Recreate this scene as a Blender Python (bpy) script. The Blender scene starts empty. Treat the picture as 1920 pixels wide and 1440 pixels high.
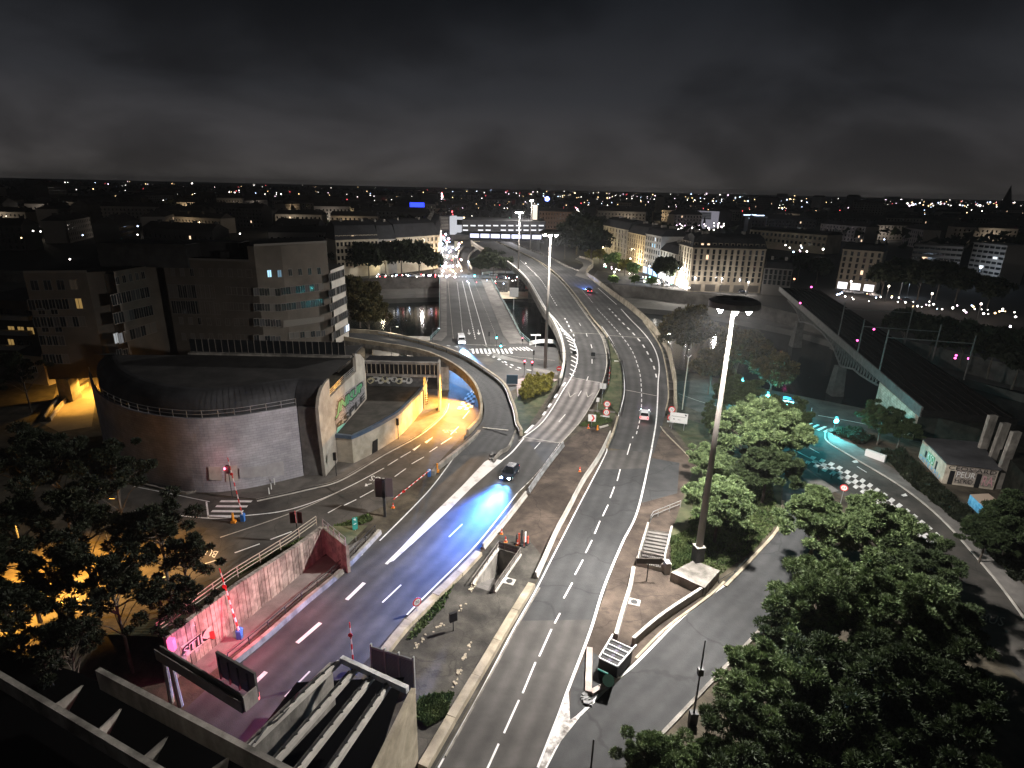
import bpy, math, random
import numpy as np
from mathutils import Vector, Matrix
from mathutils.geometry import tessellate_polygon
random.seed(7); RNG=np.random.default_rng(7)
sc=bpy.context.scene
COL=sc.collection
R=math.radians
# ---------------------------------------------------------------- camera
F_PX,PITCH,ROLL,CH=1090.,R(18.66),R(1.3),40.
_f=np.array([0,math.cos(PITCH),-math.sin(PITCH)]); _r0=np.array([1.,0,0]); _u0=np.cross(_r0,_f)
_c,_s=math.cos(ROLL),math.sin(ROLL)
_r=_c*_r0+_s*_u0; _u=-_s*_r0+_c*_u0
cam=bpy.data.cameras.new('camera'); camo=bpy.data.objects.new('camera',cam); COL.objects.link(camo)
cam.sensor_width=36; cam.lens=36*F_PX/1920; cam.clip_start=.1; cam.clip_end=30000
M=Matrix.Identity(4)
for i in range(3):
    M[i][0]=_r[i]; M[i][1]=_u[i]; M[i][2]=-_f[i]
M[2][3]=CH
camo.matrix_world=M
sc.camera=camo
# ---------------------------------------------------------------- colour management
sc.view_settings.view_transform='Standard'; sc.view_settings.look='None'
sc.view_settings.exposure=0; sc.view_settings.gamma=1; sc.view_settings.use_curve_mapping=False
sc.cycles.use_denoising=True
sc.cycles.max_bounces=5; sc.cycles.diffuse_bounces=2; sc.cycles.glossy_bounces=2; sc.cycles.transmission_bounces=3
sc.cycles.volume_bounces=0; sc.cycles.transparent_max_bounces=6
sc.cycles.sample_clamp_indirect=2; sc.cycles.sample_clamp_direct=0
sc.cycles.caustics_reflective=False; sc.cycles.caustics_refractive=False
# ---------------------------------------------------------------- world: overcast night sky lit from below by the city
W=bpy.data.worlds.new('World'); sc.world=W; W.use_nodes=True
nt=W.node_tree; nt.nodes.clear(); N=nt.nodes.new; Lk=nt.links.new
out=N('ShaderNodeOutputWorld'); bg=N('ShaderNodeBackground'); Lk(bg.outputs[0],out.inputs[0])
tc=N('ShaderNodeTexCoord'); sep=N('ShaderNodeSeparateXYZ'); Lk(tc.outputs['Generated'],sep.inputs[0])
grad=N('ShaderNodeValToRGB'); Lk(sep.outputs['Z'],grad.inputs[0])
e=grad.color_ramp.elements; e[0].position=0; e[0].color=(.052,.048,.046,1); e[1].position=.75; e[1].color=(.0012,.0018,.0026,1)
for p,c in ((.05,(.036,.034,.035)),(.13,(.0185,.0190,.0215)),(.26,(.0075,.0085,.0106)),(.40,(.0028,.0037,.0050))):
    k=e.new(p); k.color=(*c,1)
# cloud layer: project the direction on a flat ceiling
mz=N('ShaderNodeMath'); mz.operation='ADD'; mz.inputs[1].default_value=.45; Lk(sep.outputs['Z'],mz.inputs[0])
dv=N('ShaderNodeVectorMath'); dv.operation='DIVIDE'; cb=N('ShaderNodeCombineXYZ')
for i in range(3): Lk(mz.outputs[0],cb.inputs[i])
Lk(tc.outputs['Generated'],dv.inputs[0]); Lk(cb.outputs[0],dv.inputs[1])
nz=N('ShaderNodeTexNoise'); nz.inputs['Scale'].default_value=1.0; nz.inputs['Detail'].default_value=6; nz.inputs['Roughness'].default_value=.5
nz.inputs['Distortion'].default_value=.35
mp=N('ShaderNodeMapping'); mp.inputs['Location'].default_value=(3.1,1.7,0); mp.inputs['Scale'].default_value=(1.5,1.7,0)
Lk(dv.outputs[0],mp.inputs[0]); Lk(mp.outputs[0],nz.inputs[0])
rr=N('ShaderNodeMapRange'); rr.inputs[1].default_value=.36; rr.inputs[2].default_value=.66; rr.inputs[3].default_value=.66; rr.inputs[4].default_value=1.7
rr.interpolation_type='SMOOTHSTEP'
Lk(nz.outputs[0],rr.inputs[0])
mul=N('ShaderNodeVectorMath'); mul.operation='SCALE'; Lk(grad.outputs[0],mul.inputs[0]); Lk(rr.outputs[0],mul.inputs['Scale'])
Lk(mul.outputs[0],bg.inputs[0]); bg.inputs[1].default_value=1.0
# a trace of skylight direction (cloud glow), added weak sun giving slight form
sun=bpy.data.lights.new('fill_sun','SUN'); sun.energy=.012; sun.angle=R(20); sun.color=(1,.93,.82)
suno=bpy.data.objects.new('fill_sun',sun); COL.objects.link(suno); suno.rotation_euler=(R(48),0,R(-28))
# ---------------------------------------------------------------- pixel -> place helpers
def P(x,y,z=0.):
    d=_f+_r*((x-960)/F_PX)+_u*((720-y)/F_PX); t=(z-CH)/d[2]
    return (d[0]*t,d[1]*t,z)
def PH(x,y,h,dz=0.):
    z=0.
    for _ in range(30):
        p=P(x,y,z); z=z*.4+.6*h(p[0],p[1])
    p=P(x,y,z); return (p[0],p[1],z+dz)
def PV(px,a,b):
    """pixel ray with the vertical plane through a,b"""
    d=_f+_r*((px[0]-960)/F_PX)+_u*((720-px[1])/F_PX)
    n=np.array([b[1]-a[1],-(b[0]-a[0]),0.]); o=np.array([0,0,CH]); t=(np.dot(n,np.array([a[0],a[1],0])-o))/np.dot(n,d)
    p=o+d*t; return tuple(p)
def smooth(t): t=max(0,min(1,t)); return t*t*(3-2*t)
HV=6.5
def hv(x,y): return HV*smooth((y-92)/75.)      # height of the main viaduct deck
# ---------------------------------------------------------------- materials
MATS={}
def mat(name,c,rough=.8,c2=None,scale=1.,detail=6,bump=.0,bscale=None,spec=.3,metal=0,emit=None,es=0,crack=0,stain=None,island=0,transl=0,coords='Object',stretch=None,track=0,brick=None,lo=.35,hi=.65):
    if name in MATS: return MATS[name]
    m=bpy.data.materials.new(name); MATS[name]=m; m.use_nodes=True
    t=m.node_tree; b=t.nodes['Principled BSDF']; n=t.nodes.new; l=t.links.new
    b.inputs['Roughness'].default_value=rough; b.inputs['Metallic'].default_value=metal
    b.inputs['Specular IOR Level'].default_value=spec
    b.inputs['Base Color'].default_value=(*c,1)
    cur=None
    co=n('ShaderNodeTexCoord').outputs[coords]
    if stretch:
        mp=n('ShaderNodeMapping'); mp.inputs['Scale'].default_value=stretch; l(co,mp.inputs[0]); cs=mp.outputs[0]
    else: cs=co
    if c2 is not None:
        z=n('ShaderNodeTexNoise'); z.inputs['Scale'].default_value=scale; z.inputs['Detail'].default_value=detail; z.inputs['Roughness'].default_value=.62
        l(cs,z.inputs[0])
        r=n('ShaderNodeMapRange'); r.inputs[1].default_value=lo; r.inputs[2].default_value=hi; l(z.outputs[0],r.inputs[0])
        mx=n('ShaderNodeMix'); mx.data_type='RGBA'; mx.inputs[6].default_value=(*c,1); mx.inputs[7].default_value=(*c2,1)
        l(r.outputs[0],mx.inputs[0]); cur=mx.outputs[2]
    def mulc(fac,lo_,hi_,curc):
        r=n('ShaderNodeMapRange'); r.inputs[3].default_value=lo_; r.inputs[4].default_value=hi_; l(fac,r.inputs[0])
        v=n('ShaderNodeVectorMath'); v.operation='SCALE'
        if curc is None: v.inputs[0].default_value=c
        else: l(curc,v.inputs[0])
        l(r.outputs[0],v.inputs['Scale']); return v.outputs[0]
    if island:
        g=n('ShaderNodeNewGeometry'); cur=mulc(g.outputs['Random Per Island'],1-island,1+island,cur)
    if stain:
        z=n('ShaderNodeTexNoise'); z.inputs['Scale'].default_value=stain[0]; z.inputs['Detail'].default_value=5; z.inputs['Roughness'].default_value=.6; z.inputs['Distortion'].default_value=.6
        l(co,z.inputs[0]); r=n('ShaderNodeMapRange'); r.inputs[1].default_value=.38; r.inputs[2].default_value=.62; l(z.outputs[0],r.inputs[0])
        cur=mulc(r.outputs[0],1-stain[1],1+stain[1]*.6,cur)
    if crack:
        zz=n('ShaderNodeTexNoise'); zz.inputs['Scale'].default_value=crack*1.7; zz.inputs['Detail'].default_value=4; l(co,zz.inputs[0])
        va=n('ShaderNodeVectorMath'); va.operation='MULTIPLY_ADD'; va.inputs[1].default_value=(.9/crack*.5,)*3; l(zz.outputs['Color'],va.inputs[0]); l(co,va.inputs[2])
        vo=n('ShaderNodeTexVoronoi'); vo.feature='DISTANCE_TO_EDGE'; vo.inputs['Scale'].default_value=crack; l(va.outputs[0],vo.inputs[0])
        r=n('ShaderNodeMapRange'); r.inputs[1].default_value=.003; r.inputs[2].default_value=.012; l(vo.outputs[0],r.inputs[0])
        cur=mulc(r.outputs[0],.72,1,cur)
    if track:
        uvn=n('ShaderNodeUVMap'); s=n('ShaderNodeSeparateXYZ'); l(uvn.outputs[0],s.inputs[0])
        a=n('ShaderNodeMath'); a.operation='MULTIPLY'; a.inputs[1].default_value=math.tau/1.75; l(s.outputs[0],a.inputs[0])
        cc=n('ShaderNodeMath'); cc.operation='COSINE'; l(a.outputs[0],cc.inputs[0])
        z=n('ShaderNodeTexNoise'); z.inputs['Scale'].default_value=.12; z.inputs['Detail'].default_value=5; l(co,z.inputs[0])
        m2=n('ShaderNodeMath'); m2.operation='MULTIPLY'; l(cc.outputs[0],m2.inputs[0]); l(z.outputs[0],m2.inputs[1])
        r=n('ShaderNodeMapRange'); r.inputs[1].default_value=-.5; r.inputs[2].default_value=.5; l(m2.outputs[0],r.inputs[0])
        cur=mulc(r.outputs[0],1-track,1+track,cur)
    if brick:
        uvn=n('ShaderNodeUVMap'); bt=n('ShaderNodeTexBrick'); l(uvn.outputs[0],bt.inputs[0])
        bt.inputs['Scale'].default_value=1; bt.inputs['Brick Width'].default_value=brick[0]; bt.inputs['Row Height'].default_value=brick[1]
        bt.inputs['Mortar Size'].default_value=brick[2]; bt.inputs['Color1'].default_value=(1,1,1,1); bt.inputs['Color2'].default_value=(.86,.86,.86,1); bt.inputs['Mortar'].default_value=(brick[3],)*3+(1,)
        v=n('ShaderNodeVectorMath'); v.operation='MULTIPLY'; l(bt.outputs[0],v.inputs[1])
        if cur is None: v.inputs[0].default_value=c
        else: l(cur,v.inputs[0])
        cur=v.outputs[0]
    if cur is not None: l(cur,b.inputs['Base Color'])
    if bump:
        z=n('ShaderNodeTexNoise'); z.inputs['Scale'].default_value=bscale or scale*4; z.inputs['Detail'].default_value=5; l(cs,z.inputs[0])
        bp=n('ShaderNodeBump'); bp.inputs['Strength'].default_value=bump; bp.inputs['Distance'].default_value=.05; l(z.outputs[0],bp.inputs['Height']); l(bp.outputs[0],b.inputs['Normal'])
    if transl:
        tr=n('ShaderNodeBsdfTranslucent'); ms=n('ShaderNodeMixShader'); ms.inputs[0].default_value=transl
        if cur is not None: l(cur,tr.inputs[0])
        else: tr.inputs[0].default_value=(*c,1)
        l(b.outputs[0],ms.inputs[1]); l(tr.outputs[0],ms.inputs[2]); l(ms.outputs[0],t.nodes['Material Output'].inputs[0])
    if emit is not None:
        b.inputs['Emission Color'].default_value=(*emit,1); b.inputs['Emission Strength'].default_value=es
        if es<3: m.cycles.emission_sampling='NONE'
    return m
def glow(name,c,s,sample=False):
    m=mat(name,(.02,.02,.02),rough=.5,emit=c,es=s)
    m.cycles.emission_sampling='AUTO' if sample else 'NONE'
    return m
A_MAIN=mat('asphalt_main',(.050,.049,.048),.78,(.078,.076,.073),.35,8,.25,14,stain=(.07,.28),track=.17)
A_DARK=mat('asphalt_fresh',(.040,.041,.042),.75,(.056,.056,.056),.5,8,.25,14,stain=(.05,.22),track=.10,crack=.09)
A_OLD=mat('asphalt_old',(.055,.052,.047),.85,(.095,.086,.076),.4,8,.35,10,stain=(.12,.35),crack=.22)
A_BRIDGE=mat('asphalt_bridge',(.060,.058,.056),.8,(.082,.080,.077),.3,6,stain=(.06,.22),track=.12)
A_CONC=mat('concrete_road',(.15,.135,.128),.8,(.21,.19,.18),.5,8,.2,9,stain=(.12,.25),track=.42)
DIRT=mat('brown_worn_surface',(.045,.034,.027),.9,(.105,.080,.062),.35,9,.5,6,stain=(.18,.4),crack=.13)
DIRT2=mat('brown_paving',(.10,.082,.068),.9,(.17,.145,.122),.5,9,.4,7,stain=(.2,.32))
SOIL=mat('soil',(.045,.038,.028),.95,(.10,.085,.06),.6,9,.6,5,stain=(.2,.4))
GRASSG=mat('grass_ground',(.035,.048,.020),.95,(.085,.085,.045),.5,9,.6,6,stain=(.2,.4))
PAVE=mat('pavement_concrete',(.15,.14,.13),.85,(.22,.205,.19),.6,8,.3,9,stain=(.15,.25))
CONC=mat('concrete',(.24,.225,.20),.85,(.38,.355,.32),.7,9,.35,6,stain=(.35,.3),stretch=(1,1,.35))
CONCD=mat('concrete_weathered',(.16,.148,.13),.88,(.33,.305,.27),.8,9,.4,6,stain=(.3,.42),stretch=(1,1,.3))
CONCL=mat('concrete_pale',(.42,.39,.35),.85,(.56,.53,.48),.6,8,.25,8,stain=(.4,.18))
CONCY=mat('concrete_ochre',(.30,.26,.19),.85,(.43,.37,.28),.7,8,.3,7,stain=(.4,.3))
PAINT=mat('road_paint',(.74,.73,.71),.7,(.86,.85,.83),1.5,8,stain=(1.2,.12))
PAINTW=mat('road_paint_worn',(.22,.20,.18),.8,(.72,.69,.66),.9,9,stain=(.8,.3),lo=.42,hi=.56)
PAINTY=mat('road_paint_faded',(.30,.28,.24),.8,(.50,.47,.42),2,8)
METAL=mat('galvanised_steel',(.42,.42,.42),.45,(.55,.55,.54),3,4,spec=.5,metal=.6)
METALD=mat('dark_steel',(.035,.036,.038),.5,(.06,.06,.06),3,4,spec=.5,metal=.3)
POLE=mat('mast_steel',(.20,.18,.16),.55,(.30,.275,.25),.9,6,spec=.5,metal=.3,stretch=(1,1,.2))
BLACK=mat('black_paint',(.015,.015,.016),.5)
WHITE=mat('white_paint',(.74,.74,.72),.45,(.80,.80,.78),3,4)
RED=mat('red_paint',(.62,.03,.03),.4)
ORANGE=mat('orange_paint',(.75,.28,.03),.5)
BLUE=mat('blue_paint',(.05,.17,.5),.4)
GREENP=mat('green_paint',(.05,.30,.16),.5)
TEALP=mat('teal_steel_paint',(.25,.40,.40),.5)
GLASS=mat('dark_glass',(.012,.014,.016),.12,spec=.6)
ROOFD=mat('dark_roof_felt',(.028,.027,.027),.85,(.048,.046,.044),.5,6,stain=(.2,.3))
ROOFZ=mat('zinc_roof',(.045,.045,.048),.6,(.075,.075,.08),.3,6,stain=(.15,.3))
OFFW=mat('office_wall',(.080,.066,.053),.85,(.108,.090,.073),.3,7,.15,6,stain=(.1,.18))
OFFF=mat('office_window_frame',(.13,.115,.10),.7)
BLOCKW=mat('block_wall',(.40,.39,.43),.85,(.54,.52,.56),.4,7,.2,8,stain=(.15,.22),brick=(.9,.36,.02,.62))
STUC=mat('cream_stucco',(.42,.36,.27),.85,(.52,.455,.35),.15,6,stain=(.1,.2))
STUG=mat('grey_stucco',(.36,.34,.31),.85,(.45,.43,.40),.15,6,stain=(.1,.2))
STUO=mat('ochre_stucco',(.45,.30,.20),.85,(.52,.36,.25),.15,6,stain=(.1,.2))
CITYW=mat('far_wall',(.23,.205,.18),.9,(.33,.30,.265),.02,4)
CITYD=mat('far_wall_dark',(.04,.038,.036),.9,(.08,.075,.07),.02,4)
CITYR=mat('far_roof',(.04,.036,.034),.9,(.07,.06,.055),.02,4)
BARK=mat('bark',(.06,.048,.038),.9,(.13,.11,.09),2,6,.5,8,stretch=(1,1,.3))
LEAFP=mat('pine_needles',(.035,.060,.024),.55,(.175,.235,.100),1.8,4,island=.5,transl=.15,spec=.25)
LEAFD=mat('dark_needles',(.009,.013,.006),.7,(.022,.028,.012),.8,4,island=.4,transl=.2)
LEAFB=mat('broad_leaves',(.030,.033,.014),.6,(.095,.072,.026),.5,4,island=.5,transl=.3)
LEAFY=mat('yellow_leaves',(.14,.13,.03),.6,(.30,.27,.06),.5,4,island=.4,transl=.35)
LEAFG=mat('green_leaves',(.055,.10,.03),.6,(.14,.20,.06),.5,4,island=.4,transl=.3)
ROADR=None
GRASSB=mat('grass_blades',(.05,.085,.025),.8,(.10,.13,.045),.5,4,island=.4,transl=.2)
WATER=mat('river_water',(.006,.012,.013),.11,bump=.35,bscale=1.1,spec=.5)
# ---------------------------------------------------------------- mesh building
def tag(o,label=None,cat=None,group=None,kind=None):
    if label: o['label']=label
    if cat: o['category']=cat
    if group: o['group']=group
    if kind: o['kind']=kind
    return o
def empty(name,loc,label,cat,group=None,rz=0):
    o=bpy.data.objects.new(name,None); COL.objects.link(o); o.location=loc; o.rotation_euler=(0,0,rz); o.empty_display_size=.5
    return tag(o,label,cat,group)
def dup(root,loc=None,rz=None,label=None,group=None,scale=None):
    r=root.copy(); COL.objects.link(r)
    if loc is not None: r.location=loc
    if rz is not None: r.rotation_euler=(0,0,rz)
    if scale is not None: r.scale=scale
    if label: r['label']=label
    if group: r['group']=group
    for ch in list(root.children):
        c=ch.copy(); COL.objects.link(c); c.parent=r
        for g in ch.children:
            d=g.copy(); COL.objects.link(d); d.parent=c
    return r
class B:
    def __init__(s): s.v=[]; s.f=[]; s.m=[]; s.uv={}
    def add(s,vs,fs,m=0,uvs=None):
        o=len(s.v); s.v+= [tuple(map(float,v)) for v in vs]
        for f in fs: s.f.append(tuple(i+o for i in f)); s.m.append(m)
        if uvs:
            for i,u in enumerate(uvs): s.uv[o+i]=u
        return s
    def poly(s,pts,m=0,z=None):
        if z is not None: pts=[(p[0],p[1],z) for p in pts]
        tr=tessellate_polygon([[Vector((p[0],p[1],0)) for p in pts]])
        fs=[]
        for t in tr:
            a,b,c=[pts[i] for i in t]
            cr=(b[0]-a[0])*(c[1]-a[1])-(b[1]-a[1])*(c[0]-a[0])
            fs.append(tuple(t) if cr>0 else tuple(reversed(t)))
        return s.add(pts,fs,m)
    def face(s,pts,m=0,uvs=None): return s.add(pts,[tuple(range(len(pts)))],m,uvs)
    def box(s,c,d,rz=0,m=0,tilt=None):
        x,y,z=[k/2 for k in d]; ca,sa=math.cos(rz),math.sin(rz); vs=[]
        for dz in (-z,z):
            for dx,dy in ((-x,-y),(x,-y),(x,y),(-x,y)):
                vs.append((c[0]+dx*ca-dy*sa,c[1]+dx*sa+dy*ca,c[2]+dz))
        return s.add(vs,[(0,3,2,1),(4,5,6,7),(0,1,5,4),(1,2,6,5),(2,3,7,6),(3,0,4,7)],m)
    def hexa(s,b4,t4,m=0):
        return s.add(list(b4)+list(t4),[(0,3,2,1),(4,5,6,7),(0,1,5,4),(1,2,6,5),(2,3,7,6),(3,0,4,7)],m)
    def prism(s,pts,z0,z1,m=0,mt=None,uv=False):
        n=len(pts); ar=sum(pts[i][0]*pts[(i+1)%n][1]-pts[(i+1)%n][0]*pts[i][1] for i in range(n))
        if ar<0: pts=pts[::-1]
        d=0
        for i in range(n):
            a,b=pts[i],pts[(i+1)%n]; L=math.hypot(b[0]-a[0],b[1]-a[1])
            s.face([(a[0],a[1],z0),(b[0],b[1],z0),(b[0],b[1],z1),(a[0],a[1],z1)],m,[(d,z0),(d+L,z0),(d+L,z1),(d,z1)]); d+=L
        s.poly([(p[0],p[1],z1) for p in pts],m if mt is None else mt)
        return s
    def tube(s,a,b,r0,r1=None,n=8,m=0,cap=True):
        r1=r0 if r1 is None else r1
        a=Vector(a); b=Vector(b); d=(b-a).normalized(); x=d.orthogonal().normalized(); y=d.cross(x); vs=[]
        for p,r in ((a,r0),(b,r1)):
            for i in range(n):
                t=math.tau*i/n; vs.append(p+x*(r*math.cos(t))+y*(r*math.sin(t)))
        fs=[(i,(i+1)%n,n+(i+1)%n,n+i) for i in range(n)]
        if cap: fs+=[tuple(range(n))[::-1],tuple(range(n,2*n))]
        return s.add(vs,fs,m)
    def sweep(s,path,prof,m=0,close=True,caps=True,uv=False,ms=None):
        """profile (offset to the left of travel, height) swept along path"""
        n=len(prof); T=[]
        for i,p in enumerate(path):
            a=path[max(0,i-1)]; b=path[min(len(path)-1,i+1)]
            dx,dy=b[0]-a[0],b[1]-a[1]; L=math.hypot(dx,dy) or 1; T.append((-dy/L,dx/L))
        vs=[]; uvs=[]; d=0
        for i,p in enumerate(path):
            if i: d+=math.dist(path[i-1][:2],p[:2])
            for (o,h) in prof:
                vs.append((p[0]+T[i][0]*o,p[1]+T[i][1]*o,p[2]+h)); uvs.append((d,h))
        k=n if close else n-1
        for j in range(k):
            fs=[]
            for i in range(len(path)-1):
                a=i*n+j; b=i*n+(j+1)%n; fs.append((a,a+n,b+n,b))
            if j==0: o=len(s.v); s.v+=[tuple(map(float,v)) for v in vs]; [s.uv.__setitem__(o+q,u) for q,u in enumerate(uvs)]
            for f in fs: s.f.append(tuple(q+o for q in f)); s.m.append(ms[j] if ms else m)
        if close and caps:
            s.f.append(tuple(o+q for q in range(n))); s.m.append(m)
            s.f.append(tuple(o+(len(path)-1)*n+q for q in range(n))[::-1]); s.m.append(m)
        return s
    def ribbon(s,Lp,Rp,m=0,dz=0):
        n=len(Lp); vs=[];uvs=[]; d=0
        for i in range(n):
            if i: d+=math.dist(Lp[i-1][:2],Lp[i][:2])
            w=math.dist(Lp[i][:2],Rp[i][:2])
            vs+=[(Lp[i][0],Lp[i][1],Lp[i][2]+dz),(Rp[i][0],Rp[i][1],Rp[i][2]+dz)]; uvs+=[(0,d),(w,d)]
        return s.add(vs,[(2*i,2*i+1,2*i+3,2*i+2) for i in range(n-1)],m,uvs)
    def build(s,name,mats,parent=None,label=None,cat=None,group=None,kind=None,smooth=False,loc=None,fixn=False):
        if not isinstance(mats,(list,tuple)): mats=[mats]
        me=bpy.data.meshes.new(name)
        vs=s.v
        if loc is not None: vs=[(a-loc[0],b-loc[1],c-loc[2]) for a,b,c in vs]
        me.from_pydata(vs,[],s.f)
        for m in mats: me.materials.append(m)
        me.polygons.foreach_set('material_index',s.m)
        if s.uv:
            u=me.uv_layers.new(name='UVMap'); vi=np.empty(len(me.loops),int); me.loops.foreach_get('vertex_index',vi)
            arr=np.zeros((len(s.v),2)); 
            for k,q in s.uv.items(): arr[k]=q
            u.data.foreach_set('uv',arr[vi].ravel())
        if smooth: me.polygons.foreach_set('use_smooth',[True]*len(s.f))
        me.update()
        o=bpy.data.objects.new(name,me); COL.objects.link(o)
        if loc is not None: o.location=loc
        if parent is not None:
            o.parent=parent
            if loc is None: o.matrix_parent_inverse=parent.matrix_basis.inverted() if parent.parent is None else (parent.parent.matrix_basis@parent.matrix_parent_inverse@parent.matrix_basis).inverted()
        return tag(o,label,cat,group,kind)
def place(me_obj,parent,loc,rz=0,name=None,data=None,scale=None):
    """another object sharing a part's mesh, put at a world place under parent (parent is an Empty without scale)"""
    o=bpy.data.objects.new(name or me_obj.name.split('.')[0],data or me_obj.data); COL.objects.link(o)
    o.parent=parent; o.matrix_parent_inverse=parent.matrix_basis.inverted()
    o.location=loc; o.rotation_euler=(0,0,rz)
    if scale: o.scale=scale
    return o
# ---------------------------------------------------------------- polylines
def arc(path):
    d=[0]
    for a,b in zip(path,path[1:]): d.append(d[-1]+math.dist(a[:2],b[:2]))
    return d
def catmull(path,k=6):
    if len(path)<3: return list(path)
    o=[]; pts=[np.array(p,float) for p in path]; n=len(pts)
    for i in range(n-1):
        p0=pts[max(0,i-1)];p1=pts[i];p2=pts[i+1];p3=pts[min(n-1,i+2)]
        for j in range(k):
            t=j/k; o.append(.5*((2*p1)+(-p0+p2)*t+(2*p0-5*p1+4*p2-p3)*t*t+(-p0+3*p1-3*p2+p3)*t**3))
    o.append(pts[-1]); return [tuple(q) for q in o]
def at(path,D,s):
    s=max(0,min(D[-1]-1e-6,s)); i=max(0,int(np.searchsorted(D,s,side='right'))-1); i=min(i,len(path)-2)
    t=(s-D[i])/max(1e-9,D[i+1]-D[i]); a,b=path[i],path[i+1]
    return tuple(a[k]+(b[k]-a[k])*t for k in range(3))
def resample(path,n):
    D=arc(path); return [at(path,D,D[-1]*i/(n-1)) for i in range(n)]
def sub(path,s0,s1,step=3.):
    D=arc(path); n=max(2,int((s1-s0)/step)+2); return [at(path,D,s0+(s1-s0)*i/(n-1)) for i in range(n)]
def offs(path,d,dz=0):
    o=[]
    for i,p in enumerate(path):
        a=path[max(0,i-1)]; b=path[min(len(path)-1,i+1)]; dx,dy=b[0]-a[0],b[1]-a[1]; L=math.hypot(dx,dy) or 1
        o.append((p[0]-dy/L*d,p[1]+dx/L*d,p[2]+dz))
    return o
def line_px(pts,h=None,dz=0,k=6):
    return catmull([PH(*p,h,dz) if h else (lambda q:(q[0],q[1],q[2]+dz))(P(*p)) for p in pts],k)
def strip(b,path,w,m=0,dz=0): b.ribbon(offs(path,w/2),offs(path,-w/2),m,dz+.004*m)
def dashes(b,path,on,off,w,m=0,dz=0,start=0.,end=None):
    D=arc(path); s=start; end=end or D[-1]
    while s+on<=end: strip(b,sub(path,s,s+on,2.),w,m,dz); s+=on+off
def bil(q,u,v):
    a,b,c,d=[np.array(k) for k in q]; return tuple((a*(1-u)+b*u)*(1-v)+(d*(1-u)+c*u)*v)
_txt={}
def text_geo(s,bold=0):
    if (s,bold) in _txt: return _txt[(s,bold)]
    cu=bpy.data.curves.new('lettering','FONT'); cu.body=s; cu.resolution_u=2; cu.offset=bold; cu.fill_mode='BOTH'
    o=bpy.data.objects.new('lettering',cu); COL.objects.link(o); dg=bpy.context.evaluated_depsgraph_get()
    me=bpy.data.meshes.new_from_object(o.evaluated_get(dg)); vs=[tuple(v.co) for v in me.vertices]; fs=[tuple(p.vertices) for p in me.polygons]
    bpy.data.objects.remove(o); bpy.data.meshes.remove(me); bpy.data.curves.remove(cu)
    xs=[v[0] for v in vs]; ys=[v[1] for v in vs]; x0,x1,y0,y1=min(xs),max(xs),min(ys),max(ys)
    vs=[((v[0]-x0)/(x1-x0),(v[1]-y0)/(y1-y0)) for v in vs]; _txt[(s,bold)]=(vs,fs); return vs,fs
def lettering(b,s,quad,m=0,lift=(0,0,0),bold=0):
    """letters stretched over a 3-D quad (lower left, lower right, upper right, upper left)"""
    vs,fs=text_geo(s,bold); b.add([tuple(np.array(bil(quad,u,v))+np.array(lift)) for u,v in vs],fs,m)
def lamp(name,kind,loc,energy,color,size=.3,rot=None,spot=None,blend=.5,parent=None):
    l=bpy.data.lights.new(name,kind); l.energy=energy; l.color=color
    if kind in('POINT','SPOT'): l.shadow_soft_size=size
    if kind=='SPOT': l.spot_size=spot; l.spot_blend=blend
    o=bpy.data.objects.new(name,l); COL.objects.link(o)
    if parent is not None: o.parent=parent; o.matrix_parent_inverse=parent.matrix_basis.inverted()
    o.location=loc
    if rot is not None:
        d=Vector(rot); o.rotation_euler=d.to_track_quat('-Z','Y').to_euler()
    return o
# ================================================================ the ground, river and roads
def polyh(b,outer,holes,z,m=0):
    loops=[outer]+holes; flat=[p for l in loops for p in l]
    tr=tessellate_polygon([[Vector((p[0],p[1],0)) for p in l] for l in loops]); fs=[]
    for t in tr:
        a,c,d=[flat[i] for i in t]; cr=(c[0]-a[0])*(d[1]-a[1])-(c[1]-a[1])*(d[0]-a[0])
        fs.append(tuple(t) if cr>0 else tuple(reversed(t)))
    b.add([(p[0],p[1],z) for p in flat],fs,m)
def pxs(pts,z=0.): return [P(*p,z) for p in pts]
def sheet(name,mt,pts,z,holes=(),kind='structure'):
    b=B(); polyh(b,pxs(pts),[list(h) for h in holes],z); return b.build(name,mt,kind=kind)
# the two stair pits
PIT1=pxs([(935,1029),(976,1041),(927,1112),(886,1098)])         # far left, far right, near right, near left
PIT2=pxs([(1214,992),(1258,999),(1241,1072),(1194,1060)])
near_bank=[(-420,175,0),(-120,162,0),(-60,158,0)]+pxs([(720,632),(1020,652),(1130,668),(1275,693),(1400,722),(1640,770)])+[(110,84,0),(190,30,0),(260,-60,0)]
b=B(); polyh(b,near_bank+[(-420,-60,0)],[PIT1,PIT2],0); b.build('ground',SOIL,kind='structure')
b=B(); b.sweep(near_bank,[(0,0),(0,-9)],close=False); b.build('quay_wall',CONCD,label='concrete quay wall along the near bank of the river',cat='quay wall')
far_top=[(-420,262,0)]+pxs([(640,522),(824,520),(930,524),(1108,529),(1240,541),(1364,556)])+pxs([(1500,590),(1920,690)])+[(330,60,0),(420,-60,0)]
b=B(); b.poly(far_top+[(13000,-60,0),(13000,16000,0),(-13000,16000,0),(-13000,262,0)]); b.build('ground',mat('city_ground',(.018,.017,.016),.95,(.034,.031,.028),.02,4),kind='structure')
b=B(); b.sweep(far_top,[(0,0),(0,-5)],close=False); b.build('quay_wall',mat('dark_quay_stone',(.06,.055,.05),.9,(.12,.11,.10),.3,7),label='tall stone quay wall along the far bank above the lower quay',cat='quay wall')
low_edge=[(-420,244,-5)]+[P(x,y,-5) for x,y in [(640,563),(824,557),(960,556),(1040,560),(1154,573),(1250,582),(1345,592),(1480,618),(1920,740)]]+[(300,50,-5),(360,-60,-5)]
lt=[(p[0],p[1],-5) for p in far_top]
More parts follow.
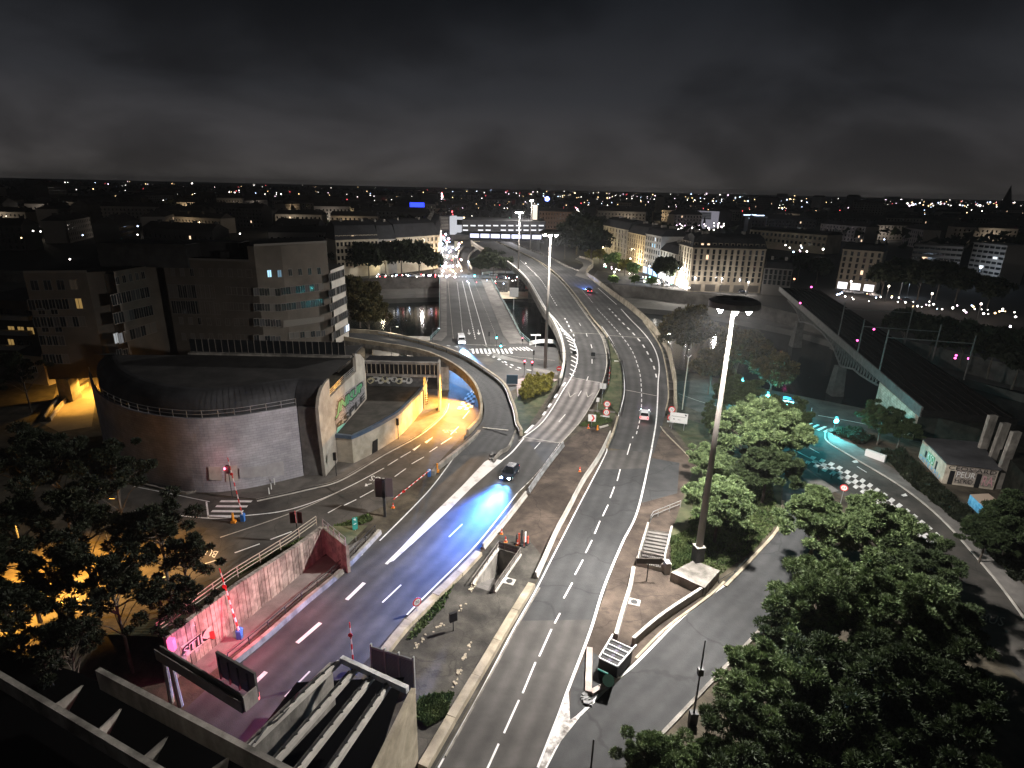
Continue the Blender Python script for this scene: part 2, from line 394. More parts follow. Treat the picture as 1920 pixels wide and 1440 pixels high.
b=B(); nn=60; b.ribbon(resample([(p[0],p[1]+.0,-5) for p in lt],nn),resample(low_edge,nn)); b.sweep(low_edge,[(0,0),(0,-3)],close=False)
b.build('lower_quay',mat('lower_quay_paving',(.07,.067,.062),.9,(.12,.115,.105),.1,6),kind='structure')
b=B(); b.poly([(-600,120,-7),(600,-80,-7),(700,400,-7),(-600,400,-7)]); b.build('river',WATER,kind='structure')
# ---- surfaces lying on the ground
med_low=[(1048,838),(1098,800),(1146,812),(1134,852),(1083,955),(1010,1078),(905,1280),(815,1440),(752,1440),(772,1330),(770,1240),(735,1215),(800,1130),(893,1048),(975,930)]
sheet('median_surface',DIRT,[(1048,838),(1098,800),(1146,812),(1134,852),(1083,955),(1027,1055),(990,1010),(940,1000),(900,1040),(893,1048),(975,930)],.008,[])
sheet('median_surface',mat('grey_worn_surface',(.040,.037,.032),.9,(.085,.078,.066),.5,9,.5,6,stain=(.25,.4),crack=.2),
      [(1027,1055),(990,1010),(940,1000),(900,1040),(893,1048),(800,1130),(735,1215),(770,1240),(772,1330),(752,1440),(815,1440),(905,1280),(1010,1078)],.008,[PIT1])
sheet('brown_forecourt',DIRT,[(1232,800),(1252,802),(1305,868),(1290,905),(1280,960),(1265,1010),(1255,1075),(1345,1090),(1190,1246),(1105,1326),(1070,1345),(1058,1320),(1108,1185),(1168,1020),(1198,950),(1224,842)],.008,[PIT2])
sheet('asphalt_patch',A_DARK,[(1217,858),(1274,868),(1270,925),(1200,944)],.014)
sheet('asphalt_patch',A_DARK,[(1070,1290),(1102,1218),(1140,1240),(1158,1271),(1098,1330),(1068,1350)],.014)
sheet('lawn',GRASSG,[(1256,1010),(1262,1072),(1340,1086),(1415,1030),(1462,978),(1466,900),(1440,830),(1330,800),(1272,780),(1262,800),(1310,868),(1290,905)],.012)
sheet('lawn',GRASSG,[(1116,770),(1134,722),(1139,690),(1139,664),(1150,660),(1162,695),(1166,725),(1160,760),(1146,800),(1100,800)],.014)
sheet('lawn',GRASSG,[(978,820),(1010,770),(1045,715),(980,712),(962,760),(968,800)],.012)
sheet('left_pavement',mat('dark_paving',(.11,.10,.09),.9,(.16,.145,.13),.6,8,.3,9,stain=(.2,.3)),
      [(150,880),(250,888),(395,927),(480,936),(583,914),(640,898),(720,851),(787,814),(830,778),(839,757),(841,730),(800,730),(700,760),(560,860),(370,880)],.06)
# ---- roads: left and right edges as seen, laid on the height of their deck
def road(name,Lp,Rp,mt,h=None,n=60,dz=.02,k=5):
    L=resample(line_px(Lp,h,0,k),n); Rr=resample(line_px(Rp,h,0,k),n)
    b=B(); b.ribbon(L,Rr,0,dz); return b.build(name,mt,kind='structure'),L,Rr
AL_line=[(980,821),(1013,796),(1035,767),(1055,733),(1071,708),(1080,687),(1083,667),(1080,650),(1071,633),(1055,617),(1042,600),(1025,580),(1008,551),(996,531),(980,512),(958,494),(937,481),(922,474),(905,464),(888,453)]
AL_out=[(972,827),(1008,792),(1030,762),(1048,733),(1058,708),(1062,680),(1060,655),(1053,630),(1040,604),(1022,580),(1005,551),(993,531),(977,512),(955,494),(935,481),(919,474),(902,464),(885,453)]
AR=[(1052,831),(1090,788),(1118,742),(1130,717),(1137,687),(1137,667),(1133,647),(1125,627),(1103,597),(1085,572),(1067,547),(1050,526),(1035,512),(1017,497),(1000,487),(980,478),(962,470),(945,461),(928,453)]
BL=[(1138,840),(1153,803),(1163,768),(1170,742),(1171,717),(1168,693),(1163,673),(1155,655),(1141,630),(1128,612)]
BR=[(1222,840),(1230,792),(1233,750),(1234,717),(1236,692),(1233,670),(1225,650),(1213,632),(1198,615),(1182,599),(1160,575),(1139,556),(1121,540)]
BRk=[(1226,850),(1244,790),(1252,747),(1252,717),(1248,687),(1240,655),(1227,630),(1206,602),(1177,577),(1150,557),(1129,540),(1112,527),(1097,515)]
# road A, concrete part near its foot, then asphalt over the river
road('road_surface',AL_out[:5],AR[:4],A_CONC,hv,40,.02)
road('road_surface',AL_out[4:],AR[3:],A_MAIN,hv,90,.02)
# road B
b=B(); La=resample(line_px(BL,hv),60); Ra=resample(line_px(BRk[:8],hv),60); b.ribbon(La,Ra,0,.02); b.build('road_surface',A_MAIN,kind='structure')
b=B(); Lb=resample(line_px([(1128,612),(1103,597-14),(1087,563),(1069,541),(1052,522),(1037,509),(1020,495),(1003,485),(984,476),(966,468),(948,460),(932,453)],hv),60)
Rb=resample(line_px(BRk[7:]+[(1075,505),(1060,500),(1040,489),(1020,480),(1000,472),(985,466),(968,459),(955,453)],hv),60); b.ribbon(Lb,Rb,0,.022); b.build('road_surface',A_MAIN,kind='structure')
# road A and ramp merged, running down to the tunnel
AM_L=[(902,803),(867,837),(813,907),(773,950),(710,1010),(677,1040),(633,1072),(575,1127),(496,1197),(440,1245),(330,1345),(230,1440)]
AM_R=[(1052,831),(1010,882),(970,925),(930,975),(883,1033),(797,1118),(763,1152),(700,1225),(600,1330),(500,1440)]
b=B(); b.ribbon(resample(line_px(AM_L),70),resample(line_px(AM_R),70),0,.016); b.build('road_surface',A_MAIN,kind='structure')
# road B down to the bottom of the picture
BD_L=[(1134,845),(1083,955),(1030,1048),(960,1180),(897,1300),(815,1440)]
BD_R=[(1226,842),(1197,953),(1167,1020),(1107,1183),(1066,1291),(1046,1346),(1009,1440)]
_l,_r2=resample(line_px(BD_L),90),resample(line_px(BD_R),90)
WORN=mat('asphalt_brown',(.062,.058,.054),.8,(.088,.082,.076),.4,8,.25,12,stain=(.07,.25),track=.16)
i1=min(range(90),key=lambda i:abs(_l[i][1]-P(1110,880)[1])); i2=min(range(90),key=lambda i:abs(_l[i][1]-P(960,1160)[1]))
for a_,c_,m_ in ((0,i1,WORN),(i1,i2,A_DARK),(i2,89,WORN)):
    b=B(); b.ribbon(_l[a_:c_+1],_r2[a_:c_+1],0,.016); b.build('road_surface',m_,kind='structure')
# service road, right
E_L=[(1470,880),(1467,930),(1459,985),(1410,1041),(1350,1098),(1279,1160),(1192,1247),(1098,1332),(1060,1380),(1010,1440)]
E_R=[(1530,880),(1535,940),(1520,1020),(1490,1100),(1448,1154),(1352,1258),(1221,1396),(1170,1440)]
b=B(); b.ribbon(resample(line_px(E_L),60),resample(line_px(E_R),60),0,.012); b.build('service_road',A_DARK,kind='structure')
# right quay street and the road F below it
b=B(); b.poly(pxs([(1262,716),(1344,709),(1400,722),(1640,771),(1920,850),(1920,870),(1640,812),(1560,812),(1552,830),(1594,856),(1687,912),(1762,972),(1837,1054),(1886,1114),(1930,1170),(1930,1290),(1820,1180),(1730,1070),(1660,1000),(1602,935),(1570,925),(1492,876),(1480,868),(1450,870),(1380,800),(1280,760)]),z=.01)
b.build('quay_street',A_OLD,kind='structure')
sheet('right_pavement',PAVE,[(1550,806),(1560,803),(1610,840),(1700,895),(1790,965),(1870,1045),(1930,1110),(1930,1165),(1888,1112),(1838,1052),(1762,970),(1687,910),(1594,854),(1554,829)],.12)
sheet('traffic_island',PAVE,[(1492,876),(1502,872),(1573,922),(1545,928),(1520,922)],.12)
# bus road round the drum
CL=[(862,655),(846,690),(840,730),(838,757),(830,777),(787,813),(720,850),(640,897),(600,908)]
CR=[(940,668),(905,700),(899,735),(897,760),(893,787),(833,855),(800,887),(730,942),(690,962)]
b=B(); b.ribbon(resample(line_px(CL),50),resample(line_px(CR),50),0,.014)
b.poly(pxs([(602,907),(540,923),(480,937),(395,930),(250,892),(150,872),(150,950),(250,975),(390,990),(370,1012),(200,1072),(0,1112),(-120,1140),(-120,1225),(0,1203),(150,1167),(300,1122),(420,1077),(560,1027),(691,963)]),z=.014)
b.build('bus_road',A_OLD,kind='structure')
# crossroads at the bridge head
b=B(); b.poly(pxs([(700,640),(800,641),(838,634),(950,643),(1046,652),(1050,700),(1030,712),(985,715),(965,730),(900,760),(860,760),(838,740),(845,700),(700,665)]),z=.006)
b.build('crossroads',A_BRIDGE,kind='structure')
# lower road bridge over the river
bp=pxs([(824,519),(924,525),(978,630),(996,646),(960,652),(838,648),(805,640),(824,620)])
b=B(); b.prism(bp,-1.6,.004,1,0); br=b.build('road_bridge',[A_BRIDGE,CONCD],label='low road bridge crossing the river beside the viaduct',cat='bridge')
b=B(); b.poly(pxs([(826,521),(837,523),(838,630),(828,640),(810,637),(826,618)]),z=.13); b.poly(pxs([(902,525),(921,526),(975,630),(990,645),(956,645),(944,630)]),z=.13)
b.build('footway',PAVE,br)
def pier(b,x,y,w,d,z0,z1,rz): b.box((x,y,(z0+z1)/2),(w,d,z1-z0),rz)
for t in (.3,.66):
    a=np.array(P(824,620))*(1-t)+np.array(P(824,523))*t; c=np.array(P(975,628))*(1-t)+np.array(P(922,527))*t
    b=B(); m_=(a+c)/2; b.box((m_[0],m_[1],-4.8),(abs(c[0]-a[0])-3,3,6.3)); b.build('pier',CONCD,br)
# far approach roads
road('approach_road',[(824,519),(826,500),(829,480),(832,462),(836,445)],[(905,523),(868,500),(856,480),(852,462),(850,445)],A_BRIDGE,None,20,.02)
sheet('far_quay_road',A_BRIDGE,[(560,522),(824,514),(1000,517),(1110,520),(1250,532),(1360,545),(1364,553),(1240,539),(1108,527),(930,522),(824,518),(560,526)],.03)
sheet('far_quay_road',A_BRIDGE,[(1120,507),(1250,522),(1420,545),(1420,556),(1364,553),(1110,522)],.035)
# ---- the ramp curving over the bus road
def rampz(i,n): 
    t=i/(n-1); return 6.2*smooth(t/.62)
RI=[(838,860),(862,835),(890,806),(903,790),(908,769),(903,742),(890,718),(863,693),(824,672),(780,658),(712,647),(656,638),(600,628)]
RO=[(965,838),(972,815),(965,800),(962,780),(955,758),(940,725),(904,697),(860,670),(812,652),(757,637),(700,627),(656,624),(600,618)]
# stations: same index = same height
zs=[0,.25,.8,1.4,2.2,3.3,4.3,5.2,5.8,6.1,6.2,6.2,6.2]
RIw=catmull([P(*p,z) for p,z in zip(RI,zs)],6); ROw=catmull([P(*p,z) for p,z in zip(RO,zs)],6)
b=B(); b.ribbon(RIw,ROw,0,.03); b.build('ramp_road_surface',A_DARK,kind='structure')
ramp=empty('ramp_viaduct',P(880,760),'curved concrete ramp viaduct sweeping left over the bus road','viaduct')
def deck(parent,Lw,Rw,th,mt,dz=0,name='deck',minz=.6,inset=1.6):
    b=B(); n=len(Lw)
    for i in range(n-1):
        q=[Lw[i],Rw[i],Rw[i+1],Lw[i+1]]
        if max(p[2] for p in q)<minz: continue
        tp=[(p[0],p[1],p[2]+dz) for p in q]; bt=[(p[0],p[1],p[2]-th) for p in q]
        b.face([bt[3],bt[2],bt[1],bt[0]]); b.face([bt[0],tp[0],tp[3],bt[3]]); b.face([bt[2],tp[2],tp[1],bt[1]])
        if i==0 or max(p[2] for p in (Lw[i-1],Rw[i-1],Rw[i],Lw[i]))<minz: b.face([bt[0],bt[1],tp[1],tp[0]])
    return b.build(name,mt,parent)
RIo=offs(RIw,.75); ROo=offs(ROw,-.75)
deck(ramp,RIo,ROo,1.0,CONCD,0)
par=[(-.17,-.15),(-.17,.85),(.17,.85),(.17,-.15)]
k0=10
b=B(); b.sweep(offs(RIw,.5)[k0:],[(-.22,-.9),(-.22,.85),(.22,.85),(.25,-.9)]); b.build('parapet',CONCY,ramp)
b=B(); b.sweep(offs(ROw,-.5)[6:],[(-.22,-.9),(-.22,.85),(.22,.85),(.25,-.9)]); b.build('parapet',CONCY,ramp)
b=B(); pth=offs(ROw,-.1)[6:60]; b.sweep([(p[0],p[1],p[2]+.55) for p in pth],[(-.04,-.15),(-.04,.15),(.04,.15),(.04,-.15)])
gd=b.build('guard_rail',METAL,ramp)
for i in range(0,len(pth),3):
    b=B(); b.box((pth[i][0],pth[i][1],pth[i][2]+.35),(.12,.16,.7)); b.build('post',METALD,ramp)
for px,w in (((834,731),(1.6,1.0)),((692,676),(1.6,1.0)),((757,700),(1.6,1.0)),((600,664),(1.6,1.0))):
    q=P(*px); b=B(); b.box((q[0],q[1],2.55),(w[0],w[1],5.1),R(20)); b.build('pier',CONCD,ramp)
b=B(); strip(b,[tuple(a) for a in (P(905,802,.9),P(953,807,.9))],.35,0,.06); b.build('expansion_joint',PAINTY,ramp)
# ---- the main viaduct
via=empty('viaduct',P(1150,740),'wide twin carriageway viaduct curving across the river','viaduct')
Lw=resample(line_px(AL_out,hv),110)
Rw=resample(line_px([(1226,850),(1246,790),(1257,747),(1258,717),(1254,687),(1246,655),(1230,627),(1208,600),(1178,574),(1151,554),(1131,539),(1114,525),(1097,512),(1075,504),(1060,498),(1040,487),(1020,478),(1000,470),(985,464),(970,458),(957,452)],hv),110)
deck(via,offs(Lw,.9),offs(Rw,-.9),1.7,CONCD,0,minz=.5)
def para(path,side,i0=0,i1=None,w=.5,h=.95,down=.9,mt=CONCY,name='parapet'):
    o=offs(path,side)[i0:i1]; b=B(); b.sweep(o,[(-w/2,-down),(-w/2,h),(w/2,h),(w/2,-down)]); return b.build(name,mt,via)
Lp2=resample(line_px(AL_out[1:],hv),120)
para(Lp2,.55,8,None,w=.55,mt=CONCL)
Rpk=resample(line_px([(1263,772),(1262,745),(1262,717),(1257,687),(1248,650),(1230,624),(1208,600),(1178,574),(1151,554),(1131,539),(1114,525),(1098,514),(1103,503),(1110,497),(1105,489),(1085,483)],hv),120)
para(Rpk,-.4,0,None,w=.45,mt=CONCY)
Rk2=resample(line_px([(1248,770),(1253,747),(1252,717),(1248,687),(1240,655),(1226,630),(1206,603)],hv),60)
b=B(); b.sweep(Rk2,[(-.12,0),(-.12,.25),(.12,.25),(.12,0)]); b.build('kerb',CONCY,via)
Md=resample(line_px([(1139,634),(1127,617),(1110,597),(1092,572),(1074,548),(1056,527),(1040,512),(1022,498),(1004,487),(984,477),(965,468),(947,460),(931,453)],hv),80)
b=B(); b.sweep(Md,[(-.15,0),(-.15,.35),(.15,.35),(.15,0)]); b.build('median_kerb',CONCY,via)
gl_=resample(line_px([(1129,745),(1140,720),(1144,690),(1143,665),(1138,645),(1133,630)],hv),40); gr_=resample(line_px([(1159,778),(1166,742),(1167,717),(1164,693),(1159,673),(1151,655),(1139,636)],hv),40)
b=B(); b.ribbon(gl_,gr_,0,.06); b.build('grass_strip',GRASSG,kind='structure')
# median rails either side of the grass strip
for pts in ([(1128,745),(1139,720),(1143,690),(1142,665),(1138,645),(1131,628)],[(1161,778),(1168,742),(1169,717),(1166,693),(1161,673),(1152,655),(1140,635)]):
    p_=resample(line_px(pts,hv),40); b=B(); b.sweep([(q[0],q[1],q[2]+.6) for q in p_],[(-.04,-.16),(-.04,.16),(.04,.16),(.04,-.16)]); g=b.build('crash_barrier',METALD,label='dark steel crash barrier on the '+('left' if pts[0][0]<1150 else 'right')+' side of the grass strip',cat='crash barrier')
    for i in range(0,40,3): b=B(); b.box((p_[i][0],p_[i][1],p_[i][2]+.3),(.1,.14,.7)); b.build('post',METALD,g)
for t in (.42,.55,.68,.82):
    i=int(t*109); a,c=np.array(Lw[i]),np.array(Rw[i]); ang=math.atan2(c[1]-a[1],c[0]-a[0])
    for u in (.25,.75):
        m_=a*(1-u)+c*u; b=B(); b.box((m_[0],m_[1],(m_[2]-1.7-8)/2),(4.5,1.6,m_[2]-1.7+8),ang); b.build('pier',CONCD,via)
# slip road loop on the far bank
b=B(); b.ribbon(resample(line_px([(1078,517),(1087,505),(1093,499),(1091,492),(1078,486)],hv),24),resample(line_px([(1112,527),(1098,515),(1103,504),(1111,497),(1105,489),(1085,481)],hv),24),0,.026)
b.build('slip_road',mat('lit_slip_road',(.16,.15,.13),.8),kind='structure')  # road paled: bright lamp light on the loop put into the colour
# ---- painted markings (flat print, one set per road)
mk=B(); dz=.034
def ln(pts,w=.16,h=hv,m=0): strip(mk,line_px(pts,h),w,m,dz)
strip(mk,resample(line_px(AL_line,hv),150),.22,0,dz); strip(mk,resample(line_px(AR,hv),150),.18,1,dz)
strip(mk,resample(line_px(BR,hv),120),.24,0,dz)
strip(mk,resample(line_px(BL[1:],hv),80),.18,0,dz)
dashes(mk,resample(line_px([(1077,640),(1075,626),(1069,617),(1061,600),(1045,575),(1028,547),(1012,522),(988,499),(975,488)],hv),100),1.6,1.9,.3,0,dz)
dashes(mk,resample(line_px([(1080,660),(1077,640)],hv),10),1.6,1.9,.3,0,dz)
for a,c in (((1060,777),(1048,791)),((1090,733),(1084,743)),((1103,706),(1100,714)),((1110,673),(1110,682)),((1108,646),(1110,653)),((1099,625),(1101,631)),((1086,606),(1089,611)),((1013,830),(1002,842))):
    strip(mk,[PH(*a,hv),PH(*c,hv)],.15,0,dz)
dashes(mk,resample(line_px([(1193,815),(1201,780),(1203,748),(1201,708),(1195,683),(1185,658),(1167,632),(1139,600),(1122,582),(1106,561),(1090,543)],hv),120),1.5,1.0,.15,0,dz)
dashes(mk,resample(line_px([(1231,708),(1226,688),(1219,672),(1212,658),(1204,645),(1194,633),(1185,623),(1175,613),(1160,598),(1143,580),(1128,566)],hv),100),1.9,2.3,.34,0,dz)
# hatched shoulder
HL=resample(line_px([(1066,712),(1070,690),(1071,668),(1068,648),(1060,630),(1050,616)],hv),40); HR=resample(line_px([(1074,708),(1082,687),(1083,667),(1080,650),(1071,633),(1057,618)],hv),40)
for i in range(13):
    k=1+i*3; 
    if k+1<39:
        a,c=HL[min(39,k+3)],HR[k]; strip(mk,[a,c],.42,0,dz)
for a in ((1060,717),(1045,739),(1033,757),(1023,772)):
    strip(mk,[PH(a[0],a[1],hv),PH(a[0]-5,a[1]+7,hv)],.45,0,dz)
strip(mk,[PH(1000,797,hv),PH(985,812,hv)],.5,0,dz)
# joints across the decks
jm=1
for a,c in (((1066,707),(1128,718)),((982,820),(1050,831)),((1067,624),(1134,627)),((1140,629),(1212,634)),((1171,731),(1234,743)),((990,517),(1012,517))):
    strip(mk,resample([PH(*a,hv),PH(*c,hv)],6),.22,1,dz)
# chevrons
for x in (1075,1108):
    strip(mk,[PH(x-9,735,hv),PH(x-6,745,hv)],.18,1,dz); strip(mk,[PH(x-6,745,hv),PH(x+4,737,hv)],.18,1,dz)
mk.build('road_marking',[PAINT,PAINTY],kind='structure')
mk=B(); dz=.03
strip(mk,line_px([(724,1058),(770,1012),(815,966),(868,917),(915,866)],None),.35,0,dz)
mk.poly([(p[0],p[1],dz+.012) for p in pxs([(724,1057),(770,1008),(813,963),(867,911),(908,867),(920,859),(943,864),(917,886),(886,913),(838,961),(790,1005),(738,1052)])],3)
strip(mk,line_px([(938,866),(960,848),(982,822)],None),.25,0,dz)
strip(mk,line_px([(1050,831),(1010,884),(970,925)],None),.12,1,dz)
strip(mk,line_px([(970,925),(930,977),(883,1033),(797,1118),(763,1153)],None),.17,0,dz)
strip(mk,line_px([(905,803),(867,838),(815,907),(773,953),(712,1014)],None),.17,0,dz)
strip(mk,line_px([(680,1040),(635,1073),(577,1128),(496,1200)],None),.13,1,dz)
for a,c,w in (((867,983),(842,1007),.17),((752,1097),(717,1130),.17),((581,1259),(534,1307),.17),((683,1093),(650,1125),.42),((601,1168),(557,1206),.42),((499,1260),(473,1285),.42),((457,1222),(443,1235),.2)):
    strip(mk,[P(*a),P(*c)],w,0,dz)
for a,c in (((1191,800),(1186,822)),((1182,832),(1176,853)),((1163,880),(1157,902)),((1152,913),(1144,934)),((1140,947),(1130,968)),((1125,977),(1115,1001)),((1110,1013),(1098,1037)),((1093,1050),(1078,1078)),((1073,1093),(1057,1122)),((1050,1150),(1040,1169)),((1034,1180),(1011,1231)),((1004,1242),(980,1300)),((973,1313),(945,1375)),((935,1395),(910,1450))):
    strip(mk,[P(*a),P(*c)],.16,0,dz)
strip(mk,line_px([(1138,841),(1133,857),(1083,953),(1033,1051),(1003,1110),(963,1180),(900,1300),(822,1440)],None),.15,0,dz)
strip(mk,line_px([(1222,841),(1197,953),(1167,1018),(1133,1100),(1107,1183),(1066,1291),(1046,1346),(1009,1440)],None),.25,0,dz)
strip(mk,line_px([(1357,1098),(1279,1157),(1192,1244),(1157,1273),(1098,1330),(1060,1370),(1022,1440)],None),.26,0,dz)
mk.poly([(p[0],p[1],dz+.004) for p in pxs([(1009,1444),(1046,1346),(1066,1291),(1069,1350),(1098,1331),(1070,1367),(1040,1405),(1020,1444)])],1)
strip(mk,line_px([(1448,1156),(1352,1258),(1221,1397)],None),.12,2,dz)
mk.build('road_marking',[PAINT,PAINTW,PAINTY,mat('gore_paint',(.42,.40,.38),.75,(.72,.70,.68),.7,8,lo=.3,hi=.5)],kind='structure')
mk=B()
strip(mk,line_px([(720,878),(660,910),(600,937),(533,958),(460,967),(392,972),(253,957)],None),.18,0,dz)
strip(mk,line_px([(640,920),(583,947),(517,973),(413,1008)],None),.2,1,dz)
strip(mk,line_px([(838,757),(830,777),(787,813),(720,850),(640,897),(583,913),(480,936)],None),.12,1,dz)
strip(mk,line_px([(393,941),(320,926),(250,912)],None),.12,0,dz); strip(mk,[P(387,941),P(391,971)],.2,0,dz)
for a,c in (((770,847),(751,858)),((746,861),(727,873)),((847,820),(827,833)),((820,838),(805,848)),((795,857),(772,870)),((761,879),(740,894)),((733,899),(716,910)),((701,919),(675,933)),((668,937),(645,948)),((640,948),(615,962)),((547,997),(507,1012)),((487,1020),(440,1037)),((417,1047),(383,1058)),((310,1082),(283,1088)),((147,1123),(70,1140)),((40,1148),(0,1157)),((860,800),(845,815)),((880,770),(868,785))):
    strip(mk,[P(*a),P(*c)],.17,0,dz)
for i in range(4):
    y=940+i*9.3; strip(mk,[P(413-i*8,y),P(472-i*8,y+.5)],.5,0,dz)
# letters face the drivers coming towards the camera side, so they read upside down from here
lettering(mk,'BUS',[P(725,897,dz),P(697,891.5,dz),P(691.5,900.5,dz),P(718,905.5,dz)],0)
lettering(mk,'BUS',[P(410,1034,dz),P(382,1026,dz),P(377,1037,dz),P(402,1046,dz)],0)
mk.face([P(686,906,dz),P(690,911,dz),P(684,912,dz)],0); strip(mk,[P(688,909),P(697,907)],.2,0,dz)
# lane arrows near the crossroads
lettering(mk,'BUS',[P(852,806,dz),P(829,806,dz),P(833,811,dz),P(857,811,dz)],1)
for x,y in ((779,838),(802,824)): mk.face([P(x-6,y+5,dz),P(x+10,y-5,dz),P(x+8,y-2,dz),P(x-2,y+7,dz)],0)
# chequered strips
def chequer(L,Rr,rows,n):
    L=resample(L,n*2+1); Rr=resample(Rr,n*2+1)
    for i in range(n*2):
        for r in range(rows):
            if (i+r)%2==0:
                u0,u1=r/rows,(r+1)/rows
                q=[tuple(np.array(L[i])*(1-u0)+np.array(Rr[i])*u0),tuple(np.array(L[i])*(1-u1)+np.array(Rr[i])*u1),tuple(np.array(L[i+1])*(1-u1)+np.array(Rr[i+1])*u1),tuple(np.array(L[i+1])*(1-u0)+np.array(Rr[i+1])*u0)]
                mk.face([(a[0],a[1],dz) for a in q],0)
chequer(line_px([(857,767),(864,757),(872,745),(880,733)],None),line_px([(884,770),(889,757),(891,745),(889,733)],None),4,4)
chequer(line_px([(1522,855),(1562,868),(1610,893),(1660,925),(1720,968),(1770,1010)],None),line_px([(1508,868),(1545,884),(1590,908),(1640,942),(1690,985),(1735,1030)],None),3,17)
strip(mk,line_px([(1485,842),(1537,869),(1594,902),(1650,938),(1700,985)],None),.28,0,dz)
strip(mk,line_px([(1534,779),(1590,789),(1646,800)],None),.22,0,dz)
strip(mk,line_px([(1272,738),(1310,752),(1345,762)],None),.15,1,dz); strip(mk,line_px([(1365,727),(1430,742),(1500,757)],None),.12,2,dz)
for i in range(4): strip(mk,[P(1507+i*13,800+i*3.4),P(1522+i*13,793+i*3.4)],.5,0,dz)
for a,c in (((1486,826),(1500,834)),((1503,826),(1511,831)),((1518,840),(1536,850)),((1487,838),(1494,840)),((1607,875),(1625,886))): strip(mk,[P(*a),P(*c)],.16,0,dz)
for x,y in ((1604,866),(1696,929)): mk.face([P(x-7,y-1,dz),P(x+2,y-4,dz),P(x+6,y+1,dz),P(x-2,y+2,dz)],0)
lettering(mk,'BUS',[P(1838,1163,dz),P(1880,1175,dz),P(1886,1158,dz),P(1842,1149,dz)],1)
# crossroads and the bridge
dz=.03
for i in range(10): strip(mk,[P(886+i*7.6,654),P(888+i*8,663)],.55,0,dz)
for i in range(6): strip(mk,[P(956+i*6,652-i*.3),P(962+i*7.5,657+i*.2)],.4,0,dz)
dashes(mk,line_px([(838,648),(880,655),(930,672),(960,690),(985,696)],None),1,1.3,.3,0,dz)
dashes(mk,line_px([(915,662),(950,680),(985,693),(1030,697)],None),1.2,1.6,.35,0,dz)
strip(mk,line_px([(905,646),(925,656),(960,668),(1040,676)],None),.2,1,dz)
strip(mk,[P(868,646),P(948,648)],.3,1,dz)
dashes(mk,line_px([(857,530),(862,570),(867,622)],None),.9,.9,.22,0,.03); dashes(mk,line_px([(867,527),(878,575),(892,639)],None),1.5,.9,.28,0,.03)
strip(mk,line_px([(877,527),(893,580),(912,648)],None),.2,0,dz); strip(mk,line_px([(840,527),(844,575),(850,636)],None),.12,1,dz)
dashes(mk,line_px([(888,527),(910,580),(930,630)],None),.9,1.6,.14,1,.03)
for x,y in ((879,622),(897,622)): strip(mk,[P(x-.5,y-4),P(x+.5,y+2)],.2,0,dz); mk.face([P(x-3,y+2,dz),P(x+4,y+2,dz),P(x+1,y+6,dz)],0)
dashes(mk,line_px([(840,518.5),(880,519.5)],None),.8,.8,1.2,0,.05)
mk.build('road_marking',[PAINT,PAINTY,PAINTW],kind='structure')
# ================================================================ buildings on the left
LITW=glow('window_warm',(1.0,.72,.38),1.6); LITC=glow('window_cold',(.45,.80,1.0),1.3); LITP=glow('window_pale',(.80,.84,.86),.45); LITA=glow('window_amber',(1.,.62,.2),.28); LITX=glow('window_white',(.85,.92,1),1.3)
_win={}; WR=random.Random(31); BLIND=mat('lowered_blind',(.10,.09,.08),.8); BLIND2=mat('half_seen_curtain',(.035,.034,.036),.6)
def win_mesh(w,h,fr,pane,mull=1,proud=.06):
    k=(w,h,fr.name,pane.name,mull)
    if k in _win: return _win[k]
    b=B(); t=.09
    b.face([(-w/2,-.02,-h/2),(w/2,-.02,-h/2),(w/2,-.02,h/2),(-w/2,-.02,h/2)],1)
    b.box((0,-proud/2,h/2),(w+t,proud,t)); b.box((0,-proud*.8,-h/2),(w+t*2,proud*1.6,t))
    for s in (-1,1): b.box((s*w/2,-proud/2,0),(t,proud-.004,h-t))
    if mull: b.box((0,-proud*.4,0),(.06,proud*.8,h-t))
    me=bpy.data.meshes.new('window'); me.from_pydata(b.v,[],b.f); me.materials.append(fr); me.materials.append(pane); me.polygons.foreach_set('material_index',b.m); me.update()
    _win[k]=me; return me
def row(parent,a,c,pL,pR,n,w,h,fr=OFFF,lit={},pane=GLASS,mull=1,world=False):
    A_=pL if world else PV(pL,a,c); C_=pR if world else PV(pR,a,c); rz=math.atan2(c[1]-a[1],c[0]-a[0])
    for i in range(n):
        t=i/max(1,n-1); loc=tuple(A_[k]*(1-t)+C_[k]*t for k in range(3))
        u_=WR.random(); pn=lit.get(i) or (BLIND if u_<.16 else BLIND2 if u_<.3 else pane); place(None,parent,(loc[0],loc[1],loc[2]),rz,'window',win_mesh(w,h,fr,pn,mull))
def on_plane(b,a,c,pts,off=.0,m=0,uv=True):
    n=np.array([c[1]-a[1],-(c[0]-a[0]),0.]); n/=np.linalg.norm(n); b.face([tuple(np.array(PV(p,a,c))+n*off) for p in pts],m)
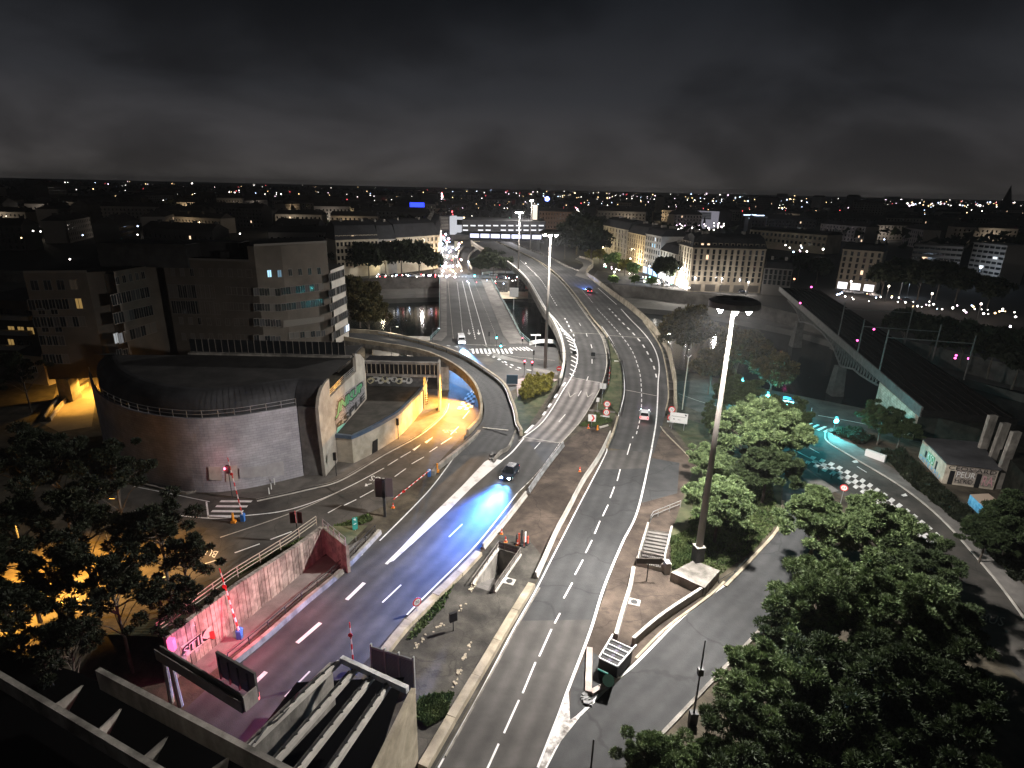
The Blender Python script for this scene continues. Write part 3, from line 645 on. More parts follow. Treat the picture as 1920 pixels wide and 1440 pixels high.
# ---- big office building
ob=empty('office_building',P(350,640),'large dark concrete office building of angled wings with rows of strip windows behind the drum','office building')
c0=P(304,486,25.5); c1=P(475,489,25.5); c2=P(475,462,28.4); c3=P(612,455,28.4); cm=P(526,460,28.4)
c1=(c2[0],c2[1],25.5)
k_=(c2[0]+(cm[0]-c2[0]),c2[1]-.9,0)
cm=(cm[0],cm[1]-.0,0); c3=(c3[0],c3[1],0)
w4a=P(43,512,24); w4b=P(161,511,24); w3a=P(213,511,24); w3b=P(300,492,24.5)
back=18
b=B(); b.prism([(c0[0],c0[1]),(c1[0]-1.2,c1[1]),(c1[0]-1.2,c1[1]+back),(c0[0],c0[1]+back)],0,25.5,0,1); b.build('wall',[OFFW,ROOFD],ob)
b=B(); b.prism([(c1[0]-1.2,c1[1]-.003),(c2[0],c2[1]-.003),(cm[0],cm[1]),(c3[0],c3[1]),(c3[0]-5.2,c3[1]+14),(c2[0]-6,c2[1]+16)],0,28.4,0,1); b.build('wall',[OFFW,ROOFD],ob)
b=B(); b.prism([(w3a[0],w3a[1]),(w3b[0],w3b[1]),(c0[0]+.01,c0[1]+4),(c0[0]-4,c0[1]+22),(w3a[0]-6,w3a[1]+22)],0,24.2,0,1); b.build('wall',[OFFW,ROOFD],ob)
g1=P(98,742); g2=(w4b[0]-1.5,w4b[1]); zb=4.4
b=B(); b.prism([(w4a[0],w4a[1]),(w4b[0],w4b[1]),(w4b[0]+3,w4b[1]+3),(w4b[0]+4,w4b[1]+20),(w4a[0]-3,w4a[1]+20)],zb,24,0,1)
b.face([(w4a[0],w4a[1],zb),(w4a[0]-3,w4a[1]+20,zb),(w4b[0]+4,w4b[1]+20,zb),(w4b[0]+3,w4b[1]+3,zb),(w4b[0],w4b[1],zb)],0); b.build('wall',[OFFW,ROOFD],ob)
b=B(); b.prism([(w4b[0]+.2,w4b[1]+2),(w3a[0],w3a[1]+.8),(w3a[0],w3a[1]+18),(w4b[0],w4b[1]+18)],0,23.6,0,1); b.build('wall',[OFFW,ROOFD],ob)
b=B(); b.box((w4a[0]+2.2,w4a[1]+1.4,2.2),(2.4,2.4,4.4)); b.build('pillar',CONCD,ob)
b=B(); b.box((w4b[0]-.6,w4b[1]+2,2.2),(1.2,3,4.4)); b.build('pillar',CONCD,ob)
# roof gear
b=B(); b.box((c0[0]+6,c0[1]+7,27),(14,5,3)); b.box((c0[0]+11,c0[1]+2.5,26.2),(1.2,1.2,1.4)); b.build('plant_room',ROOFD,ob)
b=B(); b.box((w3a[0]+1,w3a[1]+12,26.2),(17,9,4.4)); b.build('plant_room',ROOFD,ob)
for a,c in (((c0[0],c0[1],25.5),(c1[0]-1.2,c1[1],25.5)),((c2[0],c2[1],28.4),(c3[0],c3[1],28.4)),(w4a,w4b)):
    b=B(); d=np.array(c)-np.array(a); m_=(np.array(a)+np.array(c))/2; b.box((m_[0],m_[1]+.14,a[2]+.2),(np.linalg.norm(d),.35,.4),math.atan2(d[1],d[0])); b.build('coping',OFFF,ob)
A2,A1=(c0,c1),(cm,c3)
row(ob,*A2,(324,510),(450,512),8,.8,1.5); row(ob,*A2,(464,513),(470,513),2,.55,1.5,lit={0:LITC,1:LITC})
row(ob,c2,cm,(505,513),(524,513),2,.8,1.4,lit={0:LITC,1:glow('window_blue_dim',(.25,.45,.6),.5)}); row(ob,*A1,(544,511),(598,508),4,.8,1.4)
W_=1.0; H_=1.5
row(ob,*A2,(321,546),(398,547),10,W_,2.6); row(ob,*A2,(429,545),(470,547),5,W_,H_); row(ob,c2,cm,(481,547),(520,548),5,W_,H_); row(ob,*A1,(531,546),(602,538),9,W_,H_)
row(ob,*A2,(327,576),(398,577),9,W_,2.6); row(ob,*A2,(407,579),(407,579),1,1.2,2.2,lit={0:LITP}); row(ob,*A2,(424,574),(471,576),6,W_,H_); row(ob,c2,cm,(481,576),(521,577),5,W_,H_); row(ob,*A1,(532,576),(603,567),9,W_,H_)
row(ob,*A2,(340,601),(427,604),6,.8,1.4); row(ob,*A2,(444,604),(471,604),4,W_,H_); row(ob,c2,cm,(481,604),(522,606),5,W_,H_)
row(ob,*A2,(345,631),(431,633),6,.8,1.4); row(ob,*A2,(448,634),(471,635),4,W_,H_); row(ob,c2,cm,(481,635),(522,637),5,W_,H_); row(ob,*A1,(546,629),(606,625),7,W_,1.3)
row(ob,*A1,(584,656),(608,653),3,W_,1.3)
b=B(); on_plane(b,cm,c3,[(531,614),(607,603),(608,593),(531,601)],.06); b.build('spandrel_panel',OFFF,ob)
row(ob,w4a,w4b,(65,535),(138,534),4,1.2,1.8,lit={3:glow('blind_dim',(.3,.22,.15),.06)}); row(ob,w4a,w4b,(60,572),(148,569),8,1.1,1.9,lit={7:LITA}); row(ob,w4a,w4b,(78,584),(102,584),2,1.1,1.1)
row(ob,w4a,w4b,(70,604),(154,603),8,1.1,1.9); row(ob,w4a,w4b,(85,617),(110,617),2,1.1,1.1); row(ob,w4a,w4b,(81,638),(115,639),4,1.1,1.8); row(ob,w4a,w4b,(87,673),(123,673),4,1.1,1.8)
row(ob,w3a,w3b,(220,526),(268,516),5,.8,1.4); row(ob,w3a,w3b,(214,562),(275,548),8,1.2,2.0); row(ob,w3a,w3b,(218,597),(282,582),8,1.2,2.0); row(ob,w3a,w3b,(218,634),(226,634),2,1.1,1.9,lit={0:LITP,1:glow('window_dim',(.4,.42,.45),.35)}); row(ob,w3a,w3b,(238,630),(288,614),6,1.2,2.0); row(ob,w3a,w3b,(224,664),(236,664),2,1.1,1.9)
# lit end wing facing the ramp
zz=None
for k in range(150,300):
    z=k*.1
    d=P(613.5,507,z)
    if d[1]<=c3[1]+.6: zz=z; break
zz=zz or 22.8
wa=(c3[0]+.25,c3[1]+.5,0); wb=P(645,497,zz); wb=(wb[0],wb[1],0)
OFFL=mat('office_wall_lit',(.36,.33,.29),.85,(.46,.42,.37),.3,7,.15,6,stain=(.1,.18))  # paler copy of the office wall: lamp light put into the colour
b=B(); b.prism([(wa[0],wa[1]),(wb[0],wb[1]),(wb[0]-9,wb[1]+6),(wa[0]-9,wa[1]+12)],0,zz,0,1); b.build('wall',[OFFL,ROOFD],ob)
row(ob,wa,wb,(618.5,521),(643,512),7,1.5,1.6,mull=0)
for (l,r,li) in (((618.5,551),(647,539),{}),((620,577),(649,562),{}),((622,604),(651,588),{}),((624,631),(653,614),{8:LITX,7:LITX,6:glow('w_dimc',(.5,.6,.8),.3)}),((626,656),(655,639),{})):
    row(ob,wa,wb,l,r,9,1.25,1.6,lit=li,mull=0)
# ---- apartment block and annex at the far left
ab=empty('apartment_block',P(20,700),'dark apartment block with balconies and amber lit windows at the left edge','apartment building')
a0=P(-60,560,16); a1=P(68,566,16)
b=B(); b.prism([(a0[0],a0[1]),(a1[0],a1[1]),(a1[0],a1[1]+14),(a0[0],a0[1]+14)],0,16,0,1); b.build('wall',[OFFW,ROOFD],ab)
for y in (592,620,648):
    b=B(); q0=PV((-50,y),a0,a1); q1=PV((62,y+4),a0,a1); b.sweep([q0,q1],[(0,-.4),(0,.5),(-1.2,.5),(-1.2,-.4)]); b.build('balcony',STUG,ab)
row(ab,a0,a1,(22,618),(58,620),3,1.5,1.5,lit={0:LITA,1:LITA,2:LITA}); row(ab,a0,a1,(0,584),(55,588),4,1.4,1.4); row(ab,a0,a1,(4,640),(56,645),4,1.4,1.4,lit={1:LITA})
an=empty('annex',P(60,745),'low pale annex with a black hipped roof beside the underpass','house')
a2=P(27,663,6.2); a3=P(78,668,6.2)
b=B(); b.prism([(a2[0],a2[1]),(a3[0],a3[1]),(a3[0]+1,a3[1]+7),(a2[0],a2[1]+8)],0,6.2,0,0); b.build('wall',STUC,an)
b=B(); m_=((a2[0]+a3[0])/2,(a2[1]+a3[1])/2+4,8.2); q=[(a2[0]-.4,a2[1]-.4,6.2),(a3[0]+.4,a3[1]-.4,6.2),(a3[0]+1.3,a3[1]+7.3,6.2),(a2[0]-.4,a2[1]+8.4,6.2)]
for i in range(4): b.face([q[i],q[(i+1)%4],m_])
b.build('roof',ROOFD,an); row(an,a2,a3,(50,690),(66,693),2,1,1.3,fr=WHITE)
# ---- underpass street and its guard rails
sheet('underpass_street',mat('orange_lit_road',(.17,.14,.10),.8,(.23,.19,.14),.4,7),[(100,750),(112,700),(165,690),(192,700),(180,745),(172,800),(110,810),(70,790)],.03)  # road surface tinted: orange lamp light put into the colour
for i,(pts) in enumerate(([(168,708),(140,728),(108,755),(85,788)],[(166,724),(142,740),(118,760),(95,790)])):
    p_=line_px(pts,None); b=B(); b.sweep(p_,[(-.12,0),(-.12,.8),(.12,.8),(.12,0)]); b.build('low_wall',CONCY,label=('outer' if i==0 else 'inner')+' curved low wall beside the orange lit underpass street',cat='wall')
lamp('sodium_underpass','SPOT',(w4b[0]-4.5,w4b[1]+3,4.2),14000,(1,.50,.08),.3,rot=(0,0,-1),spot=R(165),blend=.3)
lamp('sodium_underpass','SPOT',(P(140,765)[0],P(140,765)[1],5.5),3600,(1,.50,.08),.3,rot=(.1,0,-1),spot=R(85),blend=.5)
# ---- drum building
dr=empty('drum_building',P(400,890),'low curved block walled building with black barrel roof beside the bus road','building')
top=[(166,700),(172,722),(188,741),(215,757),(250,770),(300,780),(370,785),(440,780),(500,771),(556,761)]
dt=catmull([P(x,y,10.8) for x,y in top],8); dtg=[(p[0],p[1],0) for p in dt]
b=B(); b.sweep(dtg,[(0,0),(0,10.8),(.35,10.8),(.35,0)][::1]); b.build('wall',BLOCKW,dr)
fa=P(611,894); fb=P(687,748,4.6); fa=(fa[0],fa[1],0)
cr=dtg[-1]
b=B(); b.hexa([(cr[0],cr[1]+.25,0),(fa[0]-.02,fa[1]+.25,0),(fa[0]-.02,fa[1]+3,0),(cr[0],cr[1]+3,0)],[(cr[0],cr[1]+.25,10.5),(fa[0]-.02,fa[1]+.25,10.5),(fa[0]-.02,fa[1]+3,10.5),(cr[0],cr[1]+3,10.5)]); b.build('recessed_pier',mat('grey_concrete_dark',(.13,.12,.115),.9,(.19,.18,.17),.7,8,.3,6,stain=(.3,.3)),dr)
inn=offs(dtg,1.0)+[(fa[0]-.25,fa[1]+.6,0)]
prof=[(3.0*(1-math.cos(a)),10.5+3.1*math.sin(a)) for a in [i*math.pi/2/8 for i in range(9)]]
b=B(); b.sweep(inn,[(0,0)]+prof+[(3.0,0)],close=True); b.build('barrel_eave',ROOFZ,dr,smooth=False)
# seams on the eave at the lit end
D_=arc(inn)
for i in range(34):
    s=D_[-1]-.4-i*.75
    if s<1: break
    q=sub(inn,s-.03,s+.03,1); b=B(); b.sweep(q,[(o-.05,h+.05) for o,h in prof]+[(3.0,13.4)],close=False); 
    b.build('roof_seam',ROOFZ,dr)
cl0=P(303,690,13.6); clr=PV((664,690),fa,fb)
rp=[(p[0],p[1]) for p in offs(inn,2.9)]+[(clr[0],clr[1]),(clr[0]-.3,clr[1]+8),(cl0[0]-1,cl0[1]+7),(dt[2][0],dt[2][1]+2)]
b=B(); b.poly([(p[0],p[1],13.58) for p in rp]); b.build('roof',ROOFD,dr)
# clerestory strip
ca=(cl0[0],clr[1]+.2,0); cc=(clr[0]-.3,clr[1],0); L_=cc[0]-ca[0]; zt=PV((668,664),fa,fb)[2]; zt=min(zt,16.4)
b=B(); b.box(((ca[0]+cc[0])/2,clr[1]+3.2,(13.6+zt)/2),(L_,6,zt-13.6)); b.build('clerestory',ROOFD,dr)
b=B(); b.box(((ca[0]+cc[0])/2,clr[1]+.0,zt-.02),(L_,.7,.3)); b.build('fascia',CONCD,dr)
b=B(); b.box(((ca[0]+cc[0])/2,clr[1]-.3,13.75),(L_,.5,.3)); b.build('sill',CONCD,dr)
wmm=None
npane=int(L_/1.05)
for i in range(npane):
    x=ca[0]+.6+i*(L_-1.1)/npane
    if wmm is None:
        b=B(); b.face([(-.48,-.03,-1.1),(.48,-.03,-1.1),(.48,-.03,1.0),(-.48,-.03,1.0)],1); b.box((.52,-.06,0),(.07,.12,2.2)); wmm=b.build('window',[OFFF,GLASS],dr); wmm.location=(x,clr[1]+.19,15.0)
    else: place(wmm,dr,(x,clr[1]+.19,15.0))
# fin wall
fin=[(611,894),(606,850),(600,800),(597,765),(599,745),(604,728),(611,716),(617,710),(619,745),(645,718),(668,697),(666,663),(675,664),(683,673),(686,705),(688,752),(660,785),(634,818),(637,868)]
pf=[PV(p,fa,fb) for p in fin]; n_=np.array([fb[1]-fa[1],-(fb[0]-fa[0]),0.]); n_/=np.linalg.norm(n_)
dxy=[(np.dot(np.array(p[:2])-np.array(fa[:2]),np.array([fb[0]-fa[0],fb[1]-fa[1]])/math.dist(fa[:2],fb[:2])),p[2]) for p in pf]
tr=tessellate_polygon([[Vector((u,v,0)) for u,v in dxy]])
b=B(); k=len(pf); f1=[tuple(p) for p in pf]; f2=[tuple(np.array(p)-n_*.45) for p in pf]
b.add(f1+f2,[tuple(t) for t in tr]+[tuple(i+k for i in t)[::-1] for t in tr]+[(i,(i+1)%k,k+(i+1)%k,k+i) for i in range(k)]); b.build('end_wall',mat('fin_concrete',(.36,.325,.28),.85,(.47,.43,.37),.6,8,.25,7,stain=(.35,.22)),dr)
# graffiti on the end wall, painted
GR=mat('graffiti_green',(.07,.27,.13),.6,(.14,.40,.21),2,5); GRK=mat('graffiti_black',(.02,.02,.02),.6); GRT=mat('graffiti_teal',(.15,.5,.42),.6,(.3,.6,.5),3,4); GRW=mat('graffiti_white',(.6,.6,.58),.6); GRM=mat('graffiti_grey',(.12,.11,.12),.6,(.35,.33,.34),5,4,lo=.45,hi=.55); GRP=mat('graffiti_pink',(.6,.32,.35),.6); GRB=mat('graffiti_blue',(.05,.28,.55),.6,(.2,.55,.8),2,4)
def wpx(p,off): return tuple(np.array(PV(p,fa,fb))+n_*off)
b=B()
ql=[(626,788),(681,738),(679,714),(630,758)]
b.face([wpx(p,.02) for p in [(629,800),(655,778),(683,747),(684,728),(681,713),(655,730),(632,750),(628,770)]],3)
for off,m,q in ((.045,1,[(626,791),(682,735),(680,713),(630,755)]),(.06,0,[(628,786),(680,734),(678,717),(632,757)])):
    lettering(b,'JNKUP',[wpx(p,off) for p in q],m,bold=.09 if m else .05)
lettering(b,'RSPLE',[wpx(p,.05) for p in [(631,812),(684,748),(683,735),(630,796)]],1,bold=.04)
b.face([wpx(p,.055) for p in [(630,814),(640,805),(648,793),(642,795),(632,802)]],2)
b.build('graffiti',[GR,GRK,GRT,GRM],dr)
# rails on the fin notch and the drum rim
def railing(path,h=1.0,step=1.8,nr=2,mt=METAL,parent=None,label=None,cat='handrail',name='handrail',r=.03,group=None,z0=0):
    root=parent or empty(name,path[0],label,cat,group)
    for k in range(nr):
        b=B(); hh=z0+h*(k+1)/nr; b.sweep([(p[0],p[1],p[2]+hh) for p in path],[(-r,-r),(-r,r),(r,r),(r,-r)]); b.build('rail',mt,root)
    D=arc(path); n=max(1,int(D[-1]/step)); p0=None
    for i in range(n+1):
        q=at(path,D,D[-1]*i/n)
        if p0 is None:
            b=B(); b.box((0,0,h/2),(r*2.2,r*2.2,h)); p0=b.build('post',mt,root); p0.matrix_parent_inverse=root.matrix_basis.inverted(); p0.location=(q[0],q[1],q[2]+z0)
        else: place(p0,root,(q[0],q[1],q[2]+z0))
    return root
railing([(p[0],p[1],10.8) for p in offs(dtg,.2)],1.0,1.9,2,METAL,label='thin handrail along the rim of the curved block wall')
railing([tuple(np.array(PV(p,fa,fb))-n_*.2) for p in [(620,744),(645,717),(667,697)]],.9,2.2,3,METAL,label='short sloping handrail in the notch of the end wall')
# doors, patch panels
def seg_at(px,path):
    best=None
    for a,c in zip(path,path[1:]):
        q=PV(px,a,c); L=math.dist(a[:2],c[:2]); u=((q[0]-a[0])*(c[0]-a[0])+(q[1]-a[1])*(c[1]-a[1]))/L/L
        if -.05<=u<=1.05 and q[1]>0 and (best is None or q[1]<best[0]): best=(q[1],a,c)
    return best[1:] if best else (path[0],path[1])
def patch(parent,name,mt,path,pts,off,thick=.0):
    cx=sum(p[0] for p in pts)/len(pts); cy=sum(p[1] for p in pts)/len(pts); a,c=seg_at((cx,cy),path)
    b=B(); on_plane(b,a,c,pts,off); return b.build(name,mt,parent)
patch(dr,'door',CONCL,dtg,[(393,899),(417,901),(414,875),(391,874)],.09)
patch(dr,'door',CONCL,dtg,[(424,902),(447,900),(445,872),(423,873)],.09)
for pp in ([(449,896),(500,893),(500,872),(448,877)],[(501,893),(533,890),(531,864),(500,870)]): patch(dr,'repair_patch',mat('pale_repair',(.34,.32,.33),.85,(.42,.40,.41),.8,5),dtg,pp,.08)
# ---- wedge shaped building
wd=empty('wedge_building',P(720,840),'low wedge shaped building with a blue edged flat roof beside the sidewalk','building')
wb_=catmull([P(663,869.5),P(697,852),P(727,834),P(751,817),P(776,790),P(793,768),P(801,750)],5)
w0=P(634,866); H0=4.1
b=B(); b.sweep([w0]+wb_,[(0,0),(0,H0),(.3,H0),(.3,0)]); b.build('wall',mat('pale_render',(.42,.37,.29),.85,(.56,.50,.41),.5,8,.2,7,stain=(.3,.25)),wd)
b=B(); b.sweep([(w0[0],w0[1],H0)]+[(p[0],p[1],H0) for p in wb_],[(-.25,0),(-.25,.55),(.25,.55),(.25,0)]); b.build('fascia',mat('blue_fascia',(.05,.08,.13),.35,(.08,.12,.18),1,3,spec=.6),wd)
mb0=P(688,722,4.6); mb1=P(774,724,4.6)
rf=[w0]+wb_+[(mb1[0]+1.5,mb1[1]),(mb0[0],mb0[1]),(fb[0],fb[1])]
b=B(); b.poly([(p[0],p[1],4.5) for p in rf]); b.build('roof',mat('brown_felt',(.05,.045,.038),.9,(.085,.077,.065),.4,8,.4,6,stain=(.25,.35)),wd)
patch(wd,'door',BLACK,[tuple(w0)]+wb_,[(697,851),(708,845),(708,822),(698,828)],.04)
b=B(); q0=PV((688,700),mb0,mb1); b.prism([(mb0[0],mb0[1]),(mb1[0]+2,mb1[1]),(mb1[0]+2,mb1[1]+3),(mb0[0],mb0[1]+3)],0,q0[2],0,0); b.build('mural_wall',mat('mural_dark',(.05,.05,.05),.8,(.10,.10,.10),1,4),wd)
b=B()
rng=random.Random(3)
for i in range(9):
    cx=696+i*8.8; cy=712+(-1)**i*1.5; 
    for rr_ in (6.5,4.2):
        a0_=rng.uniform(0,6.28); pts=[]
        for k in range(12):
            a=a0_+k*.42; pts.append((cx+rr_*math.cos(a),cy+rr_*.85*math.sin(a)))
        for p,q in zip(pts,pts[1:]):
            P3=[np.array(PV(z,mb0,mb1)) for z in (p,q)]; d=P3[1]-P3[0]; L=np.linalg.norm(d); nn_=np.array([d[2],0,-d[0]])/max(L,1e-6)*(.07 if rr_>5 else .12)
            b.face([tuple(P3[0]-nn_-[0,.05,0]),tuple(P3[1]-nn_-[0,.05,0]),tuple(P3[1]+nn_-[0,.05,0]),tuple(P3[0]+nn_-[0,.05,0])],0 if i%3 else 1)
b.build('mural',[GRW,mat('graffiti_cream',(.6,.55,.35),.6)],wd)
gz0=q0[2]; gz1=gz0+2.3; gy=mb0[1]-.8; gx0,gx1=mb0[0]-.2,mb1[0]+4.6
b=B(); b.box(((gx0+gx1)/2,gy+2.6,(gz0+gz1)/2),(gx1-gx0,4.6,gz1-gz0)); b.build('gallery',BLACK,wd)
for z,hh in ((gz1+.1,.45),(gz0+.0,.4)): b=B(); b.box(((gx0+gx1)/2,gy+.15,z),(gx1-gx0,.7,hh)); b.build('gallery_band',CONCD,wd)
g0=None
for i in range(16):
    x=gx0+.6+i*(gx1-gx0-1)/15
    if g0 is None: b=B(); b.box((0,0,0),(.09,.3,gz1-gz0-.2)); g0=b.build('mullion',CONCY,wd); g0.location=(x,gy,(gz0+gz1)/2)
    else: place(g0,wd,(x,gy,(gz0+gz1)/2))
# white curved end frames
for (x,y,zb_,zt_) in ((gx1+.1,gy-.6,0,gz1+.4),):
    b=B(); b.box((x+.25,y+1.4,(zt_)/2),(.35,2.2,zt_)); b.build('end_pillar',CONCD,wd)
e0=P(778,760)
b=B(); 
hp=[PV(p,(e0[0],e0[1]),(e0[0]+.4,e0[1]+5)) for p in [(776,770),(774,735),(773,705),(775,697),(779,698),(782,712),(783,735)]]
for p,q in zip(hp,hp[1:]): b.tube(p,q,.09,.09,6)
b.build('curved_frame',WHITE,wd)
b=B()
for i in range(5):
    b.box((P(792,765)[0]-.2,P(792,765)[1]+.2,.6+i*.45),(2.6,.12,.12),R(25))
b.build('slatted_screen',BLACK,wd)
# ---- retaining wall with embankment behind, lit pink
rw=[PV(p,P(380,1232),P(600,1047)) for p in [(312,1196),(450,1093),(560,1022),(606,988)]]
base=[(p[0],p[1],0) for p in rw]
wl=empty('retaining_wall',base[1],'long stained concrete retaining wall glowing pink above the walkway','retaining wall')
N_=46; WP=resample([tuple(p) for p in rw],N_+1)
PK=[mat('pink_board_concrete',(.30,.25,.22),.9,(.40,.35,.31),1.2,8,.4,6,stain=(1,.35),stretch=(1,1,.2)),mat('dark_board_concrete',(.17,.145,.13),.9,(.30,.26,.23),1.2,8,.4,6,stain=(1,.4),stretch=(1,1,.2))]
rng=random.Random(5)
for i in range(N_):
    a,c=WP[i],WP[i+1]; d=np.array(c)-np.array(a); d[2]=0; L=np.linalg.norm(d); nrm=np.array([d[1],-d[0],0])/L; o=rng.uniform(.0,.05); g=.02
    u=d/L; a_=np.array([a[0],a[1],0])+u*g; c_=np.array([c[0],c[1],0])-u*g; t=.45
    b=B(); b.hexa([tuple(a_+nrm*o),tuple(c_+nrm*o),tuple(c_-nrm*t),tuple(a_-nrm*t)],[tuple(a_+nrm*o+[0,0,a[2]]),tuple(c_+nrm*o+[0,0,c[2]]),tuple(c_-nrm*t+[0,0,c[2]]),tuple(a_-nrm*t+[0,0,a[2]])]); b.build('panel',PK[0 if rng.random()<.6 else 1],wl)
e1=PV((606,988),P(380,1232),P(600,1047)); e2=P(648,1023,e1[2])
b=B(); b.sweep([(e1[0],e1[1],0),(e2[0],e2[1],0)],[(0,0),(0,e1[2]-.1),(.35,e1[2]-.1),(.35,0)]); b.build('end_panel',PK[1],wl)
b=B()
wa_,wc_=P(380,1232),P(600,1047); nv=np.array([wc_[1]-wa_[1],-(wc_[0]-wa_[0]),0.]); nv/=np.linalg.norm(nv)
def rx(p,o): return tuple(np.array(PV(p,wa_,wc_))+nv*o)
b.face([rx(p,.07) for p in [(338,1212),(396,1172),(392,1196),(350,1230)]],3)
lettering(b,'STIK',[rx(p,.1) for p in [(340,1232),(392,1196),(388,1176),(340,1214)]],1,bold=.1); lettering(b,'STIK',[rx(p,.13) for p in [(342,1229),(390,1195),(387,1179),(342,1216)]],0)
b.face([rx(p,.1) for p in [(393,1196),(402,1198),(400,1182),(391,1184)]],2)
b.build('graffiti',[mat('graffiti_rose',(.62,.42,.45),.6),GRK,RED,mat('graffiti_pale',(.5,.42,.38),.6)],wl)
railing([tuple(np.array(p)-nv*.9) for p in WP],1.15,2.6,3,mat('handrail_steel',(.55,.50,.40),.45,metal=.3),label='triple rail handrail along the top of the pink lit retaining wall')
railing([(p[0],p[1],e1[2]) for p in (e1,e2)],1.0,1.2,2,label='short handrail at the far end of the retaining wall')
# bank
bk=[(p[0]-nv[0]*.45,p[1]-nv[1]*.45,p[2]-.05) for p in WP]
lowp=resample(line_px([(200,1190),(330,1140),(440,1082),(540,1042),(640,1012)],None),N_+1)
b=B(); b.ribbon([(p[0],p[1],.02) for p in lowp],bk); b.face([bk[-1],(e2[0],e2[1],e2[2]-.1),(P(690,985)[0],P(690,985)[1],.02),lowp[-1]]); b.build('grass_bank',GRASSG,kind='structure')
sheet('walkway',PAVE,[(330,1240),(440,1180),(600,1047),(640,1030),(700,1000),(655,1050),(560,1120),(450,1215),(380,1275)],.02)
bp_=line_px([(438,1247),(500,1196),(575,1130),(640,1075),(712,1000)],None,0,12)
b=B(); b.sweep(bp_,[(-.3,0),(-.2,.55),(.2,.55),(.3,0)]); b.build('kerb_wall',CONCD,label='low stained concrete kerb wall left of the tunnel bound road',cat='kerb wall')
railing([tuple(p) for p in offs(bp_,.6)],1.0,2.2,2,METALD,label='thin dark handrail beside the walkway under the pink lit wall')
# ---- sign gantry over the tunnel road
ga,gb=P(300,1210,5.6),P(462,1308,5.6)
gt=empty('sign_gantry',(ga[0],ga[1],0),'dark sign gantry beam reaching over the tunnel bound road','sign gantry')
dg=np.array(gb)-np.array(ga); gl=np.linalg.norm(dg); gang=math.atan2(dg[1],dg[0]); gm=(np.array(ga)+np.array(gb))/2
b=B(); b.box((gm[0],gm[1],5.1),(gl,.12,1.0),gang); b.box((gm[0]+.45*math.sin(gang),gm[1]-.45*math.cos(gang),5.1),(gl,.08,1.0),gang); b.box((gm[0]+.22*math.sin(gang),gm[1]-.22*math.cos(gang),4.6),(gl,.5,.08),gang); b.build('beam',mat('gantry_steel',(.10,.095,.085),.6,(.16,.15,.135),1,6),gt)
for t in (.02,.1): q=np.array(ga)+dg*t; b=B(); b.tube((q[0]-.2+t*3,q[1],0),(q[0],q[1],4.7),.22,.18,8); b.build('leg',CONCD,gt)
sa=np.array(ga)+dg*.58; sb=np.array(ga)+dg*1.0; off=np.array([-math.sin(gang),math.cos(gang),0])*.9; sm=(sa+sb)/2+off
b=B(); b.box((sm[0],sm[1],5.9),(np.linalg.norm(sb-sa),.18,2.2),gang); b.build('sign_panel',mat('panel_back',(.075,.072,.065),.6,(.11,.105,.095),1.2,5),gt)
for t in (.1,.35,.6,.85): q=sa+(sb-sa)*t+off*.75; b=B(); b.box((q[0],q[1],5.8),(.1,.12,2.0),gang); b.build('stiffener',METALD,gt)
q=sb+off*.2; b=B(); b.box((q[0]+.1,q[1],5.3),(.15,1.1,1.3),gang); b.build('end_plate',CONCD,gt)
# ---- concrete trough in the bottom left corner
tg=empty('roof_trough',P(150,1400,8),'dark concrete roof trough with two pale ledges in the bottom left corner','roof structure')
Z=9.
l1=[P(-120,1191,Z),P(0,1262,Z),P(300,1440,Z),P(420,1511,Z)]; l2=[P(183,1254,Z),P(545,1444,Z),P(660,1504,Z)]
b=B(); b.sweep(l1,[(-.22,-1.2),(-.22,0),(.12,0),(.5,-1.2)]); b.build('ledge',CONCD,tg)
b=B(); b.sweep(l2,[(-.17,-1.6),(-.17,0),(.17,0),(.17,-1.6)]); b.build('ledge',CONCD,tg)
b=B(); b.poly([P(-200,1150,5.5),P(150,1262,5.5),P(700,1530,5.5),P(500,1650,5.5),P(-200,1500,5.5)]); b.build('trough_floor',mat('unlit_pit',(.003,.003,.003),1,spec=0),tg)  # floor blackened: the unlit dark of the trough put into the colour
for a,m_,c in (((103,1322),(157,1284),(130,1332)),((182,1372),(229,1328),(205,1378)),((272,1418),(316,1380),(292,1428)),((400,1440),(430,1420),(425,1450))):
    A3,M3,C3=P(*a,Z-.3),P(*m_,Z-.3),P(*c,Z-1.4); b=B(); b.face([A3,C3,M3]); b.face([tuple(np.array(k)-[.1,0,0]) for k in (A3,M3,C3)]); b.build('gusset',CONCD,tg)
# ---- light baffle over the tunnel mouth
Z=6.3
bf=empty('light_baffle',P(700,1400,0),'open concrete beam grid over the tunnel mouth with four long bright beams','concrete grid')
for i,(a,c) in enumerate((((636,1238),(462,1402)),((668,1252),(480,1468)),((702,1263),(540,1468)),((735,1274),(596,1478)))):
    b=B(); b.sweep([P(*a,Z),P(*c,Z)],[(-.13,-.35),(-.13,0),(.13,0),(.13,-.35)]); b.build('beam',CONCL,bf)
    b=B(); b.sweep([P(a[0]-11,a[1]+5,Z-.25),P(c[0]-13,c[1]+6,Z-.25)],[(-.13,-.6),(-.13,0),(.13,0),(.13,-.6)]); b.build('beam',mat('baffle_dark',(.10,.097,.09),.8,(.17,.16,.15),1,5),bf)
    b=B(); b.sweep([P(a[0]-7,a[1]+2,Z+.05),P(c[0]-9,c[1]+3,Z+.05)],[(-.06,-.3),(-.06,0),(.02,0),(.02,-.3)]); b.build('pipe',METALD,bf)
b=B(); b.sweep([P(640,1231,Z+.35),P(764,1288,Z+.35)],[(-.17,-.5),(-.17,0),(.17,0),(.17,-.5)]); b.build('cross_beam',mat('rail_white',(.5,.5,.48),.6,(.62,.62,.6),1,5,stain=(1,.3)),bf)
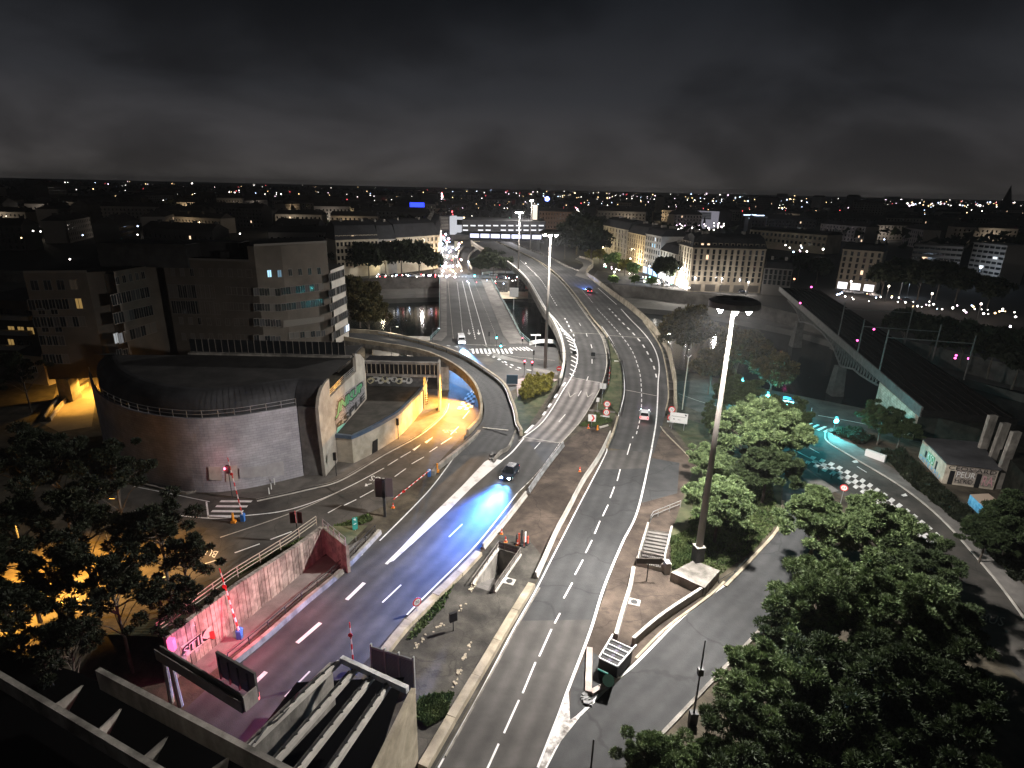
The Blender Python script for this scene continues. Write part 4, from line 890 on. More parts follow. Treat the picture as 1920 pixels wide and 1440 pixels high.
b=B(); b.sweep([P(775,1290,Z+.5),P(672,1500,Z+.5)],[(-.16,-7),(-.16,0),(.16,0),(.16,-7)]); b.build('side_wall',CONCY,bf)
q=P(752,1318,Z+.5); b=B(); b.box((q[0]+.25,q[1],3.1),(.3,.5,7.0)); b.build('pilaster',CONCD,bf)
b=B(); b.poly([P(560,1310,.5),P(760,1300,.5),P(700,1500,.5),P(420,1500,.5)],z=2.2); b.build('dark_sheet',MATS['unlit_pit'],bf)  # black sheet under the beams: the dark between them put into a surface
b=B(); b.sweep([P(620,1240,Z),P(455,1398,Z)],[(-.1,-5),(-.1,-.1),(.1,-.1),(.1,-5)]); b.build('side_wall',CONCD,bf)
for i,(a,c) in enumerate((((629,1240),(453,1405)),((661,1254),(471,1471)),((695,1265),(531,1471)),((728,1276),(587,1481)))):
    A,C=np.array(P(*a,Z+.07)),np.array(P(*c,Z+.07)); k0_=None
    for t in np.linspace(.04,.96,9):
        q=A+(C-A)*t
        if k0_ is None: b=B(); b.box((0,0,0),(.24,.12,.14)); k0_=b.build('clamp',METALD,bf); k0_.matrix_parent_inverse=bf.matrix_basis.inverted(); k0_.location=q; k0_.rotation_euler=(0,0,.6)
        else: place(k0_,bf,tuple(q),.6)
b=B(); pth=[P(600,1262,Z+.1),P(560,1300,Z+.15),P(548,1322,Z-.1),P(520,1350,Z+.1),P(500,1362,Z),P(478,1392,Z+.1)]
for a,c in zip(pth,pth[1:]): b.tube(a,c,.07,.07,6)
b.build('loose_cable',METALD,bf)
# louvred screen
sa,sb=P(700,1276),P(778,1302); sn=empty('louvre_screen',sa,'tall grey louvred steel screen between the tunnel mouth and the median','screen')
L_=math.dist(sa[:2],sb[:2]); ang=math.atan2(sb[1]-sa[1],sb[0]-sa[0]); mx_=((sa[0]+sb[0])/2,(sa[1]+sb[1])/2)
sh=3.9; s0_=None
for i in range(26):
    z=.3+i*(sh-.6)/25
    if s0_ is None: b=B(); b.box((0,0,0),(L_,.1,.1)); s0_=b.build('slat',mat('grey_slat',(.10,.10,.10),.6,(.15,.15,.15),1,4),sn); s0_.matrix_parent_inverse=sn.matrix_basis.inverted(); s0_.location=(mx_[0],mx_[1],z); s0_.rotation_euler=(0,0,ang)
    else: place(s0_,sn,(mx_[0],mx_[1],z),ang)
for t in (0,.33,.66,1): q=(sa[0]+(sb[0]-sa[0])*t,sa[1]+(sb[1]-sa[1])*t); b=B(); b.box((q[0],q[1],sh/2),(.12,.2,sh),ang); b.build('post',METAL,sn)
b=B(); b.box((mx_[0],mx_[1],sh-.35),(L_,.16,.12),ang); b.build('rail',METAL,sn)
# ================================================================ barriers, kerbs, pits
def barrier(path,label,mt=CONCL,seg=3.0,h=.8,w=.55,name='concrete_barrier'):
    D=arc(path); n=max(1,int(D[-1]/seg)); root=empty(name,path[0],label,'road barrier')
    for i in range(n):
        s0,s1=D[-1]*i/n+.03,D[-1]*(i+1)/n-.03; q=sub(path,s0,s1,3); b=B()
        b.sweep(q,[(-w/2,0),(-w/2,.15),(-.1,.4),(-.08,h),(.08,h),(.1,.4),(w/2,.15),(w/2,0)]); b.build('segment',mt,root)
    return root
def segwall(path,label,mt,w,h,seg=4.2):
    D=arc(path); n=max(1,int(D[-1]/seg)); root=empty('kerb_wall',path[0],label,'kerb wall'); rg=random.Random(int(D[-1]*10))
    for i in range(n):
        q=[(p[0],p[1],p[2]) for p in sub(path,D[-1]*i/n+.025,D[-1]*(i+1)/n-.025,3)]; hh=h+rg.uniform(-.03,.03); o_=rg.uniform(-.03,.03); b=B(); b.sweep(q,[(-w/2+o_,0),(-w/2+.04+o_,hh),(w/2-.04+o_,hh),(w/2+o_,0)]); b.build('segment',mt,root)
    return root
def wallline(name,path,label,cat,mt,w,h,z0=0,parent=None):
    b=B(); b.sweep(path,[(-w/2,z0),(-w/2,h),(w/2,h),(w/2,z0)]); return b.build(name,mt,parent,label,cat)
GREYB=mat('grey_barrier',(.20,.20,.20),.6,(.30,.30,.30),1,6,stain=(.8,.3))
barrier(line_px([(1056,836),(1020,882),(990,925)],None),'grey segmented road barrier from the concrete slope to the widening median',GREYB)
barrier(line_px([(986,930),(945,982),(905,1030)],None),'pale concrete road barrier beside the blue lit lane',CONCL)
segwall(line_px([(898,1040),(850,1090),(806,1132),(765,1172),(720,1228)],None),'wide ochre concrete kerb wall between the tunnel bound road and the median',CONCY,.9,.45)
barrier(line_px([(1144,815),(1122,860),(1092,905),(1066,955),(1042,1000),(1022,1045),(1004,1085)],None),'long pale road barrier on the left of the straight two lane road',CONCL)
segwall(line_px([(997,1100),(955,1168),(896,1268),(850,1345),(792,1445)],None),'broad ochre kerb wall running to the bottom edge left of the straight road',CONCY,.85,.5)
wallline('drain_kerb',line_px([(1012,1104),(972,1172),(912,1282),(868,1362),(835,1420)],None),'thin pale drain kerb inside the broad ochre kerb wall','kerb',CONCD,.12,.18)
wallline('kerb_wall',line_px([(1158,785),(1150,812),(1138,840)],None),'short yellowish kerb at the tip of the grass strip','kerb wall',CONCY,.35,.5)
wallline('low_wall',line_px([(907,800),(893,822),(860,850),(820,882),(812,893)],None),'dark low wall between the ramp foot and the bus road','wall',CONCD,.5,.8)
wallline('low_wall',line_px([(970,803),(955,840),(938,852),(925,868)],None),'short parapet stub at the foot of the ramp beside the white gore','wall',CONCD,.3,.6)
wallline('kerb',line_px([(842,757),(833,778),(789,816),(722,853),(642,900),(585,917),(482,940)],None),'long pale kerb of the sidewalk along the bus road','kerb',CONCL,.18,.1)
wallline('kerb',line_px([(1551,806),(1547,815),(1552,829),(1594,855),(1687,911),(1762,971),(1837,1053),(1886,1113),(1925,1168)],None),'curved pale kerb along the right hand street','kerb',CONCL,.2,.14)
wallline('kerb',line_px([(1360,1100),(1412,1046),(1461,988),(1468,940)],None),'curved double kerb between the lawn and the service road','kerb',CONCY,.35,.16)
wallline('kerb',line_px([(1218,1402),(1350,1262),(1446,1160)],None),'faded kerb on the right side of the service road','kerb',CONCD,.3,.14)
wallline('kerb',line_px([(1238,800),(1250,815),(1290,855),(1310,880)],None),'pale kerb between the brown forecourt and the hillside lawn','kerb',CONCY,.2,.12)
wallline('kerb',line_px([(253,893),(300,905),(345,918),(372,920)],None),'curved low island kerb in front of the drum building','kerb',CONCD,.6,.35)
wallline('kerb',line_px([(254,905),(300,917),(350,926),(383,915)],None),'outer curved island kerb in front of the drum building','kerb',CONCD,.35,.3)
wallline('low_wall',line_px([(1187,1073),(1180,1110),(1165,1160),(1154,1200)],None),'thin bright low wall along the left side of the brown forecourt','wall',CONCL,.38,.75)
wallline('low_wall',line_px([(1186,1211),(1240,1165),(1325,1108)],None),'thin bright low wall along the service road side of the forecourt','wall',CONCL,.30,.95)
wallline('kerb',line_px([(1192,1236),(1250,1178),(1330,1118),(1358,1092)],None),'ochre kerb at the foot of the forecourt wall beside the service road','kerb',CONCY,.25,.14)
b=B(); b.sweep([P(1105,1219),P(1103,1302)],[(-.30,0),(-.27,.35),(.27,.35),(.30,0)]); b.sweep([P(1108,1302),P(1130,1290),P(1158,1271)],[(-.25,0),(-.22,.3),(.22,.3),(.25,0)]); b.build('nose_kerb',mat('pink_concrete',(.42,.35,.31),.85,(.6,.52,.47),1,7,stain=(.8,.2)),label='pinkish V shaped kerb pointing at the split of the roads',cat='kerb')
b=B(); q=P(1101,1312)
rng=random.Random(11)
for i in range(14): b.box((q[0]+rng.uniform(-.45,.45),q[1]+rng.uniform(-.45,.45),.05+rng.uniform(0,.12)),(rng.uniform(.2,.5),rng.uniform(.1,.3),rng.uniform(.08,.2)),rng.uniform(0,3))
b.build('broken_cushion',GREYB,label='heap of broken crash cushion rubble at the point of the V kerb',cat='rubble',kind='stuff')
# debris at the gore
b=B(); q=P(926,857)
for i in range(10): b.box((q[0]+rng.uniform(-.8,.8),q[1]+rng.uniform(-1.2,1.2),.12),(rng.uniform(.2,.7),rng.uniform(.15,.4),rng.uniform(.1,.3)),rng.uniform(0,3))
b.build('debris',METALD,label='dark bits of a wrecked guard rail end in the tip of the white gore',cat='debris',kind='stuff')
def stairpit(name,label,PT,depth,nst,deep_end_far,mt,rail=True):
    root=empty(name,PT[0],label,'staircase')
    z=-depth; b=B(); n=4
    for i in range(4):
        a,c=PT[i],PT[(i+1)%4]; b.face([(a[0],a[1],z),(a[0],a[1],0),(c[0],c[1],0),(c[0],c[1],z)])
    b.face([(p[0],p[1],z) for p in PT][::-1] if 0 else [(p[0],p[1],z) for p in PT]); b.build('pit_wall',mt,root)
    FL,FR,NR,NL=[np.array(p) for p in PT]
    s0=None
    for i in range(nst):
        t0,t1=i/nst*.86,(i+1)/nst*.86
        if deep_end_far: L0,L1,R0,R1=NL+(FL-NL)*t0,NL+(FL-NL)*t1,NR+(FR-NR)*t0,NR+(FR-NR)*t1
        else: L0,L1,R0,R1=FL+(NL-FL)*t0,FL+(NL-FL)*t1,FR+(NR-FR)*t0,FR+(NR-FR)*t1
        zz=-(i+1)*depth/nst; e=.02; u=(R0-L0)/np.linalg.norm(R0-L0)*e
        A,C,Dd,E=L0+u,R0-u,R1-u,L1+u
        q=[(p[0],p[1]) for p in (A,C,Dd,E)]
        if not deep_end_far: pass
        b=B(); b.prism(q,z+.01,zz); b.build('step',PAVE,root)
    return root
s1=stairpit('stairwell','open stairwell with handrails sunk into the median beside the worksite',PIT1,3.2,14,True,CONCD)
s2=stairpit('stairwell','wide stairway with bright steps going down beside the tall mast',PIT2,3.4,16,False,CONCD)
FL,FR,NR,NL=PIT1
MH=mat('handrail_brown',(.25,.22,.19),.5,metal=.3)
railing([NL,FL,FR,NR],1.05,1.3,2,MH,label='steel railing round three sides of the median stairwell')
b=B(); b.face([(FL[0],FL[1],.1),(FR[0],FR[1],.1),(FR[0],FR[1],.95),(FL[0],FL[1],.95)]); b.face([(NR[0],NR[1],.1),(FR[0],FR[1],.1),(FR[0],FR[1],.9),(NR[0],NR[1],.9)])
b.build('mesh_panel',mat('mesh_panel',(.11,.10,.09),.7,(.16,.15,.14),3,4),label='dark infill panels of the median stairwell railing',cat='panel')
b=B()
for off,(a,c) in ((.15,(FL,NL)),(.15,(NR,FR))): b.sweep([a,c],[(-.15,0),(-.15,.22),(.15,.22),(.15,0)])
b.build('coping',CONCL,s1)
FL,FR,NR,NL=PIT2
b=B(); b.sweep([FL,NL],[(-.12,0),(-.12,1.0),(.12,1.0),(.12,0)]); b.sweep([NR,FR],[(-.12,0),(-.12,1.0),(.12,1.0),(.12,0)]); b.sweep([NL,NR],[(-.06,0),(-.06,.5),(.06,.5),(.06,0)]); b.build('parapet',CONCL,s2)
railing([NL,NR],1.5,.18,1,MH,label='barred steel railing across the deep end of the mast stairway',z0=.5)
q=NR; b=B(); b.box((q[0]+.45,q[1]-.1,.7),(.6,.9,1.4),.1); b.build('side_pier',CONCL,s2)
railing([P(1219,980),P(1224,972),P(1275,951)],1.0,1.6,2,METAL,label='bent steel handrail leading to the mast stairway')
# finger-shaped dark direction board over the stairs
q=P(1212,1090); dsn=empty('direction_sign',q,'dark arrow shaped direction board on a post in front of the mast stairway','sign')
b=B(); b.tube(q,(q[0],q[1],3.0),.06,.06,8); b.build('post',METALD,dsn)
b=B(); b.hexa([(q[0]-1.3,q[1]-.12,2.3),(q[0]+1.2,q[1]-.12,2.3),(q[0]+1.2,q[1]-.04,2.3),(q[0]-1.3,q[1]-.04,2.3)],[(q[0]-1.3,q[1]-.12,2.95),(q[0]+1.2,q[1]-.12,2.95),(q[0]+1.2,q[1]-.04,2.95),(q[0]-1.3,q[1]-.04,2.95)]); b.face([(q[0]+1.2,q[1]-.08,2.2),(q[0]+1.65,q[1]-.08,2.62),(q[0]+1.2,q[1]-.08,3.05)]); b.build('board',mat('brown_sign',(.06,.05,.04),.5),dsn)
# triangular plinth
tri=[P(1257,1075,0),P(1322,1106,0),P(1350,1072,0),P(1300,1052,0)]
b=B(); b.prism([(p[0],p[1]) for p in [P(1258,1073,1.1),P(1321,1102,1.1),P(1350,1070,1.1),P(1302,1050,1.1)]],0,1.1); b.build('plinth',CONCD,label='raised triangular concrete plinth at the foot of the tall near mast',cat='plinth')
railing([P(1347,1093),P(1375,1076),P(1400,1052)],.35,3,1,METALD,label='low dark pipe rail bent round the kerb beyond the plinth')
# shelter with slatted top at the fork
q0,q1,q2,q3=[P(*p,1.5) for p in [(1144,1199),(1186,1218),(1158,1251),(1123,1234)]]
sh=empty('slatted_shelter',(q3[0],q3[1],0),'dark box with four white framed louvre openings on its sloping top at the road fork','vent box')
b=B(); b.hexa([(q3[0],q3[1],0),(q2[0],q2[1],0),(q1[0],q1[1],0),(q0[0],q0[1],0)],[q3,q2,q1,q0]); b.build('body',BLACK,sh)
for i in range(5):
    t=i/4; a=np.array(q0)*(1-t)+np.array(q3)*t; c=np.array(q1)*(1-t)+np.array(q2)*t; b=B(); b.sweep([tuple(a),tuple(c)],[(-.05,0),(-.05,.12),(.05,.12),(.05,0)]); b.build('bar',WHITE,sh)
for a,c in ((q0,q3),(q1,q2)): 
    e=np.array(a)+(np.array(a)-np.array(c))*.25; b=B(); b.sweep([tuple(e),tuple(c)],[(-.06,-.02),(-.06,.14),(.06,.14),(.06,-.02)]); b.build('side_bar',WHITE,sh)
for i in range(4):
    t=(i+.5)/4; a=np.array(q0)*(1-t)+np.array(q3)*t; c=np.array(q1)*(1-t)+np.array(q2)*t; m_=a*.5+c*.5; b=B(); b.box((m_[0],m_[1],1.53),(.35,.28,.04),.5); b.build('plate',mat('violet_grey',(.10,.09,.13),.6),sh)
b=B(); b.tube(P(1141,1276,.3),P(1141,1276,1.5),.5,.5,12); b.build('drum',mat('dark_green',(.02,.05,.035),.4,spec=.6),label='dark green rounded cabinet with teal rims in the V of the kerb',cat='cabinet')
b=B(); a,c=P(1121,1255,1.2),P(1140,1264,1.2); b.sweep([a,c],[(-.05,0),(-.05,.1),(.05,.1),(.05,0)]); b.build('rim',glow('teal_rim',(.05,.6,.45),.35),label='thin teal light strip above the green cabinet',cat='light strip')
# manholes
for px,l in (((1189,1129),'square pale framed round manhole on the brown forecourt'),((955,1090),'rectangular cover beside the median stairwell')):
    q=P(*px); b=B(); b.box((q[0],q[1],.03),(1.2,1.0,.04),R(-20)); mo=b.build('manhole',CONCL,label=l,cat='manhole'); b=B(); b.tube((q[0],q[1],.05),(q[0],q[1],.07),.36,.36,16); b.build('cover',METALD,mo)
# white concrete shards along the old median joint
b=B(); rng=random.Random(21)
for a,c in (((772,1218),(880,1128)),((850,1290),(882,1205)),((895,1085),(880,1110))):
    for k in range(26):
        t=rng.random(); q=P(a[0]+(c[0]-a[0])*t+rng.uniform(-4,4),a[1]+(c[1]-a[1])*t+rng.uniform(-3,3)); s=rng.uniform(.05,.24)
        n=5; ph=rng.uniform(0,6); ring=[(q[0]+s*rng.uniform(.6,1)*math.cos(ph+k2*math.tau/n),q[1]+s*rng.uniform(.6,1)*math.sin(ph+k2*math.tau/n)) for k2 in range(n)]
        b.prism(ring,0,.02+rng.uniform(.01,.09))
b.build('broken_concrete',CONCY,label='scattered pale shards of broken concrete on the median',cat='rubble',kind='stuff')
# ================================================================ street furniture
def cone_proto():
    r=empty('traffic_cone',(0,0,0),'x','traffic cone'); b=B(); b.box((0,0,.03),(.42,.42,.06)); b.build('base',ORANGE,r)
    b=B(); b.tube((0,0,.06),(0,0,.78),.16,.035,10); b.build('cone',mat('cone_red',(.75,.08,.04),.5),r)
    b=B(); b.tube((0,0,.3),(0,0,.5),.123,.078,10); b.build('band',WHITE,r); return r
cp=cone_proto(); first=True
for px,l in (((1087,884),'orange cone standing alone in the middle of the brown median'),((940,1001),'orange cone farthest up behind the median stairwell'),((948,1016),'orange cone between the lone cone and the stairwell railing'),((1103,803),'orange cone beside the red chevron board'),((970,1022),'orange cone close to the red worksite barrier'),((737,952),'orange cone at the free end of the lowered boom')):
    o=cp if first else dup(cp); first=False; o.location=P(*px); o['label']=l; o['group']='orange traffic cones'
def roadsign(px,h,label,kind,d=.9,parts=1,face=0.,text='',rz=None,posts=1,extra=None,w=1.2,hh=.8):
    """kind disc / rect / noentry ; faces the camera side unless rz given"""
    q=P(*px) if len(px)==2 else px; root=empty('road_sign',q,label,'sign'); z=q[2]
    ang=rz if rz is not None else math.atan2(q[0],q[1])*-1
    ca,sa=math.cos(ang),math.sin(ang)
    L=lambda x,y,zz:(q[0]+x*ca-y*sa,q[1]+x*sa+y*ca,z+zz)
    for k in range(posts):
        x=0 if posts==1 else (-.35+.7*k)*w; b=B(); b.tube(L(x,.06,0),L(x,.06,h),.04,.04,8); b.build('post',METAL,root)
    def disc(zc,txt,r=d/2,ring=RED,inner=WHITE):
        b=B()
        b.add([L(r*math.cos(i*math.tau/20),0,zc+r*math.sin(i*math.tau/20)) for i in range(20)]+[L(r*math.cos(i*math.tau/20),.03,zc+r*math.sin(i*math.tau/20)) for i in range(20)],[tuple(range(20)),tuple(range(20,40))[::-1]]+[(i,i+20,(i+1)%20+20,(i+1)%20) for i in range(20)],0)
        if inner is not None: b.add([L(r*.74*math.cos(i*math.tau/20),-.012,zc+r*.74*math.sin(i*math.tau/20)) for i in range(20)],[tuple(range(20))],1)
        if txt: lettering(b,txt,[L(-r*.45,-.024,zc-r*.35),L(r*.45,-.024,zc-r*.35),L(r*.45,-.024,zc+r*.35),L(-r*.45,-.024,zc+r*.35)],2)
        b.build('disc',[ring,inner or ring,BLACK],root)
    def rect(zc,ww,h_,m,marks=None,txt=None,mm=BLACK):
        b=B(); c=L(0,.015,zc); b.box(c,(ww,.04,h_),ang,0)
        if txt: lettering(b,txt,[L(-ww*.4,-.02,zc-h_*.3),L(ww*.4,-.02,zc-h_*.3),L(ww*.4,-.02,zc+h_*.3),L(-ww*.4,-.02,zc+h_*.3)],1)
        for mk_ in marks or []: b.face([L(x*ww/2,-.022,zc+y*h_/2) for x,y in mk_],1)
        b.build('plate',[m,mm],root)
    if kind=='disc': disc(h-d/2,text)
    if kind=='double':
        disc(h-d/2,text); rect(h-d-.18,.4,.3,WHITE); disc(h-d*1.5-.38,'3,5'); rect(h-2*d-.55,d*.95,.3,WHITE)
    if kind=='noentry':
        disc(h-d/2,None,inner=None); rect(h-d/2,d*.7,d*.2,WHITE)
    if kind=='rect': rect(h-hh/2,w,hh,extra[0],extra[1],extra[2] if len(extra)>2 else None,extra[3] if len(extra)>3 else BLACK)
    return root
roadsign((783,1153),2.0,'round red ringed speed limit sign on the ochre kerb wall beside the tunnel bound road','disc',.95,text='70',rz=R(38))
roadsign((1136,787),3.7,'pair of red ringed discs on the grass strip between the carriageways','double',1.25,text='70')
roadsign((1256,800),3.9,'pair of red ringed discs beside the white board at the right kerb','double',1.2,text='70')
roadsign((1270,806),3.2,'large white two post road works board beside the right kerb','rect',w=3.0,hh=1.9,posts=2,extra=(WHITE,[[(-.85,.3),(.8,.3),(.8,.24),(-.85,.24)],[(.62,.85),(.78,.85),(.9,.55),(.72,.5)],[(-.6,-.2),(-.45,-.2),(-.45,-.38),(-.6,-.38)],[(-.1,-.3),(.2,-.3),(.2,-.36),(-.1,-.36)]]))
roadsign((1109,800),2.3,'square chevron board with a red arrow at the head of the median','rect',w=1.35,hh=1.3,extra=(WHITE,[[(-.25,.9),(.2,.9),(.75,0),(.2,-.9),(-.25,-.9),(.3,0)]],None,RED))
roadsign((1128,757),4.2,'white board under a black signal box at the left of the grass strip','rect',w=1.25,hh=1.1,extra=(WHITE,[[(-.05,.8),(.05,.8),(.05,-.8),(-.05,-.8)]]))
roadsign((972,806,1.0),3.6,'red no entry disc on the outer parapet of the ramp','noentry',1.1)
roadsign((1047,716),3.6,'red no entry disc at the left parapet of the viaduct','noentry',1.1)
roadsign((1576,944),2.9,'red ringed disc at the tip of the traffic island near the green trees','disc',1.0,text='3,5')
roadsign((1119,778),3.4,'narrow upright pale arrow board beside the slope of the concrete road','rect',w=.55,hh=.8,extra=(WHITE,[]))
b_=roadsign((1472,785),4.3,'stack of blue and white direction boards beside the green signals','rect',w=1.9,hh=.42,extra=(BLUE,[]))
for i,(dz_,w_) in enumerate(((.65,1.9),(1.05,1.8),(1.4,1.8),(1.9,1.5))):
    q=P(1472,785); b=B(); b.box((q[0]+(.35 if i==3 else 0),q[1]-.05,4.1-dz_),(w_,.05,.26),-.55); b.build('plate',WHITE,b_)
# dark sign backs
q=P(722,968); rs=empty('road_sign',q,'tall dark back of a large board on one thick post beside the lowered boom','sign'); b=B(); b.box((q[0],q[1],1.8),(.3,.3,3.6)); b.build('post',METALD,rs)
for s in (-1,1): b=B(); b.box((q[0]+s*.62,q[1]+.1+(.15 if s>0 else 0),4.0),(.95,.1,2.6),R(8*s)); b.build('board',mat('brown_board_back',(.085,.065,.065),.6),rs)
b=B(); b.box((q[0],q[1],4.0),(.35,.3,2.6)); b.build('spine',BLACK,rs)
q=P(560,1017); rs=empty('road_sign',q,'small reddish dark double board on a post behind the retaining wall','sign'); b=B(); b.tube(q,(q[0],q[1],4.2),.07,.07,8); b.build('post',METALD,rs)
for s in (-1,1): b=B(); b.box((q[0]+s*.42,q[1]+.05,3.3),(.6,.06,1.5),R(-10*s)); b.build('board',mat('maroon_board_back',(.10,.045,.05),.6),rs)
b=B(); b.tube((q[0],q[1]-.12,2.7),(q[0],q[1]-.12,4.3),.045,.045,6); b.build('strip',mat('pink_strip',(.6,.15,.15),.5),rs)
roadsign((668,1015),3.2,'narrow green exit board on a thin post in the grass bank','rect',w=.6,hh=1.6,rz=R(25),extra=(mat('green_plate',(.04,.30,.26),.5),[[(-.5,.8),(.3,.9),(.5,.5),(-.3,.6)],[(-.5,0),(.5,.1),(.5,-.05),(-.5,-.15)]],None,WHITE))
q=P(850,1183); b=B(); b.tube(q,(q[0],q[1],1.2),.05,.05,8); b.box((q[0],q[1],1.65),(.75,.3,.95),R(30)); b.build('small_sign_back',BLACK,label='small black box sign on a short post on the lower median',cat='sign')
# boom barriers
PINKW=mat('boom_white',(.75,.62,.62),.4)
def boom(px,tip,label,blue=True,n=14,zt=None,upright=True):
    q=P(*px); root=empty('boom_barrier',q,label,'boom barrier')
    b=B(); b.box((q[0],q[1],.45),(.45,.4,.9)); b.tube((q[0]-.05,q[1]-.05,.75),(q[0]-.05,q[1]+.35,.75),.28,.28,10); b.build('motor_housing',BLUE,root)
    tp=tip
    A=np.array((q[0],q[1],.9)); C=np.array(tp)
    for i in range(n):
        a,c=A+(C-A)*i/n,A+(C-A)*(i+1)/n; b=B(); b.tube(a,c,.085*(1-.4*i/n),.085*(1-.4*(i+1)/n),6); b.build('arm_segment',RED if i%2 else PINKW,root)
    m_=A+(C-A)*.72; b=B(); b.tube(m_+[0,-.06,0],m_+[0,-.12,0],.2,.2,12); b.build('disc',RED,root); return root
q=P(450,1197); boom((450,1197),(q[0]-1.2,q[1]+.6,7.2),'raised red and white boom glowing pink in front of the retaining wall')
q=P(664,1262); boom((664,1262),(q[0]-.1,q[1]+.2,5.2),'short raised red and white boom behind the bright beam grid',n=8)
q=P(456,977); boom((456,977),(q[0]-1.3,q[1]+1,8.2),'tall raised boom standing beside the zebra stripes')
q=P(805,893); e=P(738,948); boom((805,893),(e[0],e[1],.9),'lowered red and white boom lying beside the ramp road',n=18)
q=P(1140,733); boom((1140,733),(q[0],q[1],5.2+q[2]),'raised red and white boom on the grass strip',n=10)
for px,l in (((437,980),'orange bollard lamp beside the tall boom'),((819,885),'orange post beside the blue boom motor')):
    q=P(*px); b=B(); b.tube(q,(q[0]+.1,q[1],1.4),.2,.13,8); b.box((q[0]+.1,q[1],.15),(.5,.5,.3)); b.build('orange_post',ORANGE,label=l,cat='post')
for i,px in enumerate(((505,927),(509,918),(515,909))):
    q=P(*px); b=B(); b.tube(q,(q[0],q[1],1.0),.09,.07,8); b.build('bollard',WHITE,label=['nearest of three white bollards on the left sidewalk','middle one of three white bollards on the left sidewalk','farthest of three white bollards on the left sidewalk'][i],cat='bollard',group='white bollards on the sidewalk')
# worksite props
q=P(981,1022); ws=empty('worksite_barrier',q,'red and white upright worksite beacon rack behind the stairwell','worksite barrier')
for i,(dx,dy,c,h) in enumerate(((-.5,0,'r',1.6),(-.2,.3,'k',1.9),(.25,.5,'w',1.5),(.55,.2,'r',1.1),(-.8,.4,'k',1.2),(.1,-.3,'r',1.3))):
    b=B(); b.box((q[0]+dx,q[1]+dy,h/2),(.22,.08,h),.3*i); b.build('beacon',{'r':mat('beacon_red',(.6,.09,.05),.5),'k':METALD,'w':WHITE}[c],ws)
    b=B(); b.box((q[0]+dx,q[1]+dy,.05),(.6,.35,.1),.3*i); b.build('foot',BLACK,ws)
for px,l in (((1120,806),'orange lamp post fallen beside the pale kerb log'),):
    q=P(*px); b=B(); b.tube(q,(q[0],q[1],.9),.2,.1,8); b.build('warning_lamp',ORANGE,label='orange warning lamp beside the chevron board',cat='warning lamp')
b=B(); b.sweep([P(1124,803),P(1140,799)],[(-.12,0),(-.12,.3),(.12,.3),(.12,0)]); b.build('kerb_log',CONCL,label='loose pale kerb block across the tip of the grass strip',cat='kerb block')
for px,l in (((1131,781),'small pale slab left in the grass strip'),((1156,678),'tiny pale slab in the far end of the grass strip')):
    q=PH(*px,hv); b=B(); b.box((q[0],q[1],q[2]+.12),(1.0,.35,.15)); b.build('slab',CONCL,label=l,cat='slab')
# traffic signals
CY=(.10,.85,.95); RD=(1,.10,.16)
def signal(px,h,col,label,e=40,r=.20,zb=0.,dirx=0.):
    q=P(*px,zb); root=empty('traffic_light',q,label,'traffic light'); b=B(); b.tube(q,(q[0],q[1],zb+h),.06,.05,8); b.build('pole',METALD,root)
    b=B(); b.box((q[0],q[1]-.1,zb+h-.2),(.42,.3,1.15)); b.build('housing',BLACK,root)
    if col:
        zz=zb+h-(.5 if col is CY else -.15); nm='lens_'+('green' if col is CY else 'red'); b=B(); 
        for (r0,r1,d) in ((r,r*.8,.08),(r*.8,r*.1,.12)): pass
        b.tube((q[0],q[1]-.26,zz),(q[0],q[1]-.38,zz),r,r*.6,12); b.build('lens',glow(nm,col,22 if col is CY else 12),root)
        lamp('signal_glow','POINT',(q[0],q[1]-.9,zz),e,col,.15,parent=root)
    return root
signal((983,704),3.3,RD,'left one of the two red signals at the bridge head',120); signal((997,706),3.3,RD,'right one of the two red signals at the bridge head',100)
signal((939,668),3.2,CY,'green signal on the triangular refuge near the zebra',90); signal((931,650),3.0,CY,'small green signal at the end of the bridge lanes',25)
signal((917,652),4.0,None,'unlit signal post with a white top beside the zebra'); signal((979,657),3.2,RD,'dim pink lit signal on the right footway of the bridge',15,r=.1)
signal((1000,682),3.0,None,'unlit black signal behind the right red one')
signal((1387,738),3.2,CY,'farthest green signal under the bare trees of the quay',4500,.4); signal((1434,768),3.4,CY,'second green signal beside the quay trees',4500,.4); signal((1457,786),3.4,CY,'green signal just left of the stacked direction boards',2600,.42); signal((1561,815),3.2,CY,'green signal at the kerb corner beyond the zebra',3000,.42)
signal((436,935),4.6,None,'curved signal post in front of the drum building'); q=P(431,935)
b=B(); b.tube((q[0],q[1]-.1,4.5),(q[0],q[1]-.25,4.5),.16,.12,12); b.build('red_lamp',glow('lens_red',RD,9),label='glowing red lamp before the double doors of the drum',cat='signal lamp'); lamp('signal_glow','POINT',(q[0],q[1]-.6,4.4),60,RD,.15)
signal((631,893),3.4,None,'black signal at the corner of the end wall'); signal((747,824),3.4,None,'black signal in front of the warm lit wall')
signal((890,530),3.5,CY,'green signal at the far end of the bridge, left side',300,.35); signal((886,508),3.5,None,'dark signal at the far junction') 
signal((826,507),3.5,CY,'green signal at the far left end of the bridge parapet',260,.35); signal((913,514),3.5,CY,'green signal farthest away behind the bridge',150,.35)
